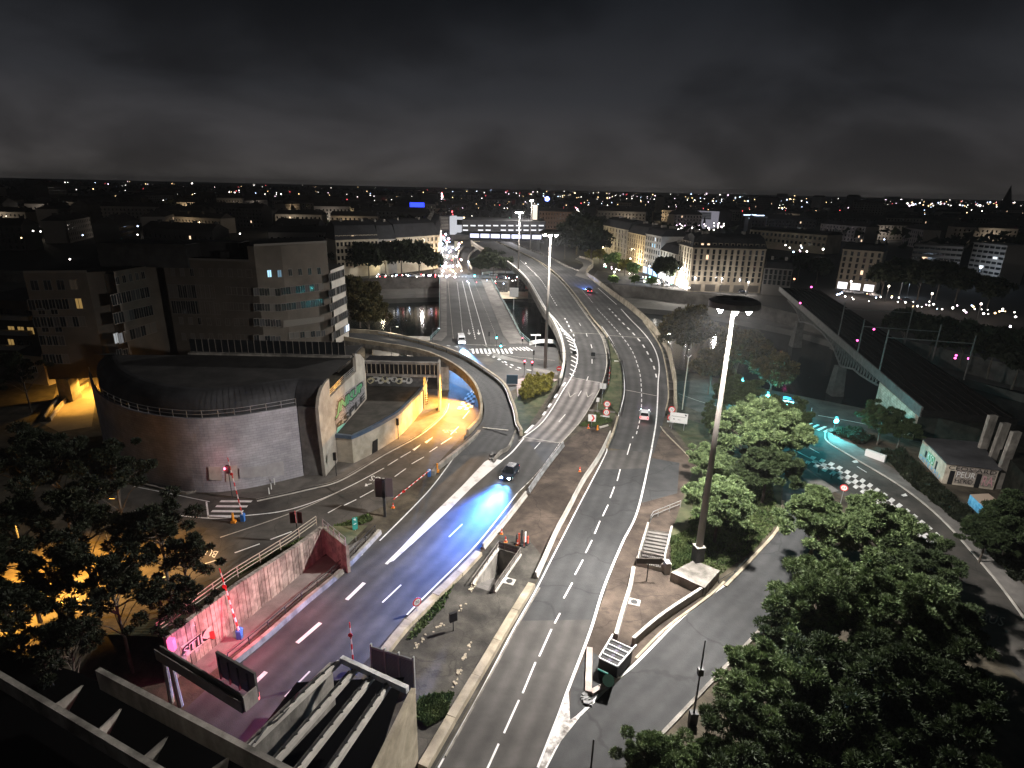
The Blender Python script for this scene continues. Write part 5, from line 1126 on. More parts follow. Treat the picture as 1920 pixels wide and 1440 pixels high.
# overhead signal arms
for base,tipx,l in (((1141,672),(1112,664),'black signal box on a long arm reaching from the grass strip'),((1050,668),(1077,661),'black signal box on an arm reaching from the left parapet')):
    q=PH(*base,hv); t=P(tipx[0],tipx[1],q[2]+4.6); q2=(q[0],q[1],q[2]+4.6)
    t=(q[0]+(t[0]-q[0]),q[1]+.2,q[2]+4.6) if 0 else PV(tipx,(q[0],q[1]),(q[0]+1,q[1]+.05))
    root=empty('overhead_signal',q,l,'overhead signal'); b=B(); b.tube(q,(q[0],q[1],t[2]),.09,.07,8); b.build('post',METALD,root); b=B(); b.tube((q[0],q[1],t[2]),t,.06,.05,6); b.build('arm',METALD,root); b=B(); b.box(t,(.9,.4,.85)); b.build('signal_box',BLACK,root)
# bus stop sign, shelters at the bridge head
b=B(); q=P(1004,650); b.box((q[0],q[1],3.2),(2.6,.15,.35)); b.box((q[0],q[1],1.6),(.15,.15,3.2)); b.build('name_board',WHITE,label='white street name board over the river railing',cat='sign')
wallline('white_parapet',line_px([(993,647),(1015,643),(1040,645),(1047,660)],None),'white parapet at the river corner beside the viaduct','parapet',WHITE,.3,1.0)
wallline('white_parapet',line_px([(700,636),(760,637),(806,638)],None),'pale parapet on the near bank left of the bridge','parapet',CONCL,.3,1.0)
railing([P(824,521),P(824,575),P(824,621),P(808,637)],1.1,6,2,TEALP,label='teal railing on the left side of the low bridge',r=.05)
railing([P(921,525),P(948,575),P(976,630),P(993,645)],1.1,6,2,TEALP,label='teal railing on the right side of the low bridge',r=.05)
sheet('refuge',PAVE,[(922,660),(960,672),(990,680),(985,683),(940,674),(925,668)],.1); sheet('refuge',PAVE,[(1000,690),(1046,698),(1046,704),(1000,697)],.1); sheet('corner_pavement',mat('pink_paving',(.25,.2,.19),.85,(.34,.28,.26),1,6),[(968,712),(1000,706),(1046,712),(1010,735),(970,745)],.08)
b=B(); q=P(960,722); b.box((q[0],q[1],1.3),(2.4,.3,2.0)); b.build('blue_hoarding',mat('dark_blue_board',(.03,.06,.09),.5),label='dark blue hoarding behind the ramp parapet',cat='hoarding')
# junk at the boom: pallets beside boom tip omitted; plain street poles
def pole(px,h,label,r0=.09,r1=.06,mt=METALD,extra=None):
    q=P(*px); root=empty('street_pole',q,label,'pole'); b=B(); b.tube(q,(q[0],q[1],h),r0,r1,8); b.build('shaft',mt,root)
    if extra: b=B(); b.box((q[0],q[1],extra),(.4,.35,.6)); b.build('box',METALD,root)
    return q,root
q,r_=pole((1298,1356),8.2,'dark thin street pole with a mid height fitting beside the service road',extra=5.2); b=B(); b.box((q[0],q[1],.5),(.6,.5,1.3)); b.build('cabinet',BLACK,r_)
pole((1103,1500),5.6,'dark pole top poking up at the bottom edge of the service road')
q,r_=pole((1279,768),10.6,'pale leaning lamp pole with a forked head beyond the right parapet',.13,.09,mat('pale_pole',(.5,.46,.38),.5),None)
for s in (-1,1): b=B(); b.tube((q[0],q[1],10.4),(q[0]+s*.5,q[1],11),.05,.04,6); b.build('fork',METAL,r_)
pole((1516,797),3.4,'short pale pole with a tiny red lamp on the island',.05,.05,METAL)
b=B(); q=P(1516,797,3.4); b.box(q,(.25,.25,.25)); b.build('red_beacon',glow('pinkdot',(1,.35,.4),1.5),label='tiny red beacon on top of the short island pole',cat='beacon')
# ================================================================ high masts
LH=glow('mast_lamp',(1,.95,.9),90)
def mast(px,h,label,e,crown=2.4,col=(1,.95,.90),r=.42,pz=0.,ped=True,dirs=((-1,-.7,1.1,.36),(-.8,.5,1.15,.22),(.15,1.2,1.0,.26),(1.2,.35,1.2,.24),(0,-1,1.6,.10))):
    q=P(*px); root=empty('high_mast',(q[0],q[1],pz),label,'light mast')
    b=B(); b.tube((q[0],q[1],pz),(q[0],q[1],h),r,r*.36,14); b.build('shaft',POLE,root,smooth=True)
    if ped: b=B(); b.box((q[0],q[1],pz+.9),(1.0,1.0,1.8),R(15)); b.build('pedestal',METALD,root); b=B(); b.box((q[0],q[1],pz+1.85),(1.06,1.06,.1),R(15)); b.build('pedestal_cap',CONCL,root)
    b=B(); n=24; rr=[(.3,h+.35),(crown*.75,h+.45),(crown,h+.2),(crown,h-.35),(crown*.86,h-.1),(.3,h-.05)]
    vs=[(q[0]+a*math.cos(i*math.tau/n),q[1]+a*math.sin(i*math.tau/n),z) for a,z in rr for i in range(n)]
    b.add(vs,[(k*n+i,k*n+(i+1)%n,(k+1)*n+(i+1)%n,(k+1)*n+i) for k in range(len(rr)-1) for i in range(n)]); b.build('crown',mat('crown_steel',(.10,.095,.09),.6,(.17,.16,.15),.8,5),root)
    for i in range(6):
        a=i*math.tau/6+.3; c=(q[0]+crown*.62*math.cos(a),q[1]+crown*.62*math.sin(a),h-.3); b=B(); b.tube(c,(c[0]+.12*math.cos(a),c[1]+.12*math.sin(a),h-.55),.22,.3,10); b.build('lamp_head',METALD,root)
        b=B(); b.tube((c[0],c[1],h-.9),(c[0],c[1],h-.56),.08,.27,10); b.build('lens',LH,root)
    for dx,dy,dz_,k in dirs:
        L=math.hypot(dx,dy) or 1; c=(q[0]+1.1*dx/L,q[1]+1.1*dy/L,h-.85)
        lamp('mast_light','SPOT',c,e*k,col,.3,rot=(dx,dy,-dz_),spot=R(112),blend=.7,parent=root)
    for s_ in (-1,1): lamp('mast_glow','POINT',(q[0]+s_*.9,q[1]-1.0,h-.95),e*.05,col,.2,parent=root)
    return root
E_MAST=265000
ALLR=((-1,-.5,1.1,.2),(-.7,1,.8,.3),(.5,1.1,.8,.3),(.3,-.9,1.3,.2))
mast((1305,1066),30.,'tallest nearest light mast with a lit disc crown standing on the triangular plinth',E_MAST,pz=1.1)
mast((1022,690),31.,'dark light mast beside the left parapet of the viaduct near the crossroads',E_MAST*1.0,ped=False,dirs=ALLR)
mast((971,537),31.,'light mast on the far bank between the low bridge and the viaduct',E_MAST*1.1,ped=False,dirs=ALLR)
mast((994,470),33.,'farthest thin light mast in front of the interchange building',E_MAST*.6,crown=1.6,ped=False,dirs=ALLR)
mast((1086+70,1700),30.,'light mast standing behind the camera side of the service road',E_MAST*.5,ped=False) if 0 else None
# sodium street lamps: quay road left, bus road
SOD=(1,.47,.07)
def streetlamp(px,h,label,e,col=SOD,arm=(1.6,0),r=.3,mt=METALD,lens=8,spot=R(150)):
    q=P(*px); root=empty('street_lamp',q,label,'street lamp'); b=B(); b.tube(q,(q[0],q[1],h),.1,.06,8); b.tube((q[0],q[1],h),(q[0]+arm[0],q[1]+arm[1],h+.3),.05,.04,6); b.build('post',mt,root)
    t=(q[0]+arm[0],q[1]+arm[1],h+.25); b=B(); b.box(t,(.7,.3,.14),math.atan2(arm[1],arm[0])); b.build('lantern',METALD,root)
    b=B(); b.box((t[0],t[1],t[2]-.09),(.5,.24,.04),math.atan2(arm[1],arm[0])); b.build('lens',glow('lamp_%d'%int(col[2]*100),col,lens),root)
    lamp('street_light','SPOT',(t[0],t[1],t[2]-.16),e,col,.15,rot=(0,0,-1),spot=spot,blend=.6,parent=root); return root
# lamp under the ramp edge that floods the bus road
q=P(884,752); root=empty('wall_lamp',(q[0],q[1],4.2),'orange lamp fixed under the ramp above the bus road','lamp'); b=B(); b.box((q[0]-.6,q[1],4.6),(.6,.4,.25)); b.build('lantern',METALD,root); lamp('sodium','SPOT',(q[0]-2.0,q[1]-1.5,4.4),36000,SOD,.25,rot=(-.9,-.9,-1),spot=R(140),blend=.6,parent=root)
q=P(853,800); lamp('sodium','SPOT',(q[0],q[1],7.0),30000,SOD,.3,rot=(-.3,.1,-1),spot=R(125),blend=.6)
streetlamp((60,1095),9,'sodium street lamp hidden among the dark trees at the left edge',45000,spot=R(100)); streetlamp((215,1075),9,'sodium street lamp behind the trunks of the left trees',18000,spot=R(110)); streetlamp((-60,1160),9,'sodium street lamp at the far left beyond the trees',45000,spot=R(100))
pass
streetlamp((735,674),8,'white street lamp shining on the office wing beneath the ramp',14000,col=(1,.86,.66),lens=10)
streetlamp((812,668),7,'white street lamp at the crossroads left of the zebra',6000,col=(.85,.88,1),lens=10)
# pink light at the tunnel entry signals; second lamp added to tint the wall
q=P(395,1240); b=B(); b.tube((q[0]-1.2,q[1]+.6,.2),(q[0]-1.2,q[1]+.6,3.2),.07,.07,8); b.box((q[0]-1.2,q[1]+.5,3.4),(.5,.4,1.2)); b.build('tunnel_signal',METALD,label='red tunnel signal under the gantry beam',cat='signal')
lamp('signal_red_and_fill','POINT',(q[0]+2.2,q[1]+1.9,2.8),800,(1,.14,.22),.3); lamp('signal_red_and_fill','POINT',(q[0]+6.5,q[1]+6.5,3.4),520,(1,.20,.24),.3); lamp('signal_red_and_fill','POINT',(q[0]+1,q[1]-1.0,2.6),300,(1,.12,.22),.3)
b=B(); b.tube((q[0]-1.2,q[1]+.28,3.6),(q[0]-1.2,q[1]+.2,3.6),.2,.2,12); b.build('lens',glow('lens_red',RD,9),label='glowing red lens of the tunnel signal',cat='signal lens')
q=P(322,1208,4); b=B(); b.box(q,(.5,.4,1.1)); b.build('pink_signal',glow('pink_signal',(1,.12,.32),2.2),label='pink glowing signal head on the end of the gantry',cat='signal'); lamp('signal_red_and_fill','POINT',(q[0]+.8,q[1]+.3,4),150,(1,.10,.28),.2)
q=P(484,1305,4.6); b=B(); b.box(q,(.16,.16,.6)); b.build('marker_lamp',glow('pink_marker',(1,.2,.2),1.6),label='small red marker lamp at the free end of the gantry',cat='lamp'); lamp('signal_red_and_fill','POINT',(q[0],q[1]+.5,2.6),200,(1,.13,.2),.2)
# ================================================================ vehicles
HLW=glow('headlight',(.6,.8,1),110); TLR=glow('tail_light',(1,.06,.06),5)
def vehicle(kind,body,label,cat,lit=True,flash=False):
    """x forward, origin on the ground in the middle"""
    r=empty(kind,(0,0,0),label,cat)
    if kind=='white_van': L,Wd,sec,cab=5.2,1.0,[(-2.6,.5,1.2),(-2.55,.35,2.2),(.9,.35,2.2),(1.2,.35,1.9),(1.75,.35,1.25),(2.5,.35,1.1),(2.62,.45,.8)],None
    else: L,Wd,sec,cab=4.2,.88,[(-2.1,.45,.8),(-2.05,.32,1.0),(-1.2,.3,1.02),(.9,.3,.98),(1.9,.3,.82),(2.12,.42,.66)],[(-1.95,.98,.98),(-1.45,1.0,1.46),(.15,1.0,1.5),(1.0,.98,.98)]
    def loft(b,secs,wf,m=0):
        rings=[]
        for x,z0,z1 in secs:
            w=wf(x); rings.append([(x,-w,z0),(x,w,z0),(x,w,z0+(z1-z0)*.6),(x,w*.88,z1),(x,-w*.88,z1),(x,-w,z0+(z1-z0)*.6)])
        vs=[p for q in rings for p in q]; n=6
        fs=[(i*n+j,i*n+(j+1)%n,(i+1)*n+(j+1)%n,(i+1)*n+j) for i in range(len(rings)-1) for j in range(n)]; fs+=[tuple(range(n))[::-1],tuple((len(rings)-1)*n+j for j in range(n))]
        b.add(vs,fs,m)
    b=B(); loft(b,sec,lambda x: Wd*(1-.1*smooth((abs(x)-L*.36)/(L*.15)))); b.build('body',body,r)
    if cab:
        b=B(); rings=[(x,w_,z) for x,w_,z in ()]; (x0,_,z0),(x1,_,z1),(x2,_,z2),(x3,_,z3)=cab; w0,w1=.80,.64
        bt=[(x0,-w0,z0),(x3,-w0*.95,z3),(x3,w0*.95,z3),(x0,w0,z0)]; tp=[(x1,-w1,z1),(x2,-w1,z2),(x2,w1,z2),(x1,w1,z1)]; b.hexa(bt,tp); b.build('window',GLASS,r)
        b=B(); b.hexa([(x1-.03,-w1-.02,z1-.01),(x2+.03,-w1-.02,z2-.01),(x2+.03,w1+.02,z2-.01),(x1-.03,w1+.02,z1-.01)],[(x1+.05,-w1+.04,z1+.05),(x2-.05,-w1+.04,z2+.05),(x2-.05,w1-.04,z2+.05),(x1+.05,w1-.04,z1+.05)]); b.build('roof',body,r)
        b=B(); 
        for s in (-1,1):
            for (xa,za,xb,zb) in ((x0,z0,x1,z1),(x3,z3,x2,z2)): b.tube((xa,s*w0,za),(xb,s*w1,zb),.045,.045,5)
        b.build('pillar',body,r)
    else:
        b=B(); b.hexa([(1.26,-.8,1.83),(1.78,-.84,1.27),(1.78,.84,1.27),(1.26,.8,1.83)],[(1.3,-.78,1.87),(1.82,-.82,1.31),(1.82,.82,1.31),(1.3,.78,1.87)]); b.build('windscreen',GLASS,r)
    w=None
    for sx in (-1.3*L/4.2,1.3*L/4.2):
        for s in (-1,1):
            b=B(); b.tube((0,-.1,0),(0,.1,0),.32,.32,14); b.tube((0,-.11,0),(0,.11,0),.18,.18,10,1)
            if w is None: w=b.build('wheel',[BLACK,METAL],r); w.location=(sx,s*(Wd-.1),.32)
            else: o=w.copy(); COL.objects.link(o); o.location=(sx,s*(Wd-.1),.32)
    hx=L/2+.03; hz=.66 if cab else .78
    for s in (-1,1):
        b=B(); b.box((hx,s*Wd*.66,hz),(.08,.36,.2)); b.build('headlight',HLW if lit else METAL,r)
        b=B(); b.box((-hx,s*Wd*.72,hz+.12),(.07,.22,.32)); b.build('tail_light',TLR if lit else RED,r)
        b=B(); b.box((.75,s*(Wd+.1),1.0),(.16,.2,.14)); b.build('mirror',body,r)
    b=B(); b.box((-hx-.005,0,hz-.05),(.03,.5,.12)); b.build('number_plate',WHITE,r)
    return r
def beams(r,e,col,spot=R(46),tilt=-.09,reach=None,blend=.8):
    for s in (-1,1):
        l=bpy.data.lights.new('beam','SPOT'); l.energy=e; l.color=col; l.spot_size=spot; l.spot_blend=blend; l.shadow_soft_size=.08
        o=bpy.data.objects.new('beam',l); COL.objects.link(o); o.parent=r; o.location=(2.35,s*.55,.75); o.rotation_euler=Vector((1,0,tilt)).to_track_quat('-Z','Y').to_euler()
CARW=mat('white_car_paint',(.75,.75,.76),.25,spec=.6); CARD=mat('dark_car_paint',(.015,.018,.03),.25,spec=.6); CARG=mat('silver_car_paint',(.35,.36,.38),.3,spec=.6,metal=.3); CARR=mat('red_car_paint',(.3,.02,.02),.3,spec=.6)
def aim(o,a,b,z=0.): o.location=(a[0],a[1],a[2] if len(a)>2 else z); o.rotation_euler=(0,0,math.atan2(b[1]-a[1],b[0]-a[0]))
c=vehicle('car',CARD,'dark car with blue white headlights coming down the slope towards the tunnel','car'); aim(c,P(956,892),P(905,958)); beams(c,5000,(.10,.38,1.0),R(72),-.26)
for s_,e_,tl,sp_ in ((-.2,60000,-.17,42),(.2,60000,-.17,42),(-.16,200000,-.10,32),(.16,200000,-.10,32),(0,380000,-.06,26)):
    l=lamp('beam_far','SPOT',(0,0,0),e_,(.045,.20,1.0),.1,rot=(1,s_,tl),spot=R(sp_),blend=1.); l.parent=c; l.location=(2.4,0,1.1)
c=vehicle('white_van',CARW,'white van with blue glowing headlights leaving the low bridge','van'); aim(c,P(865,643),P(872,668)); beams(c,60000,(.18,.42,1.0),R(66),-.12)
l=lamp('beam_far','SPOT',(0,0,0),520000,(.13,.42,1.0),.1,rot=(1,0,-.055),spot=R(26),blend=.8); l.parent=c; l.location=(2.7,0,1.0)
c=vehicle('car',CARW,'small white hatchback with red tail lights driving away on the viaduct road','car'); aim(c,PH(1208,783,hv,.03),PH(1212,745,hv,.03)); beams(c,500,(.75,.45,1.0),R(60),-.25)
lamp('tail_glow','POINT',tuple(np.array(PH(1207,795,hv,.03))+[0,0,.5]),12,(1,.1,.1),.1)
c=vehicle('car',CARD,'far car throwing two blue beams ahead on the viaduct','car'); aim(c,PH(1104,548,hv,.03),PH(1090,530,hv,.03)); beams(c,60000,(.10,.26,1.0),R(44),-.09)
lamp('tail_glow','POINT',tuple(np.array(PH(1106,552,hv,.03))+[0,0,.6]),60,(1,.15,.4),.1)
pc=vehicle('parked_car',CARG,'x','car',lit=False); pcw=vehicle('parked_car',CARW,'x','car',lit=False); pcd=vehicle('parked_car',CARD,'x','car',lit=False)
spots=[(1338,543,pcw,'white parked car under the two dark quay trees'),(1362,547,pcd,'dark parked car right of the white one under the quay trees'),(1392,549,pcd,'dark parked car near the right end of the big corner building'),(1246,537,pc,'silver parked car left of the bright corner of the quay building'),(1228,534,pcw,'white parked car beside the blue lit shop front'),(1205,529,pc,'silver parked car nearest to the terrace trees'),
 (744,519,pcd,'leftmost car in the queue on the far quay'),(772,519,pc,'silver car in the middle of the far quay queue'),(788,520,pcw,'white car in the far quay queue before the bridge'),(806,519,pcd,'dark car waiting next to the green signal on the far quay'),(722,519,pc,'silver car at the tail of the far quay queue'),
 (757,519.5,'L','dark car with lit lamps in the far quay queue, left'),(798,519.5,'L','dark car with lit lamps in the far quay queue, right'),(816,520,'L','dark car with lit lamps at the head of the far quay queue'),(940,523,'L','dark car with lit lamps in front of the bus, left'),(960,522,'L','dark car with lit lamps in front of the bus, right'),
 (1150,551,pcd,'dark car leftmost on the lower quay car park'),(1162,552,pcd,'second dark car on the lower quay car park'),(1172,553,pcd,'dark car rightmost on the lower quay car park'),
 (925,517,pcw,'white car beyond the bridge left of the green bus'),(968,528,pcd,'dark car just in front of the green bus'),
 (1590,549,pcw,'white car under the first dark tree at the right'),(1608,551,pc,'silver car right of the white one at the right street'),(1640,556,pcw,'white car beneath the middle of the right tree row'),(1700,566,pcd,'dark car beneath the far end of the right tree row'),
 (1875,1006,pcw,'white parked car half hidden at the hedge on the right street'),(1895,1010,pcd,'dark parked car behind the white one at the hedge')]
seen=set()
pl_=vehicle('parked_car',CARD,'x','car',lit=True)
for x,y,p0,l in spots:
    if p0=='L': p0=pl_
    z=-5. if 'lower quay' in l else 0.
    o=p0 if p0.name not in seen else dup(p0); seen.add(p0.name); q=P(x,y,z); o.location=(q[0],q[1],z+.03); o.rotation_euler=(0,0,(-.35 if x>1100 else 0)+(1.57 if 'lower quay' in l else 0)+(-.75 if 'hedge' in l else 0)); o['label']=l; o['group']='parked and queueing cars'
# bus
q=P(995,512); bs=empty('bus',q,'green and black city bus passing behind the low bridge','bus'); b=B(); b.box((q[0],q[1],1.75),(13,2.6,2.9),-.05); b.build('body',BLACK,bs); b=B(); b.box((q[0]+.3,q[1]-1.33,1.9),(5.5,.06,1.6),-.05); b.build('side_panel',glow('bus_green_glow',(.15,.42,.05),.5),bs)  # side panel glows by itself: brightness put into the material
for s in (-4,4): b=B(); b.tube((q[0]+s,q[1]-1.4,.5),(q[0]+s,q[1]-1.1,.5),.5,.5,12); b.build('wheel',BLACK,bs)
b=B(); b.box((q[0],q[1],3.25),(12.6,2.4,.12),-.05); b.build('roof',METALD,bs)
# ================================================================ trees
def leaf_mesh(name,seed,rx,rz,ncl,per,ls,m,asp=3.0,flat=.6,inner=.35,cr=.26,top=.0,bare=0.):
    g=np.random.default_rng(seed); u=g.normal(size=(ncl,3)); u/=np.linalg.norm(u,axis=1)[:,None]; u[:,2]=np.where(u[:,2]<-.35,-u[:,2],u[:,2])
    rad=(inner+(1-inner)*g.random(ncl)**.45)*(1+.22*np.sin(3*np.arctan2(u[:,1],u[:,0])+seed)+.12*g.normal(size=ncl)); C=u*rad[:,None]*np.array([rx,rx,rz]); cs=rx*cr*(.6+.8*g.random(ncl))
    n=ncl*per; ci=np.repeat(np.arange(ncl),per); d=g.normal(size=(n,3)); d[:,2]=d[:,2]*.75+.28; d/=np.linalg.norm(d,axis=1)[:,None]
    p=C[ci]+d*(cs[ci]*(.45+.6*g.random(n)))[:,None]*np.array([1,1,flat]); dd=d+.45*g.normal(size=(n,3)); dd/=np.linalg.norm(dd,axis=1)[:,None]
    t=np.cross(dd,g.normal(size=(n,3))); t/=np.linalg.norm(t,axis=1)[:,None]+1e-9; s=ls*(.6+.8*g.random(n))[:,None]
    V=np.empty((n,3,3)); V[:,0]=p-t*s/asp*1.3; V[:,1]=p+t*s/asp*1.3; V[:,2]=p+dd*s*1.25
    me=bpy.data.meshes.new(name); me.vertices.add(n*3); me.vertices.foreach_set('co',V.ravel()); me.loops.add(n*3); me.loops.foreach_set('vertex_index',np.arange(n*3)); me.polygons.add(n); me.polygons.foreach_set('loop_start',np.arange(n)*3); me.update(calc_edges=True); me.materials.append(m)
    return me,C
def trunk_mesh(name,seed,h,r,C,zc,m,nl=9):
    b=B(); g=random.Random(seed); p=Vector((0,0,0)); k=6
    for i in range(k):
        q=Vector((g.uniform(-.2,.2)*i/3,g.uniform(-.2,.2)*i/3,h*(i+1)/k)); b.tube(p,q,r*(1-.75*i/k),r*(1-.75*(i+1)/k),7,cap=False); p=q
    idx=list(range(len(C))); g.shuffle(idx)
    for i in idx[:nl]:
        c=Vector(C[i])+Vector((0,0,zc)); z0=max(h*.35,min(h*.9,c.z-abs(c.x)-.5)); mid=Vector((c.x*.45,c.y*.45,(z0+c.z)/2+.3)); b.tube((0,0,z0),mid,r*.34,r*.2,5,cap=False); b.tube(mid,c,r*.2,r*.06,5,cap=False)
    me=bpy.data.meshes.new(name); me.from_pydata(b.v,[],b.f); me.materials.append(m); me.update(); return me
KINDS={}
LEAFN=mat('shaded_needles',(.020,.034,.013),.65,(.055,.080,.030),.9,4,island=.4,transl=.22)  # darker copy of the pine needles: grove shade put into the colour
def kind(k,*a,**kw):
    zc,h,r,nl=kw.pop('zc'),kw.pop('h'),kw.pop('r'),kw.pop('nl',9)
    KINDS[k]=[]
    for s in range(kw.pop('var',2)):
        me,C=leaf_mesh('crown',a[0]+s*17,*a[1:],**kw); KINDS[k].append((me,trunk_mesh('trunk',a[0]+s,h,r,C,zc,BARK,nl),zc))
kind('pine',3,4.5,3.4,130,700,.21,LEAFP,zc=6.2,h=8.2,r=.26,asp=4.6,var=3,cr=.14,nl=26,flat=.62,inner=.3)
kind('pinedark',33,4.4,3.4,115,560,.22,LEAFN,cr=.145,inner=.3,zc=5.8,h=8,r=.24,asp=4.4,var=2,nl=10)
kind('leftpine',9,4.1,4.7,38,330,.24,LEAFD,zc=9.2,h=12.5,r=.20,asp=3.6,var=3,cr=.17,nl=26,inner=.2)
kind('plane',51,5.2,4.8,95,300,.36,LEAFB,zc=8.2,h=10.5,r=.34,asp=2.,var=2,flat=.8,nl=16)
kind('fardark',71,5.4,4.6,45,60,1.0,LEAFD,zc=8,h=9,r=.3,asp=1.8,var=2,flat=.8,nl=7)
kind('faryellow',81,2.6,2.6,30,60,.7,LEAFY,zc=4.2,h=5,r=.15,asp=1.8,var=1,flat=.8,nl=6)
kind('fargreen',85,3.0,3.0,30,60,.8,LEAFG,zc=4.8,h=6,r=.18,asp=1.8,var=1,flat=.8,nl=6)
def tree(k,px,zc,sc_,label,group,name='tree',rz=None,zb=0.,v=0,sz=1.):
    me,tm,z0=KINDS[k][v%len(KINDS[k])]; hz=z0*sc_*sz
    q=P(px[0],px[1],hz+zb)
    r=empty(name,(q[0],q[1],zb),label,'tree',group,rz if rz is not None else (px[0]*.37+px[1]*.11)%6.28); r.scale=(sc_,sc_,sc_*sz)
    for nm,m,z in (('trunk',tm,0),('crown',me,z0)):
        o=bpy.data.objects.new(nm,m); COL.objects.link(o); o.parent=r; o.location=(0,0,z)
    return r
GP='dark green trees at the right of the service road'
for i,(k,x,y,s,l) in enumerate([
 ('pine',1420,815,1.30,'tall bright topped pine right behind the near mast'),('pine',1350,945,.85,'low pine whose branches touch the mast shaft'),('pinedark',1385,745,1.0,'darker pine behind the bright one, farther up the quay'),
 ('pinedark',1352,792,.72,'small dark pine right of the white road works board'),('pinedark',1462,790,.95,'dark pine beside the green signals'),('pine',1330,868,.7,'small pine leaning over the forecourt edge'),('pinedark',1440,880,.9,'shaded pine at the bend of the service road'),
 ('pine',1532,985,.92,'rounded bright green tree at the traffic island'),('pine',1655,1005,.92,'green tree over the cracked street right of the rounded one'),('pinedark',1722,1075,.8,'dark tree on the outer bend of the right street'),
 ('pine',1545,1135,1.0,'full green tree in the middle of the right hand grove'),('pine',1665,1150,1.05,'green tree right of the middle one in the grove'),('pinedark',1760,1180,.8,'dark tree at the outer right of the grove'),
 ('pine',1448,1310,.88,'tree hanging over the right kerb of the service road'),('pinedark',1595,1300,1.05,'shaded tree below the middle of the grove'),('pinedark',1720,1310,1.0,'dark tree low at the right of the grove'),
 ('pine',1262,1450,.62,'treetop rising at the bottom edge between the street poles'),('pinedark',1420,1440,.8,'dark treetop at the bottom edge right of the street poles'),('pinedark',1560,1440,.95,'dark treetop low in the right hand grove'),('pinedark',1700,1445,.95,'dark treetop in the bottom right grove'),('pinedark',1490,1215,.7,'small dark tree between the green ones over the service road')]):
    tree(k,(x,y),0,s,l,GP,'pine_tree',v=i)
GL='dark sparse pines at the left'
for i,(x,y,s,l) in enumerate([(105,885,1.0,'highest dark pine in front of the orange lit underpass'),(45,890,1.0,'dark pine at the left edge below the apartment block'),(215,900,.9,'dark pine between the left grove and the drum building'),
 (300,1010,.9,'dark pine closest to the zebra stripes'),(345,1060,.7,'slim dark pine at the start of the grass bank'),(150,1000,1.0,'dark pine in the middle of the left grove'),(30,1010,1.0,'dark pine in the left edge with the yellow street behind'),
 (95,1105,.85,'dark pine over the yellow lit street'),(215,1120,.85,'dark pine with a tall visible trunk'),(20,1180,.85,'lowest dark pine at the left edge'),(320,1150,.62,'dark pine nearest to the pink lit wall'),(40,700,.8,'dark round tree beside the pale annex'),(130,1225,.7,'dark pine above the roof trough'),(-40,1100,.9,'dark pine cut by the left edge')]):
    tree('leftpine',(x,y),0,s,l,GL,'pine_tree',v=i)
GR_='brownish trees along the near river bank'
for i,(x,y,s,l) in enumerate([(1293,625,1.0,'yellow brown tree nearest to the viaduct on the river bank'),(1385,660,.95,'dim tree just left behind the lit mast crown'),(1450,700,.7,'dark tree right behind the lit mast shaft'),(1335,690,.7,'small brown tree at the quay road'),(672,560,1.05,'dark bushy tree between the office wing and the river'),(690,590,.85,'lower dark tree on the bank under the office wing')]):
    tree('plane',(x,y),0,s,l,GR_,'plane_tree',v=i)
for i,(x,y,s,l) in enumerate([(648,480,1.1,'dark tree leftmost in the far quay row'),(690,484,1.15,'second dark tree in the far quay row'),(722,480,1.1,'third dark tree in the far quay row'),(752,480,1.2,'fourth dark tree in the far quay row'),(785,482,1.15,'fifth dark tree in the far quay row'),(812,492,.8,'smaller dark tree at the bridge end of the far quay row'),
  (600,470,1.1,'dark tree peeping over the office wing roof')]): tree('fardark',(x,y),0,s,l,'dark trees along the far quay left of the bridge','quay_tree',v=i)
for i,(x,y,s,l) in enumerate([(1083,432,1.9,'huge dark tree mass left of the receding facades'),(1060,452,1.3,'dark tree at the left foot of the huge one'),(1110,455,1.5,'dark tree at the right foot of the huge one'),(1120,425,1.4,'dark tree behind the huge one')]): tree('fardark',(x,y),0,s,l,'big dark trees beyond the slip road','quay_tree',v=i)
for i,(k,x,y,s,l) in enumerate([('faryellow',1108,478,1.1,'bright yellow tree left of the slip road lamps'),('faryellow',1125,478,1.1,'bright yellow tree right of the slip road lamps'),('fargreen',1148,487,1.1,'green lit tree on the terrace below the facades'),('faryellow',1172,500,1.1,'yellow tree in front of the ochre facade'),('fargreen',1188,505,.9,'small green tree beside the blue lit shop'),
  ('fardark',1247,505,.95,'round dark tree left of the corner building'),('fardark',1318,505,.85,'dark tree in front of the corner building, left one'),('fardark',1345,497,1.05,'dark tree in front of the corner building, middle one'),('fardark',1375,503,.95,'dark tree in front of the corner building, right one'),('fargreen',1150,525,.6,'little tree on the upper quay, left'),('fargreen',1190,525,.6,'little tree on the upper quay, middle'),('fargreen',1222,528,.6,'little tree on the upper quay, right'),
  ('fardark',1660,520,1.0,'first dark tree of the right street row'),('fardark',1695,515,1.1,'second dark tree of the right street row'),('fardark',1730,520,1.15,'third dark tree of the right street row'),('fardark',1765,520,1.15,'fourth dark tree of the right street row'),('fardark',1800,530,1.0,'fifth dark tree of the right street row'),('fardark',1860,545,.9,'dark tree beyond the right street row'),('fardark',1700,612,.8,'first dark tree on the river side of the right street'),('fardark',1752,628,.85,'second dark tree on the river side of the right street'),('fardark',1812,640,.85,'third dark tree on the river side of the right street'),('fardark',1866,655,.9,'fourth dark tree on the river side of the right street'),('fardark',1915,672,.9,'last dark tree on the river side of the right street'),('fardark',1462,505,.9,'dark tree at the left side of the tracks behind the corner building'),('fardark',1500,498,.9,'dark tree beyond the far end of the tracks'),('fardark',1535,505,.9,'dark tree left of the lone pale house')]): tree(k,(x,y),0,s,l,'trees on the far bank right of the viaduct','quay_tree',v=i)
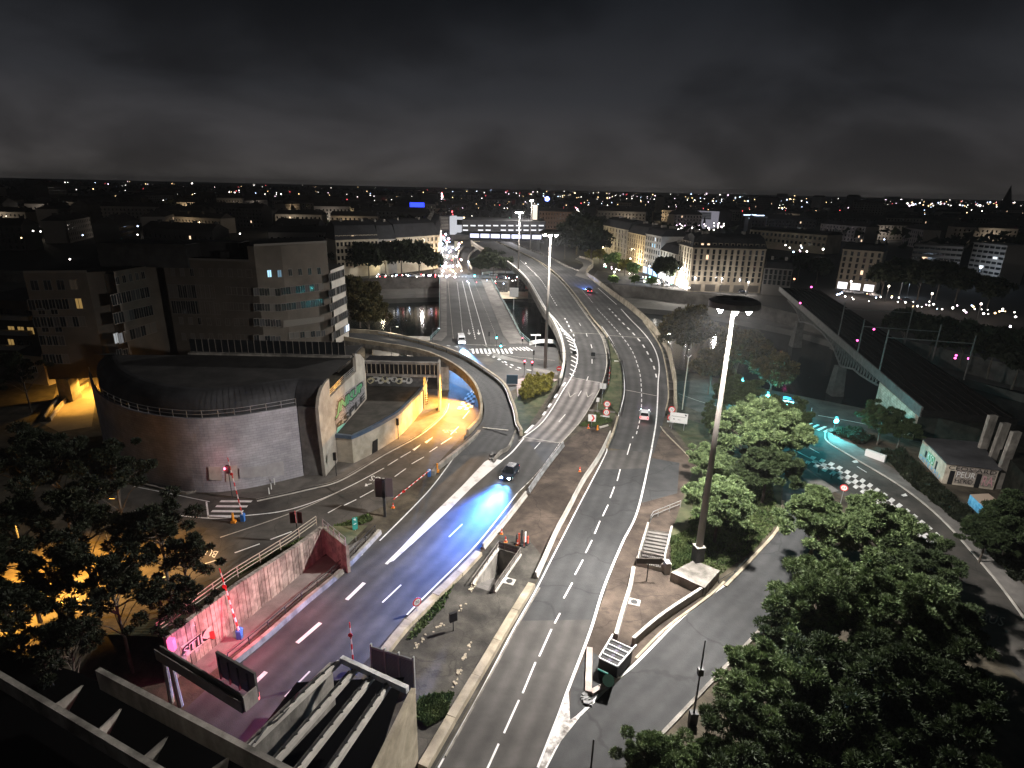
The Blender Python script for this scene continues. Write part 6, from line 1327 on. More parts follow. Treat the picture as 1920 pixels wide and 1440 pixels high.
for i,(k,x,y,s,l) in enumerate([('pinedark',1655,790,.75,'dark bushy tree at the stone abutment of the rail bridge'),('pinedark',1690,808,.6,'olive tree just left of the graffiti hut'),('pinedark',1900,985,.8,'green tree below the blue graffiti block'),('pinedark',1850,1010,.55,'small bush like tree under the blue graffiti block')]): tree(k,(x,y),0,s,l,'dark trees beside the railway','pine_tree',v=i)
def bush(pts,seed,h,per,m,label,name='bush',cat='bush',ls=.3,kind_=None):
    g=np.random.default_rng(seed); q=[P(*p) for p in pts]; cx=sum(p[0] for p in q)/len(q); cy=sum(p[1] for p in q)/len(q); n=len(q); V=[]
    P2=np.array([(p[0],p[1]) for p in q])
    def inside(x,y):
        c=False; j=n-1
        for i in range(n):
            if (P2[i][1]>y)!=(P2[j][1]>y) and x<(P2[j][0]-P2[i][0])*(y-P2[i][1])/(P2[j][1]-P2[i][1])+P2[i][0]: c=not c
            j=i
        return c
    mn,mx_=P2.min(0),P2.max(0); k=0; out=[]
    while len(out)<per and k<per*30:
        k+=1; x,y=g.uniform(mn[0],mx_[0]),g.uniform(mn[1],mx_[1])
        if inside(x,y): out.append((x,y,h*(.35+.65*g.random()**.7)*(.55+.45*math.sin(x*1.9+1)*math.sin(y*1.7))))
    p=np.array(out); n_=len(p); d=g.normal(size=(n_,3)); d[:,2]=abs(d[:,2])+.3; d/=np.linalg.norm(d,axis=1)[:,None]; t=np.cross(d,g.normal(size=(n_,3))); t/=np.linalg.norm(t,axis=1)[:,None]; s=ls*(.6+.9*g.random(n_))[:,None]
    V=np.empty((n_,3,3)); V[:,0]=p-t*s*.45; V[:,1]=p+t*s*.45; V[:,2]=p+d*s*1.2
    me=bpy.data.meshes.new(name); me.vertices.add(n_*3); me.vertices.foreach_set('co',V.ravel()); me.loops.add(n_*3); me.loops.foreach_set('vertex_index',np.arange(n_*3)); me.polygons.add(n_); me.polygons.foreach_set('loop_start',np.arange(n_)*3); me.update(calc_edges=True); me.materials.append(m)
    o=bpy.data.objects.new(name,me); COL.objects.link(o); return tag(o,label,cat,kind=kind_)
bush([(972,745),(985,718),(1020,712),(1038,712),(1030,735),(985,755)],1,2.2,9000,LEAFY,'yellow green bush between the ramp and the concrete slope')
bush([(1560,815),(1600,805),(1640,830),(1610,835),(1580,825)],2,1.3,5000,LEAFD,'low dark shrubs at the corner of the right street')
bush([(1650,850),(1690,845),(1780,930),(1900,1030),(1930,1080),(1900,1090),(1800,985),(1700,905)],3,.7,22000,LEAFD,'dark green hedge slope along the right street','hedge','hedge')
bush([(420,1110),(560,1030),(640,1000),(700,975),(690,965),(560,1015),(430,1075)],4,.25,9000,GRASSB,'rough grass tufts on the bank above the retaining wall','grass','grass',.22,'stuff')
bush([(1258,1010),(1262,1068),(1300,1050),(1290,1000)],5,.35,7000,GRASSB,'bright green weeds beside the mast stairway','weeds','weeds',.25,'stuff')
bush([(1262,1070),(1340,1086),(1415,1030),(1462,978),(1440,880),(1330,860)],6,.18,14000,GRASSB,'short grass of the lawn round the near mast','grass','grass',.22,'stuff')
bush([(776,1340),(790,1310),(850,1300),(835,1345),(800,1365)],7,.3,6000,GRASSB,'patch of green weeds beside the side wall of the beam grid','weeds','weeds',.2,'stuff')
bush([(1120,770),(1135,722),(1139,680),(1142,660),(1160,695),(1165,725),(1155,770),(1146,798)],8,.15,7000,GRASSB,'short grass of the strip between the two carriageways','grass','grass',.2,'stuff') if 0 else None
bush([(1085,800),(1118,775),(1150,790),(1120,800)],12,.3,3500,GRASSB,'weeds at the pointed foot of the grass strip','weeds','weeds',.2,'stuff')
bush([(850,1100),(870,1070),(800,1150),(760,1200),(780,1195),(830,1140)],9,.06,900,GRASSB,'weeds in the cracks of the lower median','weeds','weeds',.2,'stuff')
# ================================================================ railway bridge and the hut
ZR=6.
rA,rB=P(1471,547,ZR),P(1720,761,ZR); rb=empty('rail_bridge',rB,'dark iron arched railway bridge crossing the river at the right','railway bridge')
tc_=[P(x,y,ZR) for x,y in ((1471,547),(1504,571),(1532,598),(1574,637),(1606,670),(1639,699),(1720,761))]
d=np.array(rB)-np.array(rA); Lr=np.linalg.norm(d[:2]); ud=d/Lr; nr=np.array([-ud[1],ud[0],0]); 
if nr[0]<0: nr=-nr
IRON=mat('old_iron',(.075,.075,.072),.7,(.13,.128,.12),1,6,metal=.3)
ra,rb_=np.array(rA)-ud*10,np.array(rB)+ud*2
b=B(); b.hexa([tuple(ra-[0,0,1.2]),tuple(ra+nr*14-[0,0,1.2]),tuple(rb_+nr*14-[0,0,1.2]),tuple(rb_-[0,0,1.2])],[tuple(ra),tuple(ra+nr*14),tuple(rb_+nr*14),tuple(rb_)]); b.build('deck',mat('ballast',(.006,.006,.006),1,(.012,.011,.010),2,6,spec=0),rb)
b=B(); b.sweep([tuple(ra),tuple(rb_)],[(-.15,-1.3),(-.15,.5),(.15,.5),(.15,-1.3)]); b.build('girder',IRON,rb)
for k in range(4):
    for s in (0,1.5): o_=nr*(2.2+k*3.1+s); b=B(); b.sweep([tuple(ra+o_),tuple(rb_+o_)],[(-.05,0),(-.05,.16),(.05,.16),(.05,0)]); b.build('rail',mat('rusty_rail',(.012,.010,.009),.9,spec=0),rb)
lowc=[(1477,563),(1488,575),(1495,586),(1499,604),(1506,604),(1524,609),(1543,625),(1561,648),(1576,687),(1584,689),(1600,692),(1613,703),(1631,714),(1645,722)]
lc=[PV(p,rA,rB) for p in lowc]
b=B(); 
for a,c in zip(lc,lc[1:]): b.tube(a,c,.22,.22,6)
b.build('arch_rib',IRON,rb)
b=B()
for a,c in zip(lc,lc[1:]): b.tube(tuple(np.array(a)+nr*12),tuple(np.array(c)+nr*12),.22,.22,6)
b.build('arch_rib',IRON,rb)
def atx(u):
    for a,c in zip(lc,lc[1:]):
        ua,uc=np.dot(np.array(a)-rA,ud),np.dot(np.array(c)-rA,ud)
        if ua<=u<=uc: t=(u-ua)/max(1e-6,uc-ua); return a[2]+(c[2]-a[2])*t
    return None
u=np.dot(np.array(lc[0])-rA,ud)
while u<Lr:
    z=atx(u)
    if z is not None and z<ZR-1.6:
        q=np.array(rA)+ud*u; b=B(); b.tube((q[0],q[1],z),(q[0],q[1],ZR-1.2),.13,.13,6); b.tube((q[0],q[1],z),tuple((np.array(rA)+ud*(u+1.2))[:2])+(ZR-1.3,),.08,.08,5); b.build('spandrel_post',IRON,rb)
    u+=1.9
for i in (3,8):
    q=np.array(lc[i]); b=B(); b.hexa([tuple(q-nr*1+ud*s-[0,0,q[2]+8]) if 0 else (q[0]+x,q[1]+y,-7.5) for s,(x,y) in enumerate(((-1.5,-1.5),(1.5,-1.5),(1.5,1.5),(-1.5,1.5)))],[(q[0]+x,q[1]+y,q[2]+.1) for x,y in ((-1,-1),(1,-1),(1,1),(-1,1))]); b.build('pier',mat('dark_pier_stone',(.05,.048,.044),.9,(.09,.086,.08),1,6),rb)
    q=q+nr*12; b=B(); b.box((q[0],q[1],(q[2]-7.5)/2),(2.6,2.6,q[2]+7.5)); b.build('pier',mat('dark_pier_stone',(.05,.048,.044),.9,(.09,.086,.08),1,6),rb)
q=P(1672,772); q=np.array(PV((1672,745),rA,rB)); STONE=mat('pale_stone',(.34,.29,.23),.9,(.5,.43,.34),1.2,8,.3,6,stain=(.6,.3),brick=(.9,.45,.03,.6))
a_=np.array(PV((1640,770),rA,rB)); c_=np.array(rB)+ud*1; a_[2]=c_[2]=0
b=B(); b.prism([tuple((a_-nr*.3)[:2]),tuple((c_-nr*.3)[:2]),tuple((c_+nr*13)[:2]),tuple((a_+nr*13)[:2])],0,ZR-1.25); b.build('abutment',STONE,rb)
# railway embankment behind the hut
e0,e1=c_,np.array(rb_)*[1,1,0]
ep=[P(*p,4.75) for p in ((1760,783),(1838,805),(1905,872),(1970,945))]; b=B(); b.prism([tuple((e0+nr*.2)[:2])]+[(p[0],p[1]) for p in ep]+[(ep[-1][0]+70,ep[-1][1]+10),tuple((e0+nr*60)[:2])],0,ZR-1.25); b.build('railway_embankment',mat('dark_ballast',(.010,.011,.009),1,(.022,.022,.018),1,6,spec=0),kind='structure')
for i,(x,y,h,l) in enumerate(((1645,712,9,'near railway mast carrying a long cross beam'),(1574,620,9,'railway mast halfway along the iron bridge'),(1608,660,8,'dark railway mast beside the bridge girder'))):
    q=PV((x,y),rA,rB); q=(q[0],q[1],ZR); root=empty('catenary_mast',q,l,'catenary mast'); b=B(); b.tube(q,(q[0],q[1],ZR+h),.16,.14,8); b.build('post',IRON,root)
    t=np.array(q)+nr*15; b=B(); b.tube((q[0],q[1],ZR+h-1.6),(t[0],t[1],ZR+h-1.6),.1,.1,6); b.tube(tuple(t),(t[0],t[1],ZR+h),.14,.14,8); b.build('cross_beam',IRON,root)
MG=glow('magenta_lens',(1,.10,.45),7)
for i,(x,y) in enumerate(((1521,538),(1500,568),(1480,517),(1489,523),(1638,617),(1607,638),(1790,671),(1815,672),(1792,666))):
    q=P(x,y,ZR+1.5); root=empty('rail_signal',(q[0],q[1],ZR),'small magenta railway signal lamp number '+'x','rail signal'); s=math.dist((0,0,CH),q)*.0013
    b=B(); b.tube((q[0],q[1],ZR-.1),(q[0],q[1],q[2]),.05,.05,6); b.build('post',METALD,root); b=B(); b.tube((q[0],q[1]-.05,q[2]),(q[0],q[1]-.25,q[2]),s,s,10); b.build('lens',MG if i not in (2,3) else glow('orange_lens',(1,.4,.2),5),root)
    root['label']=['magenta signal lamp near the far end of the dark tracks','magenta signal lamp on the left edge of the iron bridge','orange red lamp farthest along the tracks','orange red lamp just before the farthest one','magenta signal lamp on the right of the tracks above the mast beam','magenta signal lamp beside the iron bridge girder','pink lamp lowest of the trio at the right railway yard','pink lamp rightmost of the trio at the right railway yard','pink lamp topmost of the trio at the right railway yard'][i]; root['group']='railway signal lamps'
h0,h1,h2,h3=[P(*p,3.3) for p in ((1731,822),(1776,868),(1874,880),(1836,831))]
hu=empty('graffiti_hut',(h1[0],h1[1],0),'small flat roofed hut covered in graffiti below the railway','hut')
b=B(); b.prism([(p[0],p[1]) for p in (h0,h1,h2,h3)],0,3.2); b.build('wall',mat('hut_render',(.44,.38,.30),.85,(.58,.51,.41),.8,7,stain=(.6,.2)),hu)
b=B(); ce=np.mean([h0,h1,h2,h3],axis=0); b.prism([tuple((np.array(p)+(np.array(p)-ce)*.05)[:2]) for p in (h0,h1,h2,h3)],3.2,3.4); b.build('roof',ROOFZ,hu)
b=B()
def hp_(a,c,u0,u1,z0,z1,o=.03):
    dd=np.array(c)-np.array(a); n_=np.array([dd[1],-dd[0],0]); n_/=np.linalg.norm(n_); q=[]
    for u,z in ((u0,z0),(u1,z0),(u1,z1),(u0,z1)): v=np.array(a)+dd*u+n_*o; q.append((v[0],v[1],z))
    return q
b.face(hp_(h1,h2,.1,.2,0,2.2,.04),1); b.face(hp_(h1,h2,.62,.72,0,2.2,.04),1)
b.face(hp_(h0,h1,.32,.6,1.0,2.4),0); lettering(b,'KSO',hp_(h0,h1,.34,.58,1.1,2.3,.05),3); b.face(hp_(h0,h1,.66,.72,.9,2.2),1); b.face(hp_(h0,h1,.22,.29,1.1,2.1),1)
b.face(hp_(h1,h2,.22,.98,.3,3.0,.02),2); lettering(b,'CEOS ARD',hp_(h1,h2,.05,.97,2.35,3.0,.05),1); lettering(b,'PEUR',hp_(h1,h2,.24,.6,1.3,2.2,.05),3); lettering(b,'HEKO',hp_(h1,h2,.24,.58,.4,1.1,.05),1); lettering(b,'RA',hp_(h1,h2,.75,.96,.5,2.0,.05),4); lettering(b,'OSTE KRU',hp_(h0,h1,.05,.9,.1,.9,.05),5)
b.build('graffiti',[GR,BLACK,mat('hut_grey_paint',(.20,.17,.15),.8,(.40,.35,.30),2,7,lo=.42,hi=.58),WHITE,GRP,GRB],hu)
q0,q1,q2_=P(1819,927,1.4),P(1848,954,1.4),P(1888,952,1.4)
b=B(); b.prism([(q0[0],q0[1]),(q1[0],q1[1]),(q2_[0],q2_[1]),(q2_[0]-.3+q0[0]-q1[0],q2_[1]+q0[1]-q1[1])],0,1.4,0,1); b.build('painted_block',[GRB,mat('pink_cap',(.55,.42,.33),.8)],label='low block with a blue painted side below the graffiti hut',cat='painted wall')
for i,(x,y,x2,y2) in enumerate(((1864,772,1846,826),(1888,786,1866,842),(1908,802,1884,862))):
    t=P(x,y,9.5); f_=P(x2,y2,4.6); b=B(); b.hexa([(f_[0]-.6,f_[1]-.25,0),(f_[0]+.6,f_[1]-.25,0),(f_[0]+.6,f_[1]+.25,0),(f_[0]-.6,f_[1]+.25,0)],[(t[0]-.6,t[1]-.3,8.9),(t[0]+.6,t[1]-.3,8.9),(t[0]+.6,t[1]+.3,8.9),(t[0]-.6,t[1]+.3,8.9)]); b.build('concrete_pylon',CONCD,label=['left one of three pale concrete pylons above the hut','middle one of three pale concrete pylons above the hut','right one of three pale concrete pylons above the hut'][i],cat='pylon',group='pale concrete pylons')
b=B(); q=P(1607,892); 
q=P(1640,861); b.box((q[0],q[1],.6),(.5,3.0,1.2),.6); b.build('white_wall_end',WHITE,label='white end of a low wall beside the right pavement',cat='wall')
for i,(x,y) in enumerate(((1558,898),(1534,886),(1512,878))): 
    q=P(x,y,.12); b=B(); b.tube(q,(q[0],q[1],1.0),.08,.07,8); b.build('bollard',METALD,label=['nearest dark bollard on the traffic island','middle dark bollard on the traffic island','farthest dark bollard on the traffic island'][i],cat='bollard',group='bollards on the traffic island')
for px,e,col,rot in (((1925,640),5000,(1,.85,.7),None),): pass
# ================================================================ far bank buildings
SLATE=mat('slate_roof',(.018,.018,.02),.7,(.032,.032,.035),.3,5)
def block(label,pa,pb,h,rh,dep,fl,bays,wall,lit=(),wpane=GLASS,z0=0,shop=None,ww=1.1,wh=1.9,world=False,dorm=True,name='apartment_house',fh0=4.2,cat='apartment house',fr=None,skip=0):
    a=pa if world else P(*pa); c=pb if world else P(*pb); a=np.array((a[0],a[1],0.)); c=np.array((c[0],c[1],0.)); dd=c-a; L=np.linalg.norm(dd); u=dd/L; n=np.array([u[1],-u[0],0]); root=empty(name,tuple(a),label,cat); rz=math.atan2(u[1],u[0])
    bk=-n*dep
    b=B(); b.prism([tuple(q[:2]) for q in (a,c,c+bk,a+bk)],z0,h); b.build('wall',wall,root)
    if rh:
        i_=min(2.2,dep*.2); t0=[a+n*.3-u*.3,c+n*.3+u*.3,c+bk-n*.3+u*.3,a+bk-n*.3-u*.3]; t1=[a-n*i_+u*.6,c-n*i_-u*.6,c+bk+n*i_-u*.6,a+bk+n*i_+u*.6]
        b=B(); b.hexa([(q[0],q[1],h) for q in t0],[(q[0],q[1],h+rh*.75) for q in t1]); m1,m2=(t1[0]+t1[3])/2,(t1[1]+t1[2])/2; m1[2]=m2[2]=h+rh; tt=[(q[0],q[1],h+rh*.75) for q in t1]
        b.face([tt[0],tt[1],tuple(m2),tuple(m1)]); b.face([tt[2],tt[3],tuple(m1),tuple(m2)]); b.face([tt[1],tt[2],tuple(m2)]); b.face([tt[3],tt[0],tuple(m1)]); b.build('roof',SLATE,root)
        for k in range(max(2,int(L/14))): q=a+u*(L*(k+.5)/max(2,int(L/14)))+bk*.5; b=B(); b.box((q[0],q[1],h+rh*.9+.5),(.9,2.6,1.8),rz); b.build('chimney',CONCD,root)
    for z in (h-.15,fh0): b=B(); q=(a+c)/2+n*.12; b.box((q[0],q[1],z),(L+.3,.5,.3),rz); b.build('cornice',wall,root)
    fr=fr or wall; fh=(h-fh0-.4)/max(1,fl)
    for f in range(fl):
        z=fh0+fh*(f+.5)
        for k in range(bays):
            q=a+u*(L*(k+.5)/bays)+n*.02; pm=lit.get((f,k),wpane) if isinstance(lit,dict) else wpane; place(None,root,(q[0],q[1],z),rz,'window',win_mesh(ww,wh,fr,pm,0,.1))
    if dorm and rh:
        for k in range(bays):
            if skip and k%skip: continue
            q=a+u*(L*(k+.5)/bays)-n*.6; pm=lit.get(('d',k),GLASS) if isinstance(lit,dict) else GLASS
            key=('dormer',pm.name,wall.name)
            if key not in _win:
                b=B(); b.box((0,.7,0),(1.5,1.9,1.9)); b.face([(-.5,-.27,-.7),(.5,-.27,-.7),(.5,-.27,.7),(-.5,-.27,.7)],1); me=bpy.data.meshes.new('dormer'); me.from_pydata(b.v,[],b.f); me.materials.append(wall); me.materials.append(pm); me.polygons.foreach_set('material_index',b.m); me.update(); _win[key]=me
            place(None,root,(q[0],q[1],h+1.0),rz,'dormer',_win[key])
    if shop:
        b=B(); nb=max(2,int(L/5))
        for k in range(nb):
            q=a+u*(L*(k+.5)/nb)+n*.05; w_=L/nb*.36; b.face([(q[0]-u[0]*w_,q[1]-u[1]*w_,.3),(q[0]+u[0]*w_,q[1]+u[1]*w_,.3),(q[0]+u[0]*w_,q[1]+u[1]*w_,3.2),(q[0]-u[0]*w_,q[1]-u[1]*w_,3.2)])
        b.build('shop_window',shop,root)
    return root
WN=glow('window_home',(1,.70,.45),1.6)
SHW=glow('shop_white',(.95,.93,1.0),2.2); SHB=glow('shop_blue',(.35,.6,1.0),3.0); SHD=mat('shop_dark',(.05,.045,.04),.3)
block('long dark roofed apartment house on the far quay, left section',(634,521),(712,516),16.5,8,14,4,11,STUC,{('d',4):WN,(2,7):WN},dorm=True)
block('far quay apartment house, narrow middle section with two lit windows',(712,516),(745,513),16.2,8,14,4,5,STUG,{(3,2):WN,(3,3):WN},dorm=False)
block('far quay apartment house, right section nearest to the bridge',(745,513),(822,503),16.6,8,14,4,10,STUC,{},dorm=False)
block('receding facade farthest along the right quay terrace',(1128,483),(1172,499),19.5,5,14,6,8,STUC,{},dorm=False)
block('ochre lit facade in the middle of the right terrace',(1172.6,499),(1204,511),18.5,5,14,6,8,mat('warm_stucco',(.46,.36,.22),.85,(.55,.44,.28),.15,5),{},dorm=False,shop=SHD)
block('grey facade with white lights in its upper windows and a blue shop',(1204.6,511),(1233,521),19.5,3.5,14,5,7,STUG,{(3,3):LITC,(3,4):LITC,(4,4):LITX},dorm=False,shop=SHB)
block('lower facade between the grey one and the corner building',(1233.5,521),(1264,534),13.5,4,14,4,6,STUC,{},dorm=False,shop=SHW)
block('bright side of the corner building facing the viaduct',(1266,535),(1289.5,546),18.2,5.5,12,6,5,STUC,{},shop=SHW,dorm=True)
cb=block('big corner building with mansard roof and dormers on the right quay',(1290,546.3),(1424,550),18.2,5.5,16,6,12,mat('dim_front_wall',(.15,.125,.095),.85,(.21,.18,.14),.15,6,stain=(.1,.2)),{('d',1):WN,('d',2):WN,(4,2):WN},shop=SHD)  # front darkened against the side: its dim light put into the wall colour
block('dark stone house behind the far end of the iron bridge',(1426,552),(1478,556),11,3,14,3,6,CITYD,{},dorm=False)
block('pale five storey house standing alone right of the tracks',(1566,541),(1640,549),17.5,3,12,5,6,mat('dim_cream_wall',(.19,.16,.12),.85,(.25,.215,.165),.15,6),{(1,3):WN},shop=SHW,dorm=False)
block('modern white building with stepped terraces at the right',(1700,520),(1790,528),17,0,14,5,9,CITYW,{(2,2):WN},ww=2.4,wh=1.2,dorm=False)
block('modern balcony block right of the stepped building',(1808,525),(1868,535),19,0,14,6,6,CITYW,{(3,4):LITX,(1,2):LITX},ww=2.4,wh=1.2,dorm=False)
block('long lit market hall front beyond the corner building',(1402,462),(1545,477),13,2.5,20,2,18,STUC,{},dorm=False,ww=2.0,wh=2.2)
block('white lit modern cube with a dark glazed grid',(1298,428),(1342,430),19,0,20,0,0,glow('lit_white_wall',(.75,.72,.85),.28),{},dorm=False)  # cube wall glows by itself: its lighting put into the material
q=P(1319,428); 
block('long grey hall behind the white lit cube',(1255,425),(1299,428),18,0,26,3,8,CITYW,{},dorm=False)
block('glass box with rows of cold lights right of the market hall',(1393,436),(1434,438),17,0,20,0,0,mat('glass_box',(.10,.12,.15),.3),{},dorm=False)
for k,(x,y,l) in enumerate(((1405,403,'upper row of cold ceiling lights in the glass box'),(1415,409,'second row of cold ceiling lights in the glass box'),(1420,404,'short upper row of cold lights at the right of the glass box'))):
    a=P(1393,436); c=P(1434,438); b=B(); A=PV((x-9,y),a,c); C=PV((x+11,y),a,c); 
    for t in np.linspace(0,1,6): q=np.array(A)*(1-t)+np.array(C)*t; b.box((q[0],q[1]-.3,q[2]),(2.2,.2,.9))
    b.build('ceiling_light_row',glow('cold_lights',(.6,.75,1),3),label=l,cat='lights')
# dark grid of the white cube
a,c=P(1298,428),P(1342,430); b=B()
on_plane(b,a,c,[(1311,397),(1334,398),(1333,412),(1311,411)],.3); g_=b.build('grid_window',mat('cube_glass',(.12,.13,.15),.3),label='dark glazed grid in the front of the white lit cube',cat='window wall')
for i in range(5): b=B(); A=PV((1311,398.5+i*3),a,c); C=PV((1334,399.3+i*3),a,c); b.sweep([tuple(np.array(A)-[0,.5,0]),tuple(np.array(C)-[0,.5,0])],[(-.1,-.25),(-.1,.25),(.1,.25),(.1,-.25)]); b.build('band',glow('glow_band',(.55,.55,.6),.25),g_)  # bands glow faintly: light put into the material
# church spire on the horizon, right
q=P(1882,398,0); sp=empty('church',q,'thin dark church spire on the right horizon','church'); k=math.dist((0,0),q[:2])/1090
b=B(); b.box((q[0],q[1],8*k/1.),(9*k,9*k,16*k)); b.build('tower',CITYD,sp); b=B(); b.tube((q[0],q[1],16*k),(q[0],q[1],36*k),5*k,.2,8); b.build('spire',CITYD,sp)
# ---- interchange building
pa_,pb_=(-60,400,0),(60,400,0); ic=empty('interchange_building',(0,400,0),'wide dark interchange building with two rows of white window strips over the road','interchange building')
def icq(px): return PV(px,pa_,pb_)
def slab(pxl,pxr,dep,nm,mt,par=ic):
    A=icq(pxl); C=icq(pxr); b=B(); x0,x1=min(A[0],C[0]),max(A[0],C[0]); z0,z1=min(A[2],C[2]),max(A[2],C[2]); b.box(((x0+x1)/2,400+dep/2,(z0+z1)/2),(x1-x0,dep,z1-z0)); return b.build(nm,mt,par)
DKC=mat('interchange_concrete',(.045,.045,.047),.8,(.07,.07,.072),.2,5)
slab((866,412),(1022,437),40,'upper_floors',DKC); slab((850,449),(1020,456),40,'deck',DKC)
for y in (423,431.5):
    for k in range(11):
        if y>425 and k in (1,4): continue
        A=icq((868+k*14.2,y-1.3)); C=icq((868+k*14.2+9.5,y+1.3)); b=B(); b.box(((A[0]+C[0])/2,399.9,(A[2]+C[2])/2),(C[0]-A[0],.2,A[2]-C[2])); b.build('window_strip',glow('strip_white',(.9,.9,.95),1.3),ic)
A=icq((880,438)); C=icq((1016,448.5)); 
for k in range(7):
    x0=A[0]+(C[0]-A[0])*k/7+.5; x1=A[0]+(C[0]-A[0])*(k+1)/7-.5; b=B(); b.box(((x0+x1)/2,400.5,(A[2]+C[2])/2),(x1-x0,.3,A[2]-C[2])); b.build('lit_panel',glow('lit_concourse',(.72,.74,1.0),1.9),ic)
for x in (882,920,958,1010): A=icq((x,449)); b=B(); b.box((A[0],400.5,A[2]/2),(1.4,2,A[2])); b.build('column',DKC,ic)
slab((823,405),(843,432),20,'stair_tower',DKC)
for k in range(9): A=icq((826,407+k*2.7)); C=icq((841,407+k*2.7)); b=B(); b.box(((A[0]+C[0])/2,399.7,A[2]),(C[0]-A[0],.4,.35)); b.build('slat',STUG,ic)
slab((843,406),(853,440),14,'white_bay',glow('lit_bay',(.8,.82,.9),.7)); slab((853,408),(866,412),14,'white_bay',glow('lit_bay',(.8,.82,.9),.7)); slab((853,424),(864,436),14,'white_bay',glow('lit_bay',(.8,.82,.9),.7))  # white bays glow by themselves: their lighting put into the material
slab((846,440),(880,452),30,'side_block',DKC); slab((852,452),(858,470),4,'lit_pier',glow('lit_pier',(.75,.68,.5),.5)); slab((880,452),(900,462),4,'lit_entry',glow('lit_entry',(.9,.75,.5),.8))  # pier and entry glow: lamp light on them put into the material
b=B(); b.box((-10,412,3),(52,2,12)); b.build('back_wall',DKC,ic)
slab((1000,385),(1007,412),12,'lit_tower',glow('lit_tower',(1,.88,.7),1.2))  # tower glows all over: its lighting put into the material
block('orange brick block with rows of small windows beyond the interchange',(1010,437),(1073,440),20,3,14,4,12,glow('orange_lit_wall',(.42,.22,.12),.10),{},dorm=False)  # brick wall glows faintly: light on it put into the material
# billboard, flood light
q=P(782,384,22); b=B(); b.box(q,(26,1,8)); k_=math.dist((0,0),q[:2])
b.v=[((x-q[0])*k_/1000*.9+q[0],y,(z-q[2])*k_/1000*.9+q[2]) for x,y,z in b.v]; b.build('blue_sign',glow('blue_neon',(.03,.06,1.0),2.5),label='glowing blue rooftop sign on the left of the horizon',cat='neon sign')
# far kiosk lamps on the lower quay
for i,(x,y,l) in enumerate(((728,527,'brighter warm lamp on the lower quay left'),(781,529,'warm lamp on the lower quay nearer the bridge'))):
    q=P(x,y,-3.2); root=empty('quay_pavilion',(q[0],q[1],-5),['pale pavilion with a warm lit front on the lower quay, left one','pale pavilion with a warm lit front on the lower quay, right one'][i],'pavilion'); b=B(); b.box((q[0],q[1]+4,-3.6),(12,6,2.8)); b.build('wall',STUG,root); b=B(); b.box((q[0],q[1]+.9,-3.4),(7 if i==0 else 4,.2,1.6)); b.build('lit_front',glow('warm_front',(1,.78,.45),3),root); lamp('pavilion_light','POINT',(q[0],q[1]-2,-2.4),500,(1,.8,.5),.4)
b=B(); A=P(985,546,-5); 
for (x0,x1,y0,y1,z,m,l) in ((929,952,523,548,0,BLACK,'dark graffiti covered quay wall block beside the low bridge'),(965,985,531,547,0,BLACK,'dark block under the light mast on the lower quay'),(937,998,546,560,-5,STUC,'pale lit landing on the lower quay under the viaduct')):
    a,c,e_,g_=P(x0,y1,-5),P(x1,y1,-5),P(x1,y0,-5),P(x0,y0,-5)
    b=B(); 
    if m is BLACK: b.prism([(a[0],a[1]),(c[0],c[1]),(c[0],c[1]+6),(a[0],a[1]+6)],-5,-.4); b.build('quay_block',mat('quay_dark',(.04,.04,.04),.8,(.12,.12,.12),1,6,lo=.5,hi=.6),label=l,cat='quay wall')
    else: b.poly([(a[0],a[1],-4.97),(c[0],c[1],-4.97),(e_[0],e_[1],-4.97),(g_[0],g_[1],-4.97)]); b.build('landing',m,kind='structure')
q=P(975,535,-2.5); b=B(); b.box((q[0]+3,q[1]-1,-2.2),(8,.3,3.5)); b.build('red_board',mat('red_board',(.6,.18,.14),.6),label='pale red board on the lower quay beside the light mast',cat='board')
q=P(963,580,-7); b=B(); b.tube(q,(q[0],q[1],-1),.15,.15,8); b.box((q[0],q[1]-.2,0),(3.6,.3,3.6)); b.build('river_sign',WHITE,label='square white navigation sign standing in the river beside the low bridge',cat='sign')
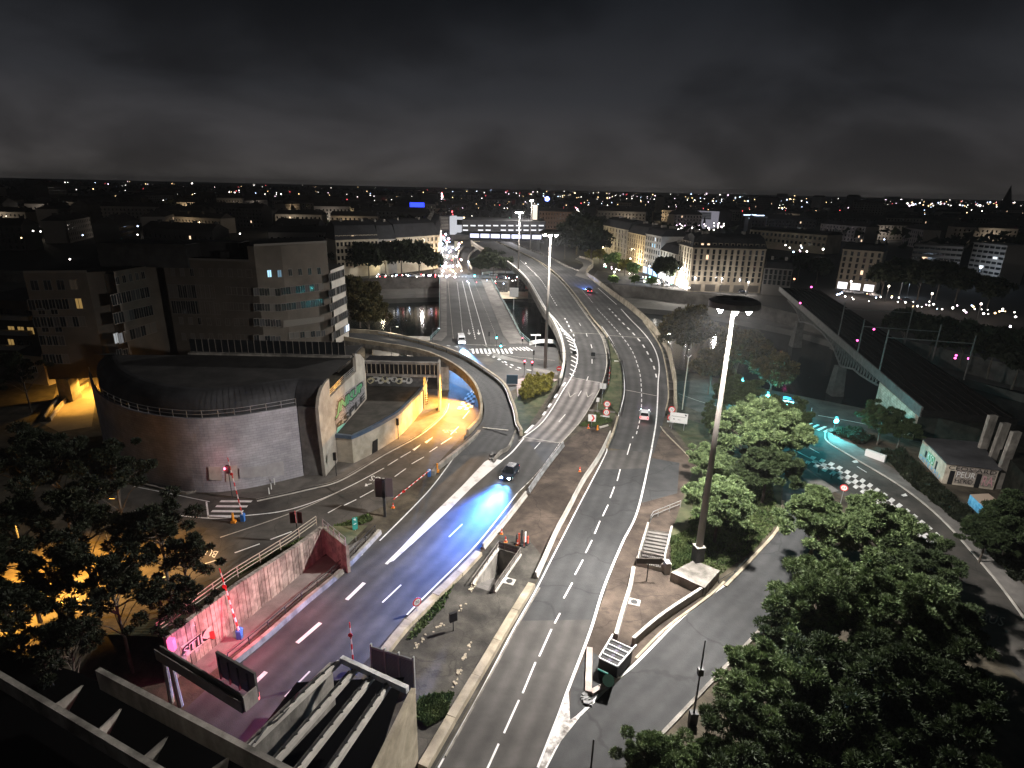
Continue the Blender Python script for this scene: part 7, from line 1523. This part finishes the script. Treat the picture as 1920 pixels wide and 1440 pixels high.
# quay street lights, far bank
def qlamp(px,z,e,col,l,r=.4,s=None,em=14):
    q=P(px[0],px[1],0); root=empty('street_lamp',(q[0],q[1],0),l,'street lamp','street lamps on the far bank'); b=B(); b.tube(q,(q[0],q[1],z),.1,.07,6); b.build('post',METALD,root); rr_=s or math.dist((0,0,CH),q)*.0010
    b=B(); b.tube((q[0],q[1],z),(q[0],q[1],z+rr_*2),rr_,rr_,10); b.build('lantern',glow('lantern_%d_%d'%(int(col[0]*99),int(col[2]*99)),col,em),root)
    lamp('street_light','POINT',(q[0],q[1]-1.2,z-.4),e,col,r,parent=root)
WH=(1,.93,.85); CW=(.65,.8,1)
for px,z,e,col,l in (((830,497),7,30000,(1,.8,.75),'very bright lamp on the left of the street beyond the bridge'),((838,478),7,20000,WH,'bright lamp halfway up the street beyond the bridge'),((836,462),8,30000,(.8,.85,1),'cold lamp at the top of the street beyond the bridge'),((878,516),6,9000,CW,'bluish lamp at the far bridge junction'),
  ((850,505),6,9000,(1,.7,.4),'warm lamp beside the far zebra'),((1262,540),6,14000,(1,.94,.86),'glaring lamp against the bright side of the corner building'),((1215,524),6,5000,CW,'cold lamp before the blue shop'),((1180,508),6,8000,(1,.85,.6),'warm lamp among the terrace trees'),((1122,482),7,9000,(1,.9,.55),'warm lamp between the yellow trees, left'),((1140,484),7,9000,(1,.9,.7),'pink white lamp between the yellow trees, right'),
  ((1300,549),6,3500,WH,'lamp under the left one of the dark quay trees'),((1350,551),6,3500,WH,'lamp under the middle dark quay tree'),((1400,553),5,2500,WH,'lamp near the right end of the corner building'),
  ((1150,537),6,2600,WH,'lamp on the upper quay beside the viaduct'),((1110,489),7,4500,(1,.86,.55),'warm lamp inside the slip road loop'),
  ((1590,556),6,3000,(1,.86,.8),'lamp before the pale house right of the tracks'),((1660,566),6,1600,(1,.8,.7),'lamp under the right street trees, left'),((1740,582),6,900,(1,.8,.7),'lamp under the right street trees, middle'),((1830,604),6,700,(1,.82,.75),'lamp under the right street trees, right'),((1700,556),6,1200,CW,'cold small lamp behind the right street trees'),
  ((1450,452),9,9000,(.8,.8,1),'violet white lamp before the market hall, left'),((1470,455),9,9000,(.9,.85,1),'violet white lamp before the market hall, right'),((640,518),6,1500,(1,.85,.5),'warm lamp at the left end of the far quay'),((715,517),6,1500,(1,.9,.6),'warm lamp under the far quay trees'),((790,516),6,1500,WH,'lamp under the last far quay tree'),
  ((985,520),6,2500,WH,'lamp behind the green bus'),((1880,660),7,200,(.9,.92,1),'cold lamp in the right railway yard, right one'),((1800,682),7,200,(.85,.9,1),'cold lamp in the right railway yard, left one'),((1857,668),7,200,(.85,.9,1),'cold lamp in the right railway yard, middle one'),
  ((1830,474+60),8,2500,CW,'greenish cold lamp behind the right tree row'),((1206,552),5,900,(.9,.9,.7),'small lamp on the lower quay car park')): qlamp(px,z,e,col,l)
lamp('interchange_light','POINT',(0,385,9),3500,(.85,.85,1),1); lamp('slip_light','POINT',(P(1100,495)[0],P(1100,495)[1],16),9000,(1,.9,.65),.5)
# sodium glow of the shopping street
b=B(); 
# ---- the far city: blocks on the plain
rng=random.Random(42); nb=0; taken=[]
def sector(x): return 'at the far left' if x<330 else 'left of the blue sign' if x<640 else 'behind the far quay houses' if x<840 else 'above the interchange' if x<1080 else 'above the right terrace' if x<1330 else 'right of the white cube' if x<1600 else 'at the far right'
nl_=0
for tries in range(4000):
    if nb>=250: break
    if nb<90: Y=rng.uniform(340,900)
    elif nb<180: Y=rng.uniform(900,2200)
    else: Y=rng.uniform(2200,6500)
    x=rng.uniform(-1.02,1.02)*Y*.93; px=Q_=None
    v=np.array([x,Y,-CH]); w=v@_f; sx=960+F_PX*(v@_r)/w; sy=720-F_PX*(v@_u)/w
    if sx<-40 or sx>1960: continue
    if 800<sx<1110 and Y<900: continue
    if 1110<sx<1500 and Y<620: continue
    if 600<sx<830 and Y<430: continue
    if sx>=1500 and Y<500: continue
    if 1490<sx<1560 and Y<700: continue
    L=rng.uniform(28,70)*(1 if Y<2200 else 2.2); dp=rng.uniform(12,16)*(1 if Y<2200 else 2); h=rng.uniform(11,19) if rng.random()<.93 else rng.uniform(24,40); rz=rng.choice((0,0,.25,-.3,.12,1.4,-1.2))+rng.uniform(-.05,.05)
    if any(math.hypot(x-a,Y-c)<(L+e)*.42 for a,c,e in taken if abs(Y-c)<140): continue
    if x<-20 and Y<500 and sx<610: h=min(h,15)
    taken.append((x,Y,L)); nb+=1
    m=CITYW if rng.random()<.45 else CITYD
    root=empty('city_block',(x,Y,0),('pale' if m is CITYW else 'dark')+' town block of the far city '+sector(sx)+', '+('near rows' if Y<650 else 'middle rows' if Y<1500 else 'rows towards the horizon'),'town block',('pale' if m is CITYW else 'dark')+' blocks of the far city '+sector(sx),rz); root.rotation_euler=(0,0,rz)
    b=B(); b.box((0,0,h/2),(L,dp,h)); o=b.build('wall',m); o.parent=root
    if m is CITYW and Y<1100 and nl_<30:
        nl_+=1; t_=-1 if Y>0 else 1; fx,fy=x+math.sin(rz)*(dp/2+9)*(1 if math.cos(rz)>0 else -1),Y-abs(math.cos(rz))*(dp/2+9); lamp('far_street_light','POINT',(fx+rng.uniform(-8,8),fy,7),rng.uniform(1400,5200),rng.choice(((1,.85,.65),(1,.9,.8),(1,.75,.45))),.5)
    if Y<1400:
        b=B(); nw=int(L/3.4); 
        for f in range(int(h/3.3)):
            for k in range(nw):
                lx=-L/2+L*(k+.5)/nw
                lit_=rng.random()<(.012 if Y>500 else .02)
                for s in (-1,1): b.face([(lx-.55*s,s*(dp/2+.05),1.2+f*3.3),(lx+.55*s,s*(dp/2+.05),1.2+f*3.3),(lx+.55*s,s*(dp/2+.05),3.0+f*3.3),(lx-.55*s,s*(dp/2+.05),3.0+f*3.3)][::-1 if s>0 else 1],1 if lit_ else 0)
        o=b.build('window_rows',[GLASS,WN],kind='stuff'); o.parent=root
    b=B(); b.hexa([(-L/2-.3,-dp/2-.3,h),(L/2+.3,-dp/2-.3,h),(L/2+.3,dp/2+.3,h),(-L/2-.3,dp/2+.3,h)],[(-L/2+1,-.6,h+3.5),(L/2-1,-.6,h+3.5),(L/2-1,.6,h+3.5),(-L/2+1,.6,h+3.5)]); o=b.build('roof',CITYR); o.parent=root
    if Y<800:
        for k in range(4):
            if k==0: b=B(); b.box((0,0,0),(1.0,2.4,2.6)); ch=b.build('chimney',CITYD); ch0=ch
            else: ch=ch0.copy(); COL.objects.link(ch)
            ch.parent=root; ch.location=(-L/2+L*(k+.5)/4+rng.uniform(-2,2),rng.uniform(-2,2),h+3.2)
# woods between the blocks
g=np.random.default_rng(5)
V=[];n=26000
yy=330+ (g.random(n)**1.8)*3800; xx=(g.random(n)*2-1)*yy*.95; ok=(np.sin(xx*.011+2)+np.sin(yy*.013+xx*.004)+.3*g.normal(size=n)>.35)&~((abs(xx)<90)&(yy<700))&~((xx>60)&(xx<260)&(yy<430)); xx,yy=xx[ok],yy[ok]; n=len(xx); zz_=g.uniform(2,12,n); s=(1.6+2.2*g.random(n))*(1+yy/1500)
p=np.stack([xx,yy,zz_],1); d=g.normal(size=(n,3)); d/=np.linalg.norm(d,axis=1)[:,None]; t=np.cross(d,g.normal(size=(n,3))); t/=np.linalg.norm(t,axis=1)[:,None]; A3=np.empty((n,3,3)); A3[:,0]=p-t*s[:,None]; A3[:,1]=p+t*s[:,None]; A3[:,2]=p+d*s[:,None]*1.6
me=bpy.data.meshes.new('far_trees'); me.vertices.add(n*3); me.vertices.foreach_set('co',A3.ravel()); me.loops.add(n*3); me.loops.foreach_set('vertex_index',np.arange(n*3)); me.polygons.add(n); me.polygons.foreach_set('loop_start',np.arange(n)*3); me.update(calc_edges=True); me.materials.append(LEAFD); o=bpy.data.objects.new('far_trees',me); COL.objects.link(o); tag(o,'mass of dark treetops between the far city blocks','trees',kind='stuff')
# lamps of the far city
LC={'w':((1,.93,.85),9),'y':((1,.68,.32),7),'b':((.55,.7,1),10),'r':((1,.1,.12),7),'p':((1,.75,.95),10),'g':((.3,1,.7),6)}
protos={}; LAMPS=[]
names={'w':'white','y':'amber','b':'bluish','r':'red','p':'pinkish white','g':'green'}
def citylamp(px,col,sz=1.,z=12.,grp=None):
    q=P(px[0],px[1],z); 
    if q[1]<0 or q[1]>15000: return
    if col not in protos:
        b=B(); 
        for i in range(2): pass
        n=8; vs=[(0,0,1),(0,0,-1)]+[(math.cos(i*math.tau/n),math.sin(i*math.tau/n),0) for i in range(n)]; b.add(vs,[(0,2+i,2+(i+1)%n) for i in range(n)]+[(1,2+(i+1)%n,2+i) for i in range(n)]); me=bpy.data.meshes.new('distant_lamp'); me.from_pydata(b.v,[],b.f); me.materials.append(glow('far_'+names[col].replace(' ','_'),*LC[col])); me.update(); protos[col]=me
    LAMPS.append((sz,px,col,q))
def flush_lamps():
    LAMPS.sort(key=lambda a:-a[0]); rest={}
    for i,(sz,px,col,q) in enumerate(LAMPS):
        s=math.dist((0,0,CH),q)/1090*sz
        if i<290:
            o=bpy.data.objects.new('distant_lamp',protos[col]); COL.objects.link(o); o.location=q; o.scale=(s,s,s); tag(o,f'tiny {names[col]} lamp of the far city {sector(px[0])}','distant lamp',f'{names[col]} lamps of the far city {sector(px[0])}')
        else:
            b=rest.setdefault(col,B()); n=6; vs=[(q[0],q[1],q[2]+s),(q[0],q[1],q[2]-s)]+[(q[0]+s*math.cos(k*math.tau/n),q[1]+s*math.sin(k*math.tau/n),q[2]) for k in range(n)]; b.add(vs,[(0,2+k,2+(k+1)%n) for k in range(n)]+[(1,2+(k+1)%n,2+k) for k in range(n)])
    for col,b in rest.items(): b.build('distant_lamps',protos[col].materials[0],label=f'carpet of faint {names[col]} lights of the far city',cat='distant lights',kind='stuff')
rng=random.Random(77)
for _ in range(78): citylamp((rng.uniform(1110,1910),0,)[:1]+(rng.uniform(361,383)+(0),), rng.choice('wwwwyybp'),rng.uniform(.7,1.5)) if 0 else None
def hy(x): return 352+(x-968)*.0227
for _ in range(80): x=rng.uniform(1060,1915); citylamp((x,hy(x)+rng.uniform(6,17)),rng.choice('wwwyyybp'),rng.uniform(.45,1.15))
for _ in range(34): x=rng.uniform(640,1060); citylamp((x,hy(x)+rng.uniform(5,22)),rng.choice('wwyyb'),rng.uniform(.4,.8))
for _ in range(26): x=rng.uniform(20,640); citylamp((x,hy(x)+rng.uniform(6,45)),rng.choice('wwyb'),rng.uniform(.4,.8))
for x,y,c,s in ((48,347,'r',1.1),(360,344,'w',1.3),(430,360,'w',1),(440,361,'w',.9),(408,360,'w',1),(527,364,'w',1.1),(569,371,'w',1),(58,387,'w',.9),(80,388,'b',.9),(200,384,'y',.9),(62,433,'w',1.2),(76,434,'w',1.2),(40,446,'y',1),(155,441,'b',1),(258,424,'b',1.1),(258,440,'w',1.2),(131,486,'w',1.4),(450,438,'w',1.3),
  (1310,366,'p',1.6),(1296,364,'b',1.3),(1325,363,'p',1.1),(1460,365,'r',1.1),(1490,367,'y',1),(1500,366,'y',1),(1700,383,'w',2.),(1712,384,'p',2.2),(1725,381,'w',1.3),(1692,382,'b',1.1),(1783,386,'w',1.1),(1800,384,'w',1.),(1838,386,'w',1.1),(1870,434,'w',1.1),(1658,449,'b',1),(1716,418,'y',.7),(1605,380,'b',1.2),(1365,366,'p',1.2),(1350,365,'w',1.)): citylamp((x,y),c,s)
for k in range(26):   # the avenue with queueing traffic
    t=k/25; citylamp((828+ (8 if t<.6 else 18)*math.sin(k*2.1)*t+t*8,360+t*42),'w' if k%3==0 else ('r' if k%3==1 else 'p'),1.3+.7*t,z=6)
for k in range(14): citylamp((1078+k*1.1+rng.uniform(-2,2),388+k*1.4),rng.choice('wpr'),.9,z=6)
for k in range(40): citylamp((rng.uniform(1268,1360),rng.uniform(418,432)),rng.choice('wpw'),rng.uniform(.8,1.5),z=8)
for x,y,c,s in ((870,408,'y',1.6),(885,405,'w',1),(905,410,'r',1.3),(912,411,'p',1.3),(918,408,'w',.9),(956,409,'g',1),(940,402,'w',.9),(1001,402,'p',1.6),(1012,404,'y',1.3),(825,478,'r',2.),(832,500,'p',3.2),(828,440,'w',1.5),(834,450,'b',2.),(838,460,'w',1.6),(842,500,'y',1.4),(847,488,'r',1),(860,470,'y',1.),(1160,470,'y',.9),(1084,452,'y',1.2),(1104,458,'y',.9)): citylamp((x,y),c,s,z=4)

rng=random.Random(9)
for _ in range(420): x=rng.uniform(10,1915) if rng.random()<.4 else rng.uniform(860,1915); citylamp((x,hy(x)+rng.uniform(4,12)+rng.random()**2*32),rng.choice('wwwyyybpr'),rng.uniform(.3,.75))
for k in range(60): x=rng.uniform(823,866); y=rng.uniform(438,519); citylamp((x,y),rng.choice('wwpprywb'),rng.uniform(1.0,2.6),z=rng.uniform(2,6))
for k in range(26): x=rng.uniform(700,830); citylamp((x,518+rng.uniform(-4,2)),rng.choice('rrpwwb'),rng.uniform(.8,1.7),z=1.5)
for k in range(22): x=rng.uniform(870,1010); citylamp((x,rng.uniform(517,532)),rng.choice('rpwwb'),rng.uniform(.7,1.4),z=1.5)
for k in range(34): x=rng.uniform(1120,1300); citylamp((x,495+(x-1120)*.27+rng.uniform(-3,5)),rng.choice('wwwpyg'),rng.uniform(.8,1.8),z=2)
for k in range(46): x=rng.uniform(1560,1910); citylamp((x,549+(x-1560)*.11+rng.uniform(-6,9)),rng.choice('wwwpyb'),rng.uniform(.7,1.7),z=2)
for k in range(18): x=rng.uniform(1420,1560); citylamp((x,rng.uniform(445,475)),rng.choice('wwpb'),rng.uniform(.8,2),z=5)
block('shop lined facade on the left of the street beyond the bridge',(823.5,501),(829,448),16,4,14,4,8,STUC,{(1,2):LITX,(2,4):WN},shop=SHW,dorm=False)
for i,(pts,l) in enumerate((([(866,506),(858,488),(862,472),(874,460)],'left parapet of the curving approach road beyond the bridge'),([(884,505),(878,488),(886,474),(902,464)],'right parapet of the curving approach road beyond the bridge'),([(905,515),(940,512),(980,514)],'pale kerb of the far junction'))):
    p_=line_px(pts,None); b=B(); b.sweep(p_,[(-.3,0),(-.3,1.1),(.3,1.1),(.3,0)]); b.build('parapet_wall',CONCL,label=l,cat='parapet')
for i,(x,y,s_) in enumerate(((900,497,.9),(925,493,1.0),(915,480,.9),(948,497,.8),(940,483,.7))): tree('fardark',(x,y),0,s_*.8,['dark tree in the far junction garden, nearest the curving road','dark tree in the middle of the far junction garden','dark tree at the back of the far junction garden','dark tree of the far junction garden beside the viaduct','small dark tree of the far junction garden'][i],'dark trees of the far junction garden','quay_tree',v=i)
q=P(1026,373,24); s=math.dist((0,0,CH),q)/1090
b=B(); 
b.tube((q[0],q[1]+s*2,q[2]),(q[0],q[1],q[2]),s*4.6,s*4,14)
b.build('stadium_light',glow('blue_star',(.10,.16,1.0),4),label='dazzling blue white flood light on the horizon above the viaduct',cat='flood light')
b=B(); b.tube((q[0],q[1]-.2,q[2]),(q[0],q[1]-.6,q[2]),s*3,s*2.5,12); b.build('stadium_lamp_core',glow('blue_core',(.8,.88,1.0),30),label='white hot core of the blue flood light on the horizon',cat='flood light')
b=B(); b.tube((q[0],q[1]+s*3,0),(q[0],q[1]+s*3,q[2]),.6,.4,6); b.build('flood_mast',METALD,label='thin mast under the blue flood light on the horizon',cat='mast')

flush_lamps()
# ================================================================ haze
HZ=True
if HZ:
    b=B(); b.box((0,2500,28),(9000,9600,76)); hz=b.build('haze',None or bpy.data.materials.new('haze_air'),kind='stuff')
    m=hz.data.materials[0]; m.use_nodes=True; t=m.node_tree; t.nodes.clear(); o_=t.nodes.new('ShaderNodeOutputMaterial'); v=t.nodes.new('ShaderNodeVolumePrincipled'); v.inputs['Density'].default_value=.0001; v.inputs['Color'].default_value=(.9,.92,.95,1); v.inputs['Anisotropy'].default_value=.2
    t.links.new(v.outputs[0],o_.inputs['Volume'])
